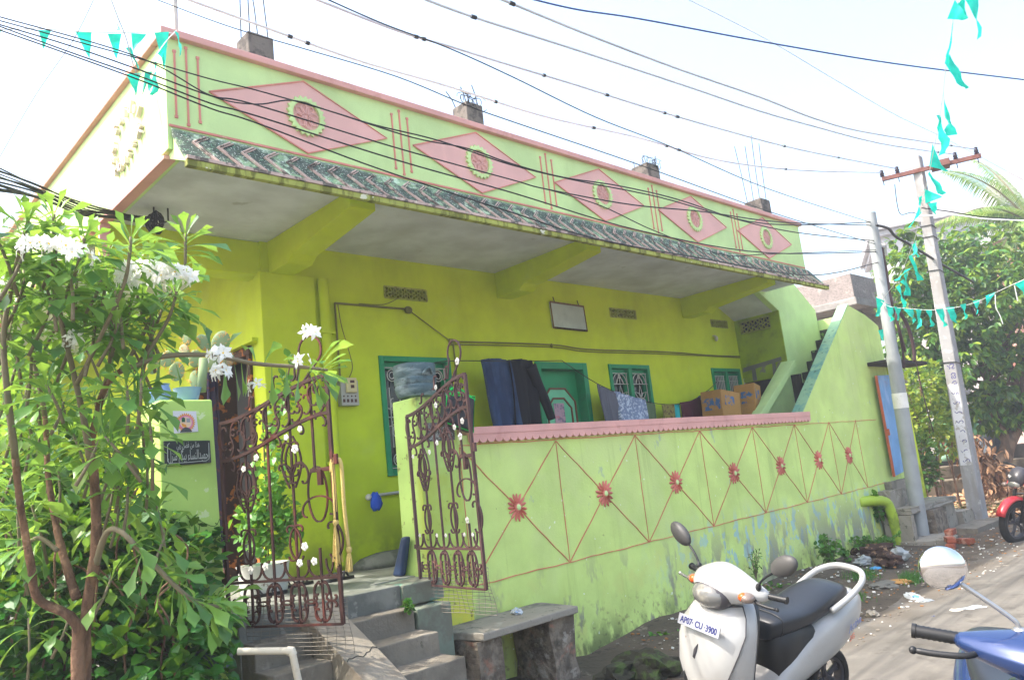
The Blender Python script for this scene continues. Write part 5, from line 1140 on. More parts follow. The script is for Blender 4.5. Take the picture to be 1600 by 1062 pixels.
# ================================================================ VEGETATION
def basis(d):
    d = d.normalized(); up = Vector((0, 0, 1)) if abs(d.z) < .95 else Vector((1, 0, 0))
    s = d.cross(up).normalized(); return d, s, s.cross(d)
def spoon_leaf(mb, p, d, L_, droop=.6, wid=1.0, mi=0, twist=None):
    """fiddle shaped leaf: narrow stalk widening to a lobed tip, arching under its weight"""
    d = d.normalized(); tw = random.uniform(-.7, .7) if twist is None else twist
    prof = [(0, .010), (.25, .022), (.45, .042), (.6, .07), (.7, .112), (.77, .148), (.82, .148), (.875, .095), (.93, .045), (1, .003)]
    pos = Vector(p); cur = d.copy(); vs = []; t0 = 0
    for (t, w_) in prof:
        st = (t-t0)*L_; t0 = t; cur = (cur+Vector((0, 0, -1))*droop*st/L_*1.6).normalized(); pos = pos+cur*st
        f_, s, u = basis(cur); s = s*math.cos(tw)+u*math.sin(tw); n_ = s.cross(cur)
        w = w_*L_*wid*1.0; vs += [pos-s*w+n_*w*.35, pos, pos+s*w+n_*w*.35]
    fs = []
    for i in range(len(prof)-1): a = 3*i; fs += [(a, a+3, a+4, a+1), (a+1, a+4, a+5, a+2)]
    mb.add(vs, fs, mi)
def oval_leaf(mb, p, d, L_, wid=.3, droop=.4, fold=.25, mi=0):
    d = d.normalized(); pos = Vector(p); cur = d; vs = []; tw = random.uniform(-.8, .8); t0 = 0
    for t, w_ in ((0, .05), (.35, 1), (.7, .75), (1, .02)):
        st = (t-t0)*L_; t0 = t; cur = (cur+Vector((0, 0, -1))*droop*st/L_).normalized(); pos = pos+cur*st
        f_, s, u = basis(cur); s = s*math.cos(tw)+u*math.sin(tw); n_ = s.cross(cur); w = w_*L_*wid; vs += [pos-s*w+n_*w*fold, pos, pos+s*w+n_*w*fold]
    fs = []
    for i in range(3): a = 3*i; fs += [(a, a+3, a+4, a+1), (a+1, a+4, a+5, a+2)]
    mb.add(vs, fs, mi)
def rdir(): 
    v = Vector(RNG.normal(size=3)); return v.normalized()
m_plf = mat('leaf_frangipani', (60, 120, 48), .38, var=.05, trans=.45, island=[(54, 104, 62), (78, 134, 70), (104, 154, 78), (66, 118, 76), (134, 176, 80), (86, 140, 70), (150, 182, 90)], spec=.5)
m_crp = mat('leaf_creeper', (50, 110, 40), .4, var=.05, trans=.3, island=[(22, 72, 30), (38, 98, 36), (54, 120, 40), (30, 84, 34), (84, 148, 44)], spec=.5)
m_bark = mat('bark_redbrown', (128, 98, 76), .9, [dict(c=(84, 62, 48), s=18, lo=.45, hi=.6, a=.8, st=(1, 1, .2)), dict(c=(170, 135, 105), s=9, lo=.6, hi=.68, a=.6)], bump=.9, bscale=60)
m_stemg = mat('stem_greygreen', (122, 112, 88), .7, bump=.3)
m_petal = mat('petal_white', (238, 238, 232), .5, trans=.3, var=.02); m_pyel = mat('petal_yellow', (235, 200, 60), .5, var=0)
def flower5(mb, c_, n_, r_):
    f_, s, u = basis(n_)
    for k in range(5):
        a = 2*PI*k/5+random.uniform(-.1, .1); e = s*math.cos(a)+u*math.sin(a); g = s*math.cos(a+.45)+u*math.sin(a+.45); h_ = s*math.cos(a-.45)+u*math.sin(a-.45)
        mb.add([c_, c_+g*r_*.55+f_*r_*.15, c_+(e*1.0+g*.15).normalized()*r_+f_*r_*random.uniform(-.1, .25), c_+e*r_*.98+f_*r_*.05, c_+h_*r_*.55+f_*r_*.2], [(0, 4, 3, 2, 1)], 0)
    mb.add([c_+f_*.002+s*r_*.12, c_+f_*.002+u*r_*.12, c_+f_*.002-s*r_*.12, c_+f_*.002-u*r_*.12], [(0, 1, 2, 3)], 1)
BR = {
 'A': [(132, 1050, 3.62, .030), (136, 950, 3.6, .025), (150, 850, 3.6, .024), (147, 744, 3.58, .021), (141, 700, 3.56, .018), (152, 650, 3.54, .016), (160, 615, 3.52, .014), (180, 585, 3.5, .013), (215, 570, 3.5, .012), (260, 556, 3.52, .012), (330, 555, 3.58, .011), (400, 568, 3.66, .010), (470, 573, 3.75, .009), (512, 578, 3.8, .007)],
 'B': [(122, 1050, 3.55, .030), (116, 970, 3.55, .022), (60, 935, 3.5, .019), (48, 880, 3.45, .018), (32, 790, 3.4, .015), (22, 700, 3.35, .015), (10, 600, 3.3, .013), (6, 520, 3.3, .011), (22, 430, 3.3, .010), (44, 345, 3.3, .008)],
 'C': [(141, 715, 3.56, .018), (130, 650, 3.5, .014), (112, 570, 3.45, .012), (98, 514, 3.4, .011), (88, 440, 3.4, .010), (85, 380, 3.4, .009), (84, 335, 3.4, .008)],
 'D': [(120, 935, 3.58, .022), (97, 860, 3.65, .019), (86, 810, 3.7, .016), (75, 740, 3.75, .014), (70, 650, 3.8, .012), (52, 560, 3.8, .011), (40, 480, 3.8, .010), (30, 410, 3.8, .008)],
 'E': [(190, 580, 3.5, .010), (225, 520, 3.6, .009), (250, 470, 3.65, .008), (285, 440, 3.68, .007), (290, 365, 3.68, .007)],
 'F': [(220, 568, 3.5, .009), (262, 500, 3.55, .008), (276, 455, 3.55, .007)],
 'G': [(155, 640, 3.54, .010), (172, 560, 3.6, .009), (174, 490, 3.62, .008), (172, 445, 3.62, .007)],
 'H': [(150, 880, 3.6, .018), (165, 835, 3.55, .014), (185, 828, 3.5, .012), (223, 863, 3.5, .012), (273, 914, 3.52, .011), (309, 941, 3.55, .010), (350, 948, 3.6, .008)],
 'I': [(120, 600, 3.45, .010), (160, 520, 3.35, .009), (195, 440, 3.3, .008), (205, 370, 3.3, .007)],
 'J': [(95, 480, 3.4, .010), (120, 420, 3.3, .008), (132, 372, 3.25, .007)],
 'K': [(250, 558, 3.52, .008), (225, 500, 3.7, .008), (215, 450, 3.8, .007), (235, 400, 3.8, .006)],
 'Z': [(90, 860, 3.6, .012), (60, 840, 3.6, .01), (30, 860, 3.55, .008)]}
fr = thing('frangipani_shrub', 'tall multi stemmed white flowering frangipani with fiddle shaped leaves at the left', 'tree', (1.0, 3.5, -.3))
wood = MB(); wood2 = MB(); leaves = MB(); tips = []
for k_, pts in BR.items():
    P_ = [atD(x, y, d) for x, y, d, r in pts]; rr = [r for *_, r in pts]
    if k_ in 'AB': P_ = [Vector((P_[0].x, P_[0].y, -.25))]+P_; rr = [.036]+rr
    sp_ = smoothpts(P_, 6); n = len(sp_); rs = [np.interp(i/(n-1)*(len(rr)-1), range(len(rr)), rr)*(1+.06*math.sin(i*2.1)) for i in range(n)]
    if k_ in 'ABD': wood.tube(sp_[:n*3//5], rs[:n*3//5], 10); wood2.tube(sp_[n*3//5-1:], rs[n*3//5-1:], 8)
    else: wood2.tube(sp_, rs, 8)
    d_ = (sp_[-1]-sp_[-4]).normalized(); tips.append((sp_[-1], d_, 1))
    # leaves along the outer half of the branch
    for i in range(int(n*.45), n-2):
        if k_ == 'A' and i < n*.42: continue
        for _ in range(2 if k_ != 'A' else 1):
            if random.random() < .8:
                f_, s, u = basis(sp_[i+1]-sp_[i-1]); a = random.uniform(0, 6.28); dd = (s*math.cos(a)+u*math.sin(a)+f_*.5)
                if k_ == 'A': dd = Vector((random.uniform(-.4, .4), random.uniform(-.4, .4), random.choice((-1.2, -1.2, .6))))
                spoon_leaf(leaves, sp_[i], dd, random.uniform(.14, .24), droop=random.uniform(.3, 1.2))
def rosette(c_, d_, n, L_, droop):
    f_, s, u = basis(d_)
    for k in range(n):
        a = k*2.4+random.uniform(-.3, .3); q = k/n; sp_ = lerp(.35, 1.45, q)
        dd = f_*math.cos(sp_)+(s*math.cos(a)+u*math.sin(a))*math.sin(sp_)
        spoon_leaf(leaves, c_-f_*q*.10, dd, L_*lerp(.6, 1.05, min(1, q*1.5))*random.uniform(.85, 1.1), droop=droop*lerp(.2, 1.2, q), twist=random.uniform(-.3, .3))
for c_, d_, _ in tips: rosette(c_, d_+Vector((0, 0, .3)), 17, .20, .7)
# further shoots filling the crown
fill = []
def shoot(x, y, D_, n, L_, droop=.8):
    c_ = atD(x, y, D_); d_ = Vector((random.uniform(-.4, .4), random.uniform(-.4, .4), 1)).normalized(); ln = random.uniform(.15, .35)
    b0 = c_-d_*ln-Vector((random.uniform(-.05, .05), 0, 0)); wood2.tube([b0, b0.lerp(c_, .5)+Vector((.01, .01, 0)), c_], [.008, .007, .006], 6); rosette(c_, d_, n, L_, droop)
for _ in range(46): shoot(random.uniform(-30, 235), random.uniform(430, 700), random.uniform(3.3, 4.4), 15, random.uniform(.17, .22))
for _ in range(16): shoot(random.uniform(-30, 120), random.uniform(350, 470), random.uniform(3.2, 4.0), 12, random.uniform(.16, .22))
for _ in range(16): shoot(random.uniform(-30, 200), random.uniform(680, 820), random.uniform(3.75, 4.3), 12, random.uniform(.18, .24), 1.2)
for x, y in ((15, 830), (45, 965), (200, 760), (230, 730), (190, 690), (215, 640), (245, 790), (260, 830), (175, 900), (110, 960)): shoot(x, y, random.uniform(3.65, 3.9), 12, .21, 1.3)
for x, y in ((165, 400), (180, 455), (120, 430), (205, 480), (240, 500), (255, 480), (150, 500), (195, 520), (215, 420)): shoot(x, y, random.uniform(3.5, 3.8), 11, .19)
wood.build('trunk', m_bark, fr, smooth=True); wood2.build('branch', m_stemg, fr, smooth=True); leaves.build('foliage', m_plf, fr, smooth=True)
for (x, y, D_, n, r_) in ((235, 437, 3.5, 46, .085), (278, 438, 3.45, 30, .06), (62, 390, 3.1, 11, .045), (98, 392, 3.1, 12, .045), (130, 402, 3.1, 6, .035), (344, 555, 3.5, 8, .03), (346, 582, 3.48, 8, .022), (485, 524, 3.78, 4, .035), (476, 566, 3.75, 3, .025), (405, 605, 3.7, 3, .03), (18, 447, 3.4, 5, .04), (115, 535, 3.4, 4, .04), (62, 300, 3.3, 0, .03)):
    f_ = MB(); c_ = atD(x, y, D_)
    for _ in range(n):
        dv = rdir(); dv.z = abs(dv.z)*.8; dv -= cf*.4; q = c_+Vector((dv.x*r_*1.3, dv.y*r_*1.3, dv.z*r_*.8)); flower5(f_, q, (dv-cf*.3).normalized(), random.uniform(.034, .046))
    if n: f_.build('flower_cluster', [m_petal, m_pyel], fr)
# creeper thicket under the shrub
def blob_leaves(mb, blobs, n, size, wid=.42, surf=.6, droop=.3, up=.2):
    tot = sum(b_[3] for b_ in blobs)
    for (c_, rx, ry, wgt, rz) in blobs:
        for _ in range(int(n*wgt/tot)):
            v = rdir(); q = (surf+(1-surf)*random.random())*(1+.22*mnoise.noise(v*2.3+c_)+.15*mnoise.noise(v*6+c_)); p = c_+Vector((v.x*rx, v.y*ry, v.z*rz))*q
            oval_leaf(mb, p, (v+rdir()*.8+Vector((0, 0, up))).normalized(), size*random.uniform(.6, 1.2), wid, droop)
cb = MB(); bl = []
for (x, y, D_, r_) in ((40, 960, 4.3, .42), (160, 1000, 4.4, .42), (270, 1000, 4.3, .30), (230, 900, 4.6, .38), (100, 880, 4.7, .45), (20, 820, 4.8, .45), (190, 810, 4.9, .35), (60, 740, 5.0, .40), (255, 830, 4.8, .16), (300, 1010, 4.35, .2), (240, 1070, 4.1, .4), (100, 1080, 4.2, .5), (0, 1060, 4.2, .5)):
    bl.append((atD(x, y, D_), r_, r_, r_*r_, r_*.95))
blob_leaves(cb, bl, 8200, .085, .45, .7, .5, .1)
ct = thing('creeper_thicket', 'dense heart leaved creeper thicket heaped behind the frangipani trunk', 'bush', (.9, 4.3, -.3))
cb.build('foliage', m_crp, ct)
sm = MB()
for k in range(26):
    a = atD(random.uniform(-20, 300), random.uniform(850, 1050), random.uniform(4.0, 4.5)); p_ = [Vector((a.x, a.y, -.25))]
    for j in range(5): p_.append(p_[-1].lerp(a, .4)+Vector((random.uniform(-.08, .08), random.uniform(-.08, .08), .12+random.uniform(0, .1))))
    sm.tube(smoothpts(p_, 3), .006, 5)
sm.build('stem', m_bark, ct)
# creeper on the pillar and the potted creeper
pc = MB(); 
for (x, y) in [(255, 838), (275, 830), (285, 842), (300, 848), (315, 845), (330, 850), (345, 842), (270, 815), (265, 850), (262, 822), (300, 860), (248, 815), (340, 825), (325, 838)]:
    for _ in range(12):
        q = atY(x+random.uniform(-9, 9), y+random.uniform(-8, 8), YW-random.uniform(.01, .07)); oval_leaf(pc, q, (Vector((random.uniform(-1, 1), -1.1, random.uniform(-.6, .6)))), random.uniform(.03, .055), .45, .5)
pc.tube(smoothpts([atY(x, y, YW-.012) for x, y in ((240, 850), (275, 830), (300, 850), (330, 848), (350, 820))], 4), .003, 4); pc.tube(smoothpts([atY(x, y, YW-.012) for x, y in ((300, 850), (312, 825), (308, 812), (335, 822), (345, 805))], 4), .002, 4)
tag(pc.build('wall_creeper', m_crp), 'small creeper strand trailing across the left pillar face', 'creeper')
pp = bpy.data.objects['potted_creeper']; pl_ = MB(); st_ = MB()
for (x0, y0, x1, y1, n, sp_) in ((420, 870, 425, 700, 240, 26), (425, 700, 445, 610, 70, 13), (445, 610, 455, 560, 20, 8), (400, 860, 385, 790, 150, 22), (430, 860, 455, 800, 150, 22), (410, 820, 430, 740, 150, 30), (415, 700, 408, 640, 20, 8)):
    for _ in range(n):
        t_ = random.random(); q = atD(lerp(x0, x1, t_)+random.gauss(0, sp_*.5), lerp(y0, y1, t_)+random.gauss(0, 8), 5.85+random.uniform(-.25, .2)); oval_leaf(pl_, q, rdir()+Vector((-.2, -.3, .1)), random.uniform(.045, .085), .42, .5)
for pts in (((415, 880), (420, 800), (422, 720), (440, 640), (455, 560)), ((418, 880), (400, 820), (385, 780)), ((420, 880), (440, 830), (455, 790)), ((420, 880), (415, 760), (410, 640))):
    st_.tube(smoothpts([atD(x, y, 5.85) for x, y in pts], 4), .006, 5)
pl_.build('foliage', mat('leaf_potted', (70, 130, 50), .4, trans=.35, var=.05, island=[(48, 104, 40), (80, 140, 52), (104, 164, 60), (62, 122, 48)]), pp); st_.build('stem', m_bark, pp)
# street tree behind the poles
m_tlf = mat('leaf_street_tree', (70, 115, 45), .42, var=.05, trans=.32, island=[(30, 66, 34), (44, 88, 36), (62, 108, 40), (84, 132, 44), (50, 94, 40), (140, 168, 50), (38, 78, 40)], spec=.5)
tt = thing('street_tree', 'big leafy evergreen street tree behind the concrete power pole', 'tree', (19.8, 5.2, 0))
tl = MB(); tw = MB()
TB = [(1405, 425, 17.9, .5), (1422, 385, 18.6, .5), (1475, 540, 17.6, .9), (1540, 460, 18.2, 1.0), (1412, 470, 17.8, .55), (1450, 440, 18.5, .85), (1500, 405, 19.2, .9), (1560, 410, 19.5, 1.0), (1620, 440, 19.6, 1.1), (1430, 520, 18.0, .7), (1490, 490, 18.2, 1.1), (1560, 500, 18.6, 1.2), (1630, 520, 19, 1.2), (1445, 590, 18, .65), (1510, 580, 18.2, .95), (1590, 590, 18.6, 1.0), (1445, 640, 17.8, .45), (1520, 640, 18.3, .55), (1640, 600, 18.8, 1.0), (1560, 640, 18.2, .55), (1490, 350+60, 19.6, .6), (1600, 640, 18.2, .5)]
for (x, y, D_, r_) in TB:
    c_ = atD(x, y, D_)
    for _ in range(int(118*r_**2+20)):
        v = rdir(); q = (.62+.42*random.random())*(1+.25*mnoise.noise(v*2+c_)+.2*mnoise.noise(v*5+c_)); p = c_+v*r_*q; hd = (v+rdir()*.5).normalized()
        for k in range(7):
            a = k*2.4; f_, s, u = basis(hd); dd = f_*.45+(s*math.cos(a)+u*math.sin(a))*.8+Vector((0, 0, -.55)); oval_leaf(tl, p, dd, random.uniform(.15, .24), .22, .55, .2)
tl.build('crown', m_tlf, tt)
base = atD(1560, 770, 18.8); base.z = -.1
def limb(a, pts, r0, r1, mb, n=9): P_ = smoothpts([a]+[atD(*p) for p in pts], 5); mb.tube(P_, [lerp(r0, r1, i/(len(P_)-1)) for i in range(len(P_))], n)
b1 = atD(1528, 790, 18.2); b1.z = -.1; b2 = atD(1560, 790, 17.4); b2.z = -.1
limb(b1, ((1518, 730, 18.2), (1500, 660, 18.3), (1498, 590, 18.5), (1480, 500, 18.6)), .20, .07, tw); limb(b2, ((1562, 740, 17.6), (1578, 690, 17.9), (1600, 640, 18.2), (1600, 560, 18.6)), .20, .09, tw); limb(b2, ((1562, 740, 17.6), (1575, 700, 17.8), (1545, 620, 18.2), (1540, 520, 18.6)), .16, .06, tw)
for _ in range(16): x, y = random.uniform(1430, 1620), random.uniform(440, 620); limb(atD(random.choice((1498, 1590, 1545)), 600, 18.5), (((x+1545)/2, y+40, 18.6), (x, y, 18.7)), .045, .015, tw, 6)
tw.build('trunk', mat('bark_tree', (112, 90, 72), .95, [dict(c=(66, 52, 42), s=5, lo=.45, hi=.6, a=.8, st=(1, 1, .3))], bump=.9), tt, smooth=True)
# shrubs in the yard
def shrub(name, label, blobs, n, size, m_, wid=.35, group=None):
    t = thing(name, label, 'shrub', tuple(Vector((blobs[0][0].x, blobs[0][0].y, 0))), group); b = MB(); blob_leaves(b, [(c_, r_, r_, r_*r_, r_) for c_, r_ in blobs], n, size, wid, .45); b.build('foliage', m_, t)
    s_ = MB()
    for c_, r_ in blobs:
        for _ in range(4): s_.tube(smoothpts([(c_.x+random.uniform(-.1, .1), c_.y, -.1), (c_.x+random.uniform(-.2, .2)*r_, c_.y, c_.z*.5), c_+rdir()*r_*.7], 3), .012, 5)
    s_.build('stem', m_bark, t); return t
m_yg = mat('leaf_yellowgreen', (120, 150, 50), .5, trans=.3, var=.05, island=[(60, 96, 36), (104, 136, 44), (160, 172, 60), (84, 116, 40)])
m_dk = mat('leaf_dark', (40, 78, 34), .5, trans=.2, var=.05, island=[(26, 56, 28), (40, 80, 32), (58, 100, 38)])
shrub('yard_shrub', 'yellow green shrub growing right behind the steel pole', [(atD(1430, 600, 15.8), .55), (atD(1452, 660, 15.8), .50), (atD(1425, 655, 15.6), .35), (atD(1480, 690, 16), .35)], 1500, .12, m_yg)
shrub('yard_shrub', 'dark leafy shrub at the foot of the steel pole beside the steps', [(atD(1432, 700, 15.2), .36), (atD(1440, 738, 15.2), .36)], 900, .10, m_dk)
# heap of dry fallen leaves hung round the pole
db = MB(); q0 = atD(1506, 690, 17)
for k in range(900):
    a = random.random(); c_ = Vector(q0)+cr*random.gauss(.0+.9*a, .20)+Vector((0, 0, .2-1.75*a))+cf*random.gauss(0, .12); oval_leaf(db, c_, rdir()+Vector((0, 0, -.7)), random.uniform(.12, .28), .16, .8)
db.tube([q0+Vector((0, 0, -1.9)), q0+Vector((0, 0, .2))], .05, 6)
tag(db.build('dry_climber', mat('leaf_dead', (140, 100, 70), .8, var=.1, island=[(110, 72, 48), (160, 120, 88), (180, 140, 105), (90, 62, 45)])), 'curtain of dead brown climber hanging from the tree behind the concrete pole', 'dead creeper')
# leaf litter under the tree, uncountable
ll = MB()
for k in range(2600):
    q = atZ(random.uniform(1455, 1640), random.uniform(757, 812), .02)
    if q.x < 15 or q.x > 40: continue
    oval_leaf(ll, q+Vector((0, 0, random.uniform(.0, .03))), Vector((random.uniform(-1, 1), random.uniform(-1, 1), .12)), random.uniform(.08, .16), .3, .1)
tag(ll.build('leaf_litter', mat('litter_leaf', (176, 130, 90), .8, var=.1, island=[(150, 105, 70), (196, 158, 120), (120, 84, 58), (206, 176, 140)])), 'dry brown fallen leaves covering the yard under the tree', None, kind='stuff')
gg = MB()
for k in range(3000):
    x0 = random.choice(((1475, 800, 22), (1580, 790, 26), (1500, 795, 20), (1320, 935, 16), (1425, 905, 10), (1345, 900, 14)))
    q = atZ(random.gauss(x0[0], x0[2]), random.gauss(x0[1], 4), .03); 
    if q.x < 0 or q.x > 30: continue
    h_ = random.uniform(.03, .09); d_ = Vector((random.uniform(-.04, .04), random.uniform(-.04, .04), h_)); s_ = Vector((random.uniform(-1, 1), random.uniform(-1, 1), 0)).normalized()*.005; gg.add([q-s_, q+s_, q+d_+Vector((.01, 0, 0))], [(0, 1, 2)])
tag(gg.build('grass_tufts', m_crp), 'thin short grass on the yard and verge', None, kind='stuff')
# weeds at the wall foot
m_weed = mat('leaf_weed', (70, 125, 50), .5, trans=.3, var=.05, island=[(44, 92, 38), (70, 126, 48), (100, 152, 60)])
def weed(px, py, lab, w_, h_, n, zg, size=.055, wid=.42, Y=None):
    q = atZ(px, py, zg) if Y is None else atY(px, py, Y); t = thing('weed_clump', lab, 'weed', (q.x, q.y, q.z), 'weeds at the foot of the wall'); b = MB(); s_ = MB()
    for k in range(max(5, n//9)):
        a = random.uniform(0, 6.28); e = q+Vector((math.cos(a)*w_*random.uniform(.2, 1), math.sin(a)*w_*.6*random.uniform(.2, 1), h_*random.uniform(.4, 1))); m_ = q.lerp(e, .5)+Vector((0, 0, h_*.15)); P_ = smoothpts([q, m_, e], 4); s_.tube(P_, .003, 4)
        for _ in range(9): p = random.choice(P_[2:]); oval_leaf(b, p, rdir()+Vector((0, 0, .3)), size*random.uniform(.6, 1.2), wid, .4)
    b.build('leaf', m_weed, t); s_.build('stem', m_stemg, t)
weed(1300, 888, 'leafy weed clump at the wall foot beside the rubbish', .26, .42, 230, .05, .07, Y=4.72); weed(1325, 880, 'small weed right of the taller clump by the rubbish', .16, .25, 90, .08, .06, Y=4.75)
weed(1385, 858, 'low green weeds in front of the pole footing', .35, .18, 240, .08, .06, Y=4.7); weed(1350, 862, 'low weeds between the rubbish and the drain pipe', .25, .2, 150, .08, .06, Y=4.78)
weed(1378, 818, 'dark leafy weed behind the drain pipe', .18, .45, 150, .1, .09, Y=4.88)
weed(1182, 905, 'feathery fern like weed rising behind the white scooter', .16, .32, 130, .1, .04, .16, Y=4.78)
weed(1240, 930, 'mossy weeds at the wall foot behind the scooter seat', .45, .14, 200, .05, .05, Y=4.72); weed(1060, 1005, 'green weeds beside the mossy rocks left of the scooter', .35, .16, 220, .05, .05, Y=4.6); weed(1210, 935, 'little weed tuft behind the scooter mirror', .2, .2, 80, .05, .05, Y=4.75)
weed(640, 960, 'tiny seedling sprouting between the step and the cheek block', .05, .10, 20, .8, .05, Y=4.55)
weed(300, 1000, 'broad leaved weed at the foot of the left pillar', .18, .22, 110, .6, .07, Y=4.7)
# palm at the far right
pm = thing('coconut_palm', 'coconut palm rising behind the street tree at the right edge', 'palm', tuple(Vector((atD(1612, 352, 22).x, atD(1612, 352, 22).y, 0))))
pcen = atD(1612, 352, 22); b = MB(); b.tube(smoothpts([(pcen.x+.4, pcen.y-.2, -.1), (pcen.x+.25, pcen.y, 3), (pcen.x, pcen.y, pcen.z-.2)], 6), .17, 10); b.build('trunk', mat('palm_bark', (120, 110, 98), .9, bump=.6), pm, smooth=True)
fl_ = MB(); rc = MB()
for k, (dx, dz, bk, L_) in enumerate(((-1, .35, .2, 2.9), (-.55, 1.2, 0, 3.0), (-.15, 1.5, .3, 3.0), (-.95, .9, .4, 2.9), (-1, -.1, -.3, 2.4), (.5, 1.3, .2, 2.8), (1, .6, 0, 2.8), (.9, 1, -.5, 2.6), (-.6, .4, -.8, 2.5), (0, .6, -1, 2.4), (.3, .9, .9, 2.6), (-.4, 1, .8, 2.6), (-.8, -.3, .3, 2.0), (.6, -.2, -.4, 2.1), (-.75, .65, -.2, 2.8))):
    d_ = (cr*dx+Vector((0, 0, dz))+cf*bk).normalized(); pos = Vector(pcen); pts = [pos.copy()]; cur = d_.copy(); N_ = 16
    for j in range(N_): cur = (cur+Vector((0, 0, -1))*.085).normalized(); pos = pos+cur*L_/N_; pts.append(pos.copy())
    rc.tube(pts, [lerp(.045, .008, j/N_) for j in range(N_+1)], 5)
    for j in range(1, N_+1):
        f_, s, u = basis(pts[j]-pts[j-1]); 
        for q in range(4):
            p = pts[j-1].lerp(pts[j], q/4); ll_ = .75*math.sin(PI*min(1, .22+.72*j/N_))*random.uniform(.85, 1.1)
            for sd in (-1, 1):
                dd = (s*sd+f_*.55+u*.15+Vector((0, 0, -.35))).normalized(); e1 = p+dd*ll_*.5; e2 = e1+(dd+Vector((0, 0, -.9))).normalized()*ll_*.5; w_ = f_*.022
                fl_.add([p-w_*.5, p+w_*.5, e1+w_, e1-w_, e2], [(0, 1, 2, 3), (3, 2, 4)])
rc.build('frond_rib', m_stemg, pm); fl_.build('frond', mat('leaf_palm', (110, 140, 70), .5, trans=.3, var=.05, island=[(70, 110, 48), (120, 150, 80), (150, 168, 104), (90, 126, 60)]), pm)
# ================================================================ VEHICLES
m_sw = mat('scooter_white', (158, 158, 156), .28, var=.02, coat=.4, layers=[dict(c=(142, 138, 130), s=3, lo=.5, hi=.7, a=.4), dict(c=(120, 70, 40), s=9, lo=.71, hi=.73, a=.8)])
m_sblue = mat('scooter_blue', (36, 56, 100), .25, var=.02, coat=.6, metal=.35)
m_blk = mat('plastic_black', (30, 31, 33), .45, var=.05); m_seat = mat('seat_vinyl', (38, 42, 48), .34, bump=.06, bscale=300, var=.04); m_mirg = mat('mirror_shell_grey', (66, 65, 64), .5)
m_chrome = mat('chrome', (225, 225, 228), .04, metal=1, var=0); m_steel = mat('brushed_steel', (165, 165, 165), .35, metal=.8, var=0)
m_lens = mat('headlight_lens', (100, 100, 98), .08, var=.06, coat=.8, layers=[dict(c=(160, 155, 140), s=9, lo=.5, hi=.66, a=.5)]); m_ind = mat('indicator_lens', (112, 98, 90), .15, coat=.8, var=.05); m_org = mat('indicator_orange', (200, 84, 30), .3, var=0)
m_rub2 = mat('tyre_rubber', (34, 33, 32), .8, bump=.2); m_redp = mat('bike_red', (175, 40, 48), .3, coat=.5, var=.02); m_dgrey = mat('bike_fairing_dark', (62, 60, 64), .35, var=.03)
def srings(secs, n=20, pw=2.4):
    """secs: (x, cy, cz, ry, rz_up, rz_down) cross sections along x"""
    out = []
    for (x, cy, cz, ry, ru, rd) in secs:
        rg = []
        for a in np.linspace(0, 2*PI, n+1)[:-1]:
            c_, s_ = math.cos(a), math.sin(a); e = 2/pw; yy = ry*math.copysign(abs(c_)**e, c_); zz = (ru if s_ > 0 else rd)*math.copysign(abs(s_)**e, s_); rg.append(Vector((x, cy+yy, cz+zz)))
        out.append(rg)
    return out
def wheel(par, c_, R_, w_, nm='wheel', spokes=5, disc=True):
    M_ = Matrix.Translation(c_) @ Matrix.Rotation(PI/2, 4, 'X'); b = MB()
    b.lathe([(R_*.72, -w_*.45), (R_*.88, -w_*.5), (R_*.97, -w_*.3), (R_, 0), (R_*.97, w_*.3), (R_*.88, w_*.5), (R_*.72, w_*.45), (R_*.70, 0), (R_*.72, -w_*.44)], 36, M_, cap=False); o = b.build(nm, m_rub2, par, smooth='auto')
    b = MB(); b.lathe([(R_*.63, -w_*.3), (R_*.72, -w_*.38), (R_*.72, w_*.38), (R_*.63, w_*.3), (R_*.62, 0), (R_*.63, -w_*.3)], 36, M_, cap=False); b.lathe([(.03, -w_*.5), (.035, -w_*.5), (.035, w_*.5), (.03, w_*.5)], 14, M_)
    for k in range(spokes): a = 2*PI*k/spokes; d_ = Vector((math.cos(a), 0, math.sin(a))); e_ = Vector((math.cos(a+.35), 0, math.sin(a+.35))); c2 = Vector(c_); b.tube([c2+d_*.03, c2+d_*R_*.66], [.022, .012], 6); b.tube([c2+d_*R_*.35, c2+e_*R_*.66], [.014, .010], 6)
    b.build('rim', m_dgrey, o, smooth='auto'); return o
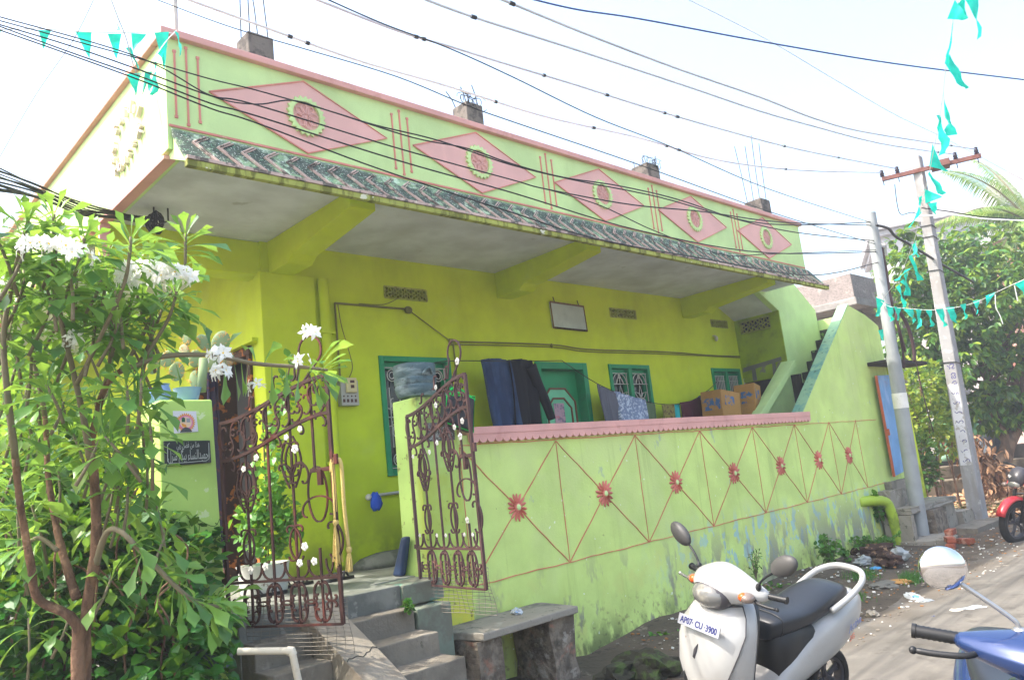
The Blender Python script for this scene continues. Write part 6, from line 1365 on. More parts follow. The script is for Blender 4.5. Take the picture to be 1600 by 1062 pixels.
def scooter(name, label, paint, M_, mirror_chrome=False, plate=True, steer=0):
    t = thing(name, label, 'scooter', (0, 0, 0), local=True); t.matrix_world = M_
    # rear body
    b = MB(); b.loft(srings([(-.92, 0, .70, .03, .03, .04), (-.89, 0, .70, .09, .07, .10), (-.80, 0, .68, .14, .12, .16), (-.62, 0, .64, .185, .13, .22), (-.40, 0, .60, .20, .12, .24), (-.20, 0, .50, .19, .12, .20), (-.05, 0, .42, .175, .10, .14), (.06, 0, .34, .16, .07, .07), (.10, 0, .30, .12, .03, .03)], 24, 2.6)); b.build('body_panel', paint, t, smooth=True, sub=1)
    b = MB(); b.loft(srings([(.06, 0, .70, .05, .015, .08), (.05, 0, .71, .10, .03, .10), (-.02, 0, .725, .135, .05, .11), (-.12, 0, .73, .15, .05, .10), (-.25, 0, .735, .155, .05, .09), (-.34, 0, .76, .16, .055, .10), (-.48, 0, .80, .155, .055, .12), (-.62, 0, .82, .135, .05, .12), (-.72, 0, .80, .10, .04, .08), (-.76, 0, .78, .05, .02, .04)], 24, 2.8)); so_ = b.build('seat', m_seat, t, smooth=True, sub=1); b = MB(); b.tube(srings([(-.015, 0, .722, .128, .051, .103)], 24, 2.8)[0], .003, 5, closed=True); b.build('seat_seam', m_blk, so_)
    b = MB(); b.tube(smoothpts([(-.44, .165, .74), (-.60, .18, .80), (-.76, .165, .865), (-.86, .10, .90), (-.89, 0, .905), (-.86, -.10, .90), (-.76, -.165, .865), (-.60, -.18, .80), (-.44, -.165, .74)], 6), .020, 10)
    if not mirror_chrome: b.build('grab_rail', paint, t, smooth=True)
    b = MB(); b.loft(srings([(.42, 0, .27, .16, .03, .03), (.30, 0, .26, .17, .02, .04), (0, 0, .26, .17, .02, .04), (-.15, 0, .28, .16, .06, .06)], 16, 3)); b.build('floorboard', m_blk, t, smooth='auto')
    b = MB(); b.loft(srings([(.02, 0, .50, .13, .18, .22), (-.06, 0, .52, .15, .2, .24), (-.3, 0, .54, .17, .17, .24)], 18, 2.5)); b.build('seat_base_panel', m_blk, t, smooth=True)
    # apron: rings stacked in z
    secs = [(.22, .47, .12), (.30, .50, .165), (.42, .545, .215), (.55, .565, .245), (.68, .555, .255), (.78, .53, .245), (.86, .49, .205), (.91, .455, .15), (.925, .43, .10)]
    rg = []
    for (z_, fx, w_) in secs:
        r_ = []
        for k in range(13):
            u = -1+2*k/12; r_.append(Vector((fx-.17*abs(u)**2.3, w_*math.sin(u*PI/2), z_)))
        for k in range(13):
            u = 1-2*k/12; r_.append(Vector((fx-.10-.10*abs(u)**2, w_*.92*math.sin(u*PI/2), z_-.005)))
        rg.append(r_)
    b = MB(); b.loft(rg); ap = b.build('front_apron', paint, t, smooth='auto', sub=1)
    b = MB(); rc = []
    for (z_, fx, w_) in secs[1:-1]:
        k_ = lerp(.30, .80, min(1, max(0, (z_-.30)/.5))) if z_ < .8 else .80
        r_ = [Vector((fx+.012-.17*abs(u*k_)**2.3, w_*math.sin(u*k_*PI/2), z_)) for u in np.linspace(-1, 1, 9)]; rc.append(r_+[p-Vector((.03, 0, 0)) for p in reversed(r_)])
    b.loft(rc); b.build('front_panel', paint, ap, smooth='auto', bevel=.004)
    b = MB()
    for e_ in (0, 8): b.tube([r_[e_]+Vector((.0, 0, 0)) for r_ in rc], .0035, 5)
    b.tube([p+Vector((.001, 0, 0)) for p in rc[-1][:9]], .0035, 5); b.build('panel_seam', m_dgrey, ap)
    b = MB(); rg2 = [[Vector((p.x-.02, p.y*.9, p.z*.985)) for p in r_[13:]]+[Vector((p.x-.05, p.y*.85, p.z*.985)) for p in reversed(r_[13:])] for r_ in rg]; b.loft(rg2); b.build('leg_shield', m_blk, t, smooth='auto')
    for sd in (-1, 1):
        b = MB(); e_ = [Vector((.535, sd*.085, .42)), Vector((.53, sd*.12, .50)), Vector((.515, sd*.155, .545)), Vector((.49, sd*.175, .56)), Vector((.505, sd*.165, .51)), Vector((.525, sd*.13, .445))]
        b.add([p+Vector((.022, sd*.008, 0)) for p in e_]+[p-Vector((.02, 0, 0)) for p in e_], [(0, 1, 2, 3, 4, 5), (11, 10, 9, 8, 7, 6)]+[(i, i+6, (i+1) % 6+6, (i+1) % 6) for i in range(6)]); b.build('side_vent', m_blk, ap)
    b = MB(); e_ = [(.57, .0, .60), (.572, .012, .645), (.568, .02, .69), (.572, -.004, .655), (.575, -.01, .61)]; b.add([Vector(p)+Vector((.004, -.03, 0)) for p in e_]+[Vector(p)+Vector((-.03, -.03, 0)) for p in e_], [(0, 1, 2, 3, 4), (9, 8, 7, 6, 5)]+[(i, i+5, (i+1) % 5+5, (i+1) % 5) for i in range(5)]); b.build('wing_emblem', m_dgrey, ap)
    if plate:
        b = MB(); pM = Matrix.Translation((.572, 0, .80)) @ Matrix.Rotation(-.30, 4, 'Y')
        b.box(-.004, .004, -.155, .155, -.030, .030, M=pM); po_ = b.build('number_plate', mat('plate_white', (150, 152, 158), .4, var=.02), t, bevel=.002)
        b = MB(); b.text('AP07· CU ·3900', .05, pM @ Vector((.0055, 0, 0)), pM.to_3x3() @ Vector((0, 1, 0)), pM.to_3x3() @ Vector((0, 0, 1)), .001, width=.275, bold=.0012); b.build('plate_lettering', mat('plate_ink', (34, 40, 96), .5, var=0), po_)
        for sd in (-1, 1):
            b = MB(); b.text('Activa', .075, (-.66, sd*.188, .625), (-sd*1, -.12, .25), (sd*.25, sd*.1, 1), .003, width=.17, warp=lambda x, y: (x+y*.3, y)); b.text('3G', .05, (-.62, sd*.192, .55), (-sd*1, -.1, .25), (0, 0, 1), .003, 1)
            b.build('side_lettering', [mat('badge_chrome_blue', (120, 130, 165), .3, var=0), mat('badge_red', (200, 110, 90), .4, var=0)], t)
    # front wheel and mudguard
    wheel(t, (.62, 0, .215), .215, .095, 'front_wheel'); wheel(t, (-.62, 0, .215), .215, .095, 'rear_wheel')
    b = MB(); rg = []
    for a in np.linspace(.15, PI*.86, 12):
        cx, cz = .61+.245*math.cos(a), .22+.245*math.sin(a); rg.append([Vector((cx+dx*math.cos(a), yy, cz+dx*math.sin(a))) for dx, yy in ((.02, 0), (.01, .05), (-.03, .08), (-.05, .08), (-.015, .045), (0, 0), (-.015, -.045), (-.05, -.08), (-.03, -.08), (.01, -.05))])
    b.loft(rg); b.build('front_mudguard', paint, t, smooth=True)
    # steering head: everything that turns
    SM = Matrix.Translation((.40, 0, 0)) @ Matrix.Rotation(steer, 4, 'Z') @ Matrix.Translation((-.40, 0, 0))
    cs = [(-.285, .30, .995, .022, .022), (-.25, .315, .995, .045, .038), (-.20, .345, 1.0, .075, .060), (-.14, .37, 1.005, .105, .080), (-.08, .385, 1.01, .125, .100), (0, .39, 1.015, .135, .115)]
    cs = cs+[(-y, x, z, a, c_) for y, x, z, a, c_ in reversed(cs[:-1])]
    if mirror_chrome: cs = [(y, x, z-.045*(1-abs(y)/.285), rx*.9, rz*.72) for y, x, z, rx, rz in cs]
    rg = []
    for (y, x, z, rx, rz) in cs:
        r_ = []
        for a in np.linspace(0, 2*PI, 21)[:-1]:
            c_, s_ = math.cos(a), math.sin(a); r_.append(Vector((x+rx*math.copysign(abs(c_)**.8, c_)*(1 if c_ > 0 else .8), y, z+rz*math.copysign(abs(s_)**.85, s_)+.03*(c_*-1)*(rx/.13)*(1 if s_ > 0 else 0))))
        rg.append(r_)
    b = MB(); b.loft(rg); cow = b.build('handlebar_cowl', paint, t, smooth=True, sub=1, M=SM)
    b = MB(); b.ball((.452, 0, .961), (.094, .139, .088), 22, 14); b.build('headlight_rim', m_dgrey, cow, smooth=True, M=SM)
    b = MB(); b.ball((.468, 0, .960), (.088, .128, .077), 22, 14); b.build('headlight', m_lens, cow, smooth=True, M=SM)
    for sd in (-1, 1):
        if not mirror_chrome:
            b = MB(); b.ball((.383, sd*.190, .985), (.052, .074, .034), 16, 10, M=Matrix.Rotation(-sd*.5, 4, 'Z')); iv = b.build('indicator', m_ind, cow, smooth=True, M=SM)
            b = MB(); b.ball((.412, sd*.200, .988), (.030, .032, .027), 12, 8); b.build('bulb', m_org, iv, smooth=True, M=SM)
        b = MB(); g0, g1 = Vector((.30, sd*.24, .995)), Vector((.27, sd*.375, 1.0)); pts = [g0.lerp(g1, k/20) for k in range(21)]; b.tube(pts, [.017+(.0018 if k % 2 else 0) for k in range(21)], 12); b.tube([g1.lerp(g0, .02), g1+(g1-g0)*.06], .021, 12); b.build('grip', m_blk, t, smooth='auto', M=SM)
        b = MB(); b.tube(smoothpts([(.33, sd*.21, .98), (.375, sd*.26, .97), (.37, sd*.33, .965), (.355, sd*.385, .965)], 5), [.009]*15+[.006], 8); b.ball((.354, sd*.39, .965), .011, 10, 8); b.build('brake_lever', m_steel if sd < 0 and not mirror_chrome else m_blk, t, smooth=True, M=SM)
        b = MB()
        if not mirror_chrome:
            b.tube(smoothpts([(.335, sd*.235, 1.02), (.335, sd*.245, 1.065), (.33, sd*.29, 1.115), (.325, sd*.37, 1.17)], 5), [.016]*5+[.007]*11, 8); mi_ = b.build('mirror', m_blk, t, smooth=True, M=SM)
            b = MB(); b.ball((.33, sd*.415, 1.205), (.036, .098, .056), 20, 14, M=Matrix.Rotation(sd*.50, 4, 'X')); b.build('mirror_shell', m_mirg, mi_, smooth=True, M=SM)
        else:
            b.tube(smoothpts([(.335, sd*.125, .99), (.335, sd*.13, 1.045), (.335, sd*.15, 1.075), (.33, sd*.275, 1.16)], 6), .0065, 8); b.lathe([(.028, 0), (.024, .01), (.022, .035), (.012, .04)], 14, Matrix.Translation((.335, sd*.125, 1.01))); mi_ = b.build('mirror', m_steel, t, smooth=True, M=SM)
            b = MB(); b.ball((.33, sd*.305, 1.19), (.026, .062, .060), 24, 16); b.build('mirror_shell', m_chrome, mi_, smooth=True, M=SM)
    b = MB(); b.tube([(.47, 0, .5), (.42, 0, .95)], .03, 10); b.build('steering_column', m_blk, t)
    return t
def poseM(x, y, h, lean, s=1.0, z=0): return Matrix.Translation((x, y, z)) @ Matrix.Rotation(h, 4, 'Z') @ Matrix.Rotation(-lean, 4, 'X') @ Matrix.Diagonal((s, s, s, 1))
scooter('white_scooter', 'white scooter with black seat and number plate AP07 parked by the green wall', m_sw, poseM(4.19, 2.61, R(170), .204, .93, .0), steer=-.08)
hB = R(205); gl_ = Vector((.27, -.375, 1.0)); Mr = Matrix.Rotation(hB, 3, 'Z') @ Matrix.Rotation(-.14, 3, 'X'); Pg = atD(1430, 985, 2.25); O = Pg-(Mr @ gl_)
scooter('blue_scooter', 'blue scooter with a round chrome mirror cut off by the lower right corner', m_sblue, Matrix.Translation((O.x, O.y, O.z)) @ Matrix.Rotation(hB, 4, 'Z') @ Matrix.Rotation(-.14, 4, 'X'), mirror_chrome=True, plate=False)
# motorcycle
def motorcycle(name, label, M_):
    t = thing(name, label, 'motorcycle', (0, 0, 0), local=True); t.matrix_world = M_
    wheel(t, (.64, 0, .30), .30, .09, 'front_wheel', 5); wheel(t, (-.64, 0, .30), .30, .11, 'rear_wheel', 5)
    b = MB(); 
    for sd in (-1, 1): b.tube([(.64, sd*.075, .30), (.50, sd*.075, .72), (.46, sd*.075, .86)], [.024, .022, .018], 10)
    b.build('front_fork', m_blk, t, smooth=True); b = MB()
    for sd in (-1, 1): b.tube([(.565, sd*.075, .52), (.50, sd*.075, .70)], .017, 10)
    b.build('fork_tube', m_steel, t, smooth=True)
    b = MB(); rg = []
    for a in np.linspace(.35, PI*.85, 12):
        cx, cz = .64+.335*math.cos(a), .30+.335*math.sin(a); rg.append([Vector((cx+dx*math.cos(a), yy, cz+dx*math.sin(a))) for dx, yy in ((.012, 0), (.004, .045), (-.03, .065), (-.04, .06), (-.01, .04), (0, 0), (-.01, -.04), (-.04, -.06), (-.03, -.065), (.004, -.045))])
    b.loft(rg); b.build('front_mudguard', m_redp, t, smooth=True)
    b = MB(); b.loft(srings([(.66, 0, .84, .05, .05, .06), (.62, 0, .86, .10, .10, .11), (.54, 0, .90, .125, .13, .13), (.46, 0, .93, .11, .11, .12)], 20, 2.4)); fr_ = b.build('headlight_fairing', m_dgrey, t, smooth=True, sub=1)
    b = MB(); b.ball((.635, 0, .80), (.04, .085, .05), 16, 10); b.build('headlight', m_lens, fr_, smooth=True)
    b = MB(); b.text('Sp', .05, (.675, -.02, .92), (0, 1, 0), (-.5, 0, 1), .003); b.build('fairing_lettering', m_white, fr_)
    for sd in (-1, 1):
        b = MB(); b.prism([(.50, .74), (.60, .80), (.55, .88), (.47, .86)][::-1], sd*.112, sd*.124); b.build('red_side_flash', m_redp, fr_)
        b = MB(); b.ball((.50, sd*.22, .76), (.04, .045, .032), 12, 8); b.tube([(.50, sd*.10, .78), (.50, sd*.2, .765)], .010, 8); b.build('indicator', m_ind, t, smooth=True)
        b = MB(); b.tube(smoothpts([(.42, 0, .98), (.40, sd*.15, 1.02), (.34, sd*.30, 1.03), (.27, sd*.38, 1.02)], 5), .011, 8); hb_ = b.build('handlebar', m_blk, t, smooth=True)
        b = MB(); b.tube([(.34, sd*.29, 1.03), (.27, sd*.385, 1.02)], .018, 10); b.tube([(.40, sd*.24, 1.0), (.36, sd*.38, .99)], .006, 6); b.build('grip', m_blk, hb_, smooth='auto')
    b = MB(); b.loft(srings([(.40, 0, .82, .06, .06, .06), (.32, 0, .84, .13, .11, .10), (.15, 0, .84, .15, .12, .10), (0, 0, .80, .11, .09, .08), (-.08, 0, .77, .07, .05, .05)], 20, 2.3)); b.build('fuel_tank', m_redp, t, smooth=True, sub=1)
    b = MB(); b.loft(srings([(.0, 0, .78, .09, .04, .05), (-.2, 0, .78, .12, .04, .05), (-.5, 0, .82, .12, .05, .05), (-.75, 0, .85, .08, .04, .04)], 18, 2.6)); b.build('seat', m_seat, t, smooth=True)
    b = MB(); b.loft(srings([(-.1, 0, .66, .10, .08, .10), (-.4, 0, .70, .11, .07, .08), (-.8, 0, .80, .06, .03, .05)], 16, 2.5)); b.build('tail_panel', m_redp, t, smooth=True)
    b = MB(); b.box(-.18, .22, -.12, .12, .25, .60); b.lathe([(.10, -.15), (.11, -.1), (.11, .1), (.10, .15)], 16, Matrix.Translation((.0, 0, .34)) @ Matrix.Rotation(PI/2, 4, 'X')); b.tube([(.2, 0, .62), (.42, 0, .84)], .03, 8); b.tube([(-.15, .05, .4), (-.64, .09, .3)], .02, 8); b.tube([(-.15, -.05, .4), (-.64, -.09, .3)], .02, 8); b.build('engine', m_blk, t, bevel=.02)
    b = MB(); b.tube(smoothpts([(.24, -.13, .33), (.1, -.17, .22), (-.3, -.17, .25), (-.75, -.18, .36)], 5), .035, 10); b.build('exhaust', m_steel, t, smooth=True)
    for sd in (-1, 1):
        b = MB(); b.tube(smoothpts([(.22, sd*.05, .62), (.28, sd*.24, .60), (.32, sd*.27, .50), (.28, sd*.26, .34), (.2, sd*.10, .30)], 5), .012, 8); b.build('leg_guard', m_blk, t, smooth=True)
    return t
motorcycle('red_motorcycle', 'red and black motorcycle at the right edge of the lane, front wheel towards us', poseM(12.82, 3.08, R(158), .17, 1.0) )
# ================================================================ OVERHEAD LINES AND BUNTING
def wire(name, label, pts, d0, d1, r_, m_, group='overhead lines', clips=0, end=None, rfar=None, cat='cable'):
    """pts in photo pixels; depth runs so that the line is straight in space (1/d linear along its length)"""
    xs = np.array([p[0] for p in pts], float); ys = np.array([p[1] for p in pts], float); s = np.concatenate([[0], np.cumsum(np.hypot(np.diff(xs), np.diff(ys)))]); s /= s[-1]
    P_ = []
    for x, y, t in zip(xs, ys, s): P_.append(atD(x, y, 1/(lerp(1/d0, 1/d1, t))))
    if end is not None: P_[-1] = Vector(end)
    off = lambda p: p[0] < 0 or p[1] < 0 or p[0] > 1600
    P_ = smoothpts(P_, 6)
    if off(pts[0]): P_ = [P_[0]+(P_[0]-P_[1]).normalized()*6]+P_      # the span goes on to its next support
    if end is None and off(pts[-1]): P_ = P_+[P_[-1]+(P_[-1]-P_[-2]).normalized()*8]
    n = len(P_); b = MB(); b.tube(P_, [lerp(r_, rfar or r_, i/(n-1)) for i in range(n)], 6); o = b.build(name, m_, smooth=True)
    tag(o, label, cat, group)
    if clips:
        c_ = MB(); rr = random.Random(len(pts)*7+int(d0*10))
        for k in range(clips): i = rr.randrange(7, n-2); p = P_[i]; d_ = (P_[i+1]-P_[i]).normalized(); q = rr.uniform(.012, .03); c_.tube([p-d_*q, p+d_*q], r_*1.5, 7)
        c_.build('joint_tape', m_wire, o)
    return P_
PT = Vector((12.40, 4.46, 4.9))
wire('power_line', 'grey conductor ending at the outer left insulator of the cross arm', [(262, -12), (400, 38), (560, 95), (700, 135), (850, 182), (1000, 216), (1120, 250), (1250, 266), (1378, 277)], 6, 13, .0115, m_wireg, clips=8, end=INS[0])
wire('power_line', 'grey conductor ending at the second insulator from the left', [(470, -10), (620, 48), (700, 72), (800, 103), (900, 133), (1000, 165), (1120, 200), (1250, 234), (1400, 262)], 6, 13, .0115, m_wireg, clips=9, end=INS[1])
wire('power_line', 'grey conductor crossing mid sky to the right half of the cross arm', [(640, -10), (740, 27), (900, 78), (1070, 134), (1185, 173), (1270, 197), (1380, 225), (1500, 240)], 6, 13, .0115, m_wireg, clips=2, end=INS[2])
wire('power_line', 'uppermost grey conductor, to the outer right insulator', [(760, -10), (800, 6), (920, 55), (1060, 108), (1190, 153), (1275, 186), (1360, 208), (1530, 232)], 6, 13, .0115, m_wireg, clips=2, end=INS[3])
wire('power_line', 'thin pale line dropping steeply across the upper right sky', [(1060, -8), (1200, 63), (1300, 122), (1400, 180), (1480, 218), (1600, 282)], 9, 17, .006, m_wireg)
wire('blue_cable', 'slack blue cable across the top right of the sky', [(815, -5), (900, 15), (1000, 30), (1200, 67), (1400, 100), (1610, 126)], 8, 11, .010, m_wireb)
wire('service_line', 'thin dark line running just above the roof parapet and stubs', [(225, -8), (330, 32), (400, 55), (470, 75), (620, 120), (730, 165), (800, 190), (1000, 258), (1200, 330), (1360, 388)], 4.2, 11.8, .0024, m_wire, rfar=.006, end=PT+Vector((-.05, -.05, -.35)))
wire('service_line', 'thin dark line cutting diagonally down across the open sky', [(495, -8), (600, 38), (700, 75), (800, 120), (930, 183), (1050, 230), (1200, 295), (1358, 360)], 5, 11.8, .005, m_wire, end=PT+Vector((-.05, -.05, 0)))
wire('black_cable', 'black cable bowing over the first sun emblem', [(-10, 24), (218, 90), (330, 150), (400, 163), (456, 157), (513, 173), (645, 215), (730, 232), (800, 256), (880, 277), (970, 291), (1060, 312), (1160, 345), (1250, 364), (1358, 391)], 3.4, 11.7, .0032, m_wire, rfar=.0075, end=PT+Vector((-.06, -.05, -.30)))
wire('black_cable', 'thin black cable topmost across the first diamond', [(-10, 30), (218, 92), (330, 124), (400, 141), (513, 173), (588, 196), (686, 220), (800, 258), (905, 283), (1030, 308), (1200, 350), (1358, 357)], 3.5, 11.7, .0032, m_wire, rfar=.0075, end=PT+Vector((-.06, -.05, .0)))
wire('black_cable', 'thickest black cable crossing below the sun emblems', [(-10, 36), (110, 72), (225, 112), (330, 150), (400, 164), (626, 233), (800, 281), (856, 296), (988, 320), (1101, 331), (1220, 347), (1358, 359)], 3.3, 11.7, .0032, m_wire, rfar=.0075, end=PT+Vector((-.06, -.05, -.05)))
wire('black_cable', 'black cable just under the thickest one', [(-10, 38), (110, 82), (225, 122), (330, 162), (400, 181), (626, 252), (800, 301), (1007, 362), (1200, 395), (1358, 408)], 3.4, 11.7, .0032, m_wire, rfar=.0075, end=PT+Vector((-.06, -.05, -.48)))
wire('black_cable', 'lowest black cable passing above the eave chevrons', [(-10, 44), (110, 86), (225, 128), (330, 170), (400, 192), (570, 256), (700, 300), (800, 332), (932, 373), (1100, 404), (1270, 430), (1358, 426)], 3.3, 11.7, .0032, m_wire, rfar=.0075, end=PT+Vector((-.06, -.05, -.65)))
wire('black_cable', 'short black cable branching off towards the second last diamond', [(856, 296), (940, 322), (1026, 362), (1130, 398), (1200, 397), (1360, 405)], 6.4, 11.7, .005, m_wire, end=PT+Vector((-.06, -.05, -.45)))
wire('sky_string', 'thin dark string slanting up at the top left of the sky', [(0, 245), (55, 150), (115, 62), (150, -8)], 4, 4, .0016, m_wire, cat='string')
# bundle to the ceiling hook and down to the left
hk = Vector((2.16, 5.99, 0)); hk.z = atY(243, 345, 5.98).z
for k in range(11):
    y0 = 262+k*4.2+random.uniform(-3, 3); 
    q = [(-12, y0-6), (60, 288+k*2.4+random.uniform(-4, 4)), (130, 318+k*2+random.uniform(-3, 3)), (190, 333+k*.9), (232, 342)]
    wire('drop_cable', 'black service cable in the slack bundle reaching the porch ceiling hook', q, 3.6, 6.9, random.choice((.003, .004, .005)), m_wire, 'cable bundle to the porch hook', rfar=.006, end=hk+Vector((random.uniform(-.03, .03), random.uniform(-.03, .03), random.uniform(-.04, .04))))
for k, pts in enumerate((((238, 350), (215, 385), (170, 430), (110, 470), (60, 520)), ((236, 355), (200, 395), (160, 425), (120, 440)), ((240, 355), (210, 400), (185, 440), (150, 480), (120, 560)), ((232, 350), (222, 380), (190, 410), (165, 440), (130, 450)), ((245, 350), (262, 365), (273, 385), (272, 400), (265, 415)))):
    wire('drop_cable', 'black service cable sagging below the porch hook towards the left', pts, 6.9, 7.0, random.choice((.006, .009)), m_wire, 'cables hanging under the porch ceiling')
b = MB(); q = atZ(385, 437, ZS-.02); 
# bunting ------------------------------------------------------
def bunting(name, label, pts, d0, d1, flags, r_=.003):
    xs = np.array([p[0] for p in pts], float); ys = np.array([p[1] for p in pts], float); s = np.concatenate([[0], np.cumsum(np.hypot(np.diff(xs), np.diff(ys)))]); s /= s[-1]
    P_ = smoothpts([atD(x, y, 1/lerp(1/d0, 1/d1, t)) for x, y, t in zip(xs, ys, s)], 6); b = MB(); b.tube(P_, r_, 5)
    t = thing(name, label, 'bunting', tuple(P_[0]), 'turquoise bunting strings'); b.build('cord', m_cord, t)
    for (ax, ay, bx, by, tx, ty) in flags:
        best = min(range(len(xs)-1), key=lambda i: abs((xs[i]+xs[i+1])/2-(ax+bx)/2)+abs((ys[i]+ys[i+1])/2-(ay+by)/2)); tt_ = (s[best]+s[best+1])/2; D_ = 1/lerp(1/d0, 1/d1, tt_)
        A, B_, C_ = atD(ax, ay, D_), atD(bx, by, D_*1.004), atD(tx, ty, D_*random.uniform(.985, 1.015)); n = 7; vs = []; fs = []; wv = random.uniform(.06, .16)*(A-C_).length*2.2; ph = random.uniform(0, 6)
        nn_ = (B_-A).cross(C_-A).normalized()
        for j in range(n+1):
            v = j/n
            for i in range(4):
                u = i/3; top = A.lerp(B_, u); p = top.lerp(C_, v*.999 if i in (0, 3) else v*.999); vs.append(p+nn_*wv*.5*(math.sin(v*4+u*3+ph)-math.sin(u*3+ph)*(1-v))*v+nn_*wv*.25*math.sin(v*11+ph)*v)
        for j in range(n):
            for i in range(3): fs.append((4*j+i, 4*j+i+1, 4*j+i+5, 4*j+i+4))
        f_ = MB(); f_.add(vs, fs); f_.build('flag', m_flag, t, smooth=True)
bunting('bunting_string', 'bunting string running level at the top left towards the roof corner', [(-10, 47), (60, 45), (130, 50), (200, 51), (268, 52)], 3.9, 5.05, [(-8, 46, 3, 46, -2, 62), (60, 47, 80, 48, 68, 76), (118, 50, 143, 51, 140, 93), (168, 53, 190, 53, 182, 91), (205, 52, 229, 54, 207, 82), (241, 51, 264, 50, 257, 108), (272, 48, 279, 52, 284, 84)])
bunting('bunting_string', 'bunting string falling steeply at the top left then rising to the roof corner', [(170, -10), (185, 30), (197, 60), (212, 112), (225, 112), (245, 85), (262, 62), (276, 48)], 4.0, 5.0, [(181, 30, 185, 46, 184, 48), (196, 75, 205, 74, 217, 106), (197, 116, 220, 114, 213, 150), (226, 112, 238, 112, 222, 150), (228, 110, 240, 130, 232, 148), (241, 97, 245, 96, 242, 150), (244, 82, 262, 72, 252, 90)])
bunting('bunting_string', 'long bunting string falling down the right side to the steel pole', [(1510, -15), (1492, 20), (1485, 60), (1477, 112), (1473, 150), (1465, 200), (1458, 240), (1450, 280), (1440, 320), (1430, 370), (1415, 410), (1400, 440), (1378, 468)], 5.0, 11.6,
 [(1482, 28, 1506, -8, 1512, 26), (1505, -8, 1528, -10, 1532, 58), (1480, 30, 1492, 0, 1512, 30), (1487, 60, 1490, 30, 1477, 100), (1477, 100, 1484, 85, 1508, 140), (1474, 140, 1476, 180, 1483, 212), (1463, 180, 1468, 180, 1480, 238), (1470, 180, 1464, 200, 1476, 236), (1457, 225, 1452, 260, 1478, 268), (1450, 272, 1452, 268, 1474, 304), (1444, 295, 1446, 318, 1472, 308), (1450, 318, 1464, 316, 1460, 334), (1436, 308, 1441, 306, 1437, 322), (1436, 322, 1440, 332, 1422, 356), (1428, 368, 1430, 380, 1430, 398), (1424, 382, 1430, 380, 1434, 402), (1420, 400, 1425, 398, 1436, 438), (1414, 422, 1425, 418, 1400, 440), (1412, 430, 1418, 425, 1420, 462), (1406, 440, 1412, 436, 1424, 458), (1400, 448, 1406, 444, 1414, 480)])
bunting('bunting_string', 'bunting string sagging level from the steel pole to the right edge', [(1370, 464), (1388, 478), (1420, 482), (1460, 484), (1500, 479), (1530, 470), (1560, 455), (1610, 432)], 11.5, 9.0,
 [(1368, 464, 1382, 470, 1372, 494), (1372, 516, 1380, 514, 1380, 533), (1384, 474, 1396, 480, 1392, 502), (1396, 478, 1408, 482, 1404, 500), (1411, 482, 1427, 483, 1428, 504), (1430, 483, 1440, 483, 1438, 510), (1446, 484, 1456, 484, 1457, 510), (1462, 483, 1474, 482, 1476, 510), (1478, 480, 1491, 479, 1492, 504), (1500, 476, 1509, 474, 1510, 498), (1520, 470, 1531, 468, 1527, 490), (1540, 462, 1556, 456, 1541, 478), (1585, 444, 1606, 434, 1606, 462)])
b = MB()
for pts in (((1555, 460), (1556, 480), (1562, 492), (1567, 506)), ((1585, 446), (1588, 460), (1590, 470))): b.tube(smoothpts([atD(x, y, 9.9) for x, y in pts], 4), .006, 5)
tag(b.build('loose_cord', m_cord), 'loose white cord ends dangling from the level bunting string', 'cord')
wire('pole_cable', 'black twisted cable from the steel pole clamp towards the tree', [(1370, 352), (1388, 357), (1400, 370), (1425, 384), (1470, 412), (1520, 440)], 11.8, 15, .022, m_wire, 'cables between the poles')
wire('pole_cable', 'thin cable leaving the concrete pole to the right below the palm', [(1440, 325), (1480, 330), (1530, 338), (1610, 345)], 13.3, 14, .010, m_wire, 'cables between the poles')
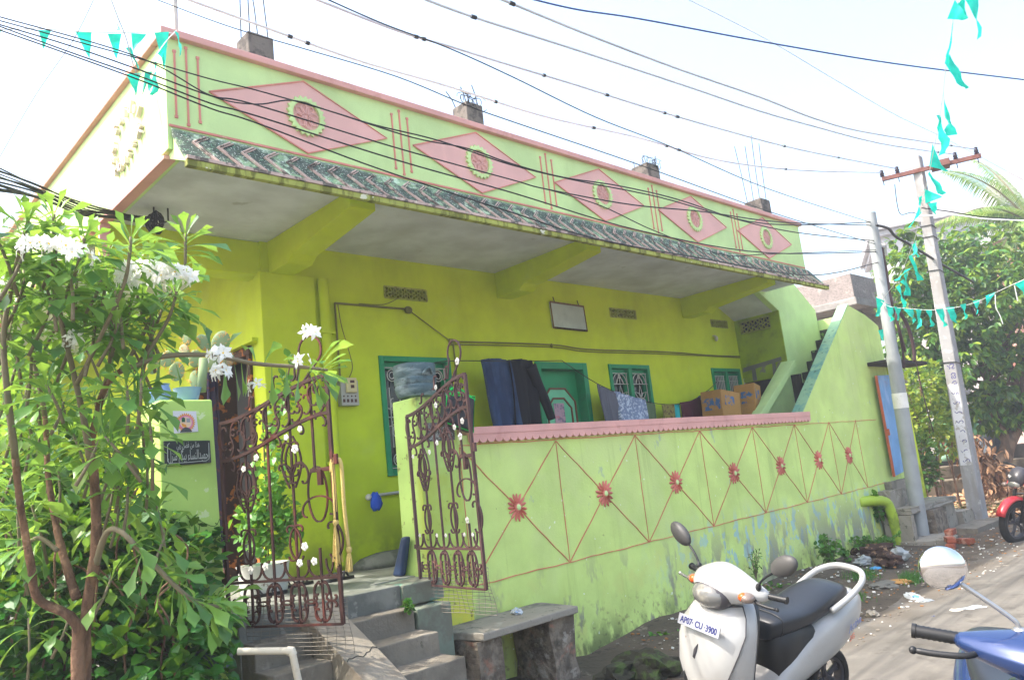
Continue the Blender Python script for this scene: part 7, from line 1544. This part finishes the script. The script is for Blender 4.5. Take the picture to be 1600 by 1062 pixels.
wire('pole_cable', 'pale cable leaving the concrete pole to the right edge, lower of two', [(1435, 338), (1490, 336), (1540, 342), (1610, 345)], 13.2, 12, .010, m_wireg, 'cables between the poles')
wire('pole_cable', 'slack jumper loop between cross arm and concrete pole', [(1398, 288), (1402, 320), (1408, 335), (1425, 332), (1440, 338)], 13.2, 13.2, .007, m_wire, 'cables between the poles')
# ================================================================ LIGHT
SUN = Vector((.90, -.54, -1.50)).normalized()
hz = MB(); hz.box(-60, 90, -60, 90, -1.6, 14)
hm = bpy.data.materials.new('haze_air'); hm.use_nodes = True; hn = hm.node_tree; hn.nodes.remove(hn.nodes['Principled BSDF'])
pv = hn.nodes.new('ShaderNodeVolumePrincipled'); pv.inputs['Color'].default_value = (.93, .96, 1, 1); pv.inputs['Density'].default_value = .0042; pv.inputs['Anisotropy'].default_value = .35
hn.links.new(pv.outputs[0], hn.nodes['Material Output'].inputs['Volume'])
tag(hz.build('haze', hm), 'thin bright morning haze', None, kind='stuff')
w = bpy.data.worlds.new('World'); scene.world = w; w.use_nodes = True
nt = w.node_tree; bg = nt.nodes['Background']; sky = nt.nodes.new('ShaderNodeTexSky'); sky.sky_type = 'NISHITA'; sky.sun_disc = False
el = math.asin(-SUN.z); sky.sun_elevation = el
az = math.atan2(-SUN.x, -SUN.y)      # sun direction from +Y towards +X
sky.sun_rotation = az; sky.air_density = 1.3; sky.dust_density = 5.0; sky.ozone_density = 1.0
nt.links.new(sky.outputs[0], bg.inputs[0]); bg.inputs[1].default_value = .15
sd = bpy.data.lights.new('sun', 'SUN'); sd.energy = 2.0; sd.angle = R(.6); sd.color = (1, .95, .87)
so = bpy.data.objects.new('sun', sd); col.objects.link(so); so.rotation_euler = SUN.to_track_quat('-Z', 'Y').to_euler()
vs_ = scene.view_settings; vs_.view_transform = 'Standard'; vs_.look = 'None'; vs_.gamma = 1; vs_.exposure = 1.95; vs_.use_curve_mapping = False
try: scene.display_settings.display_device = 'sRGB'
except Exception: pass
for o in scene.objects:
    if '_o' in o: del o['_o']
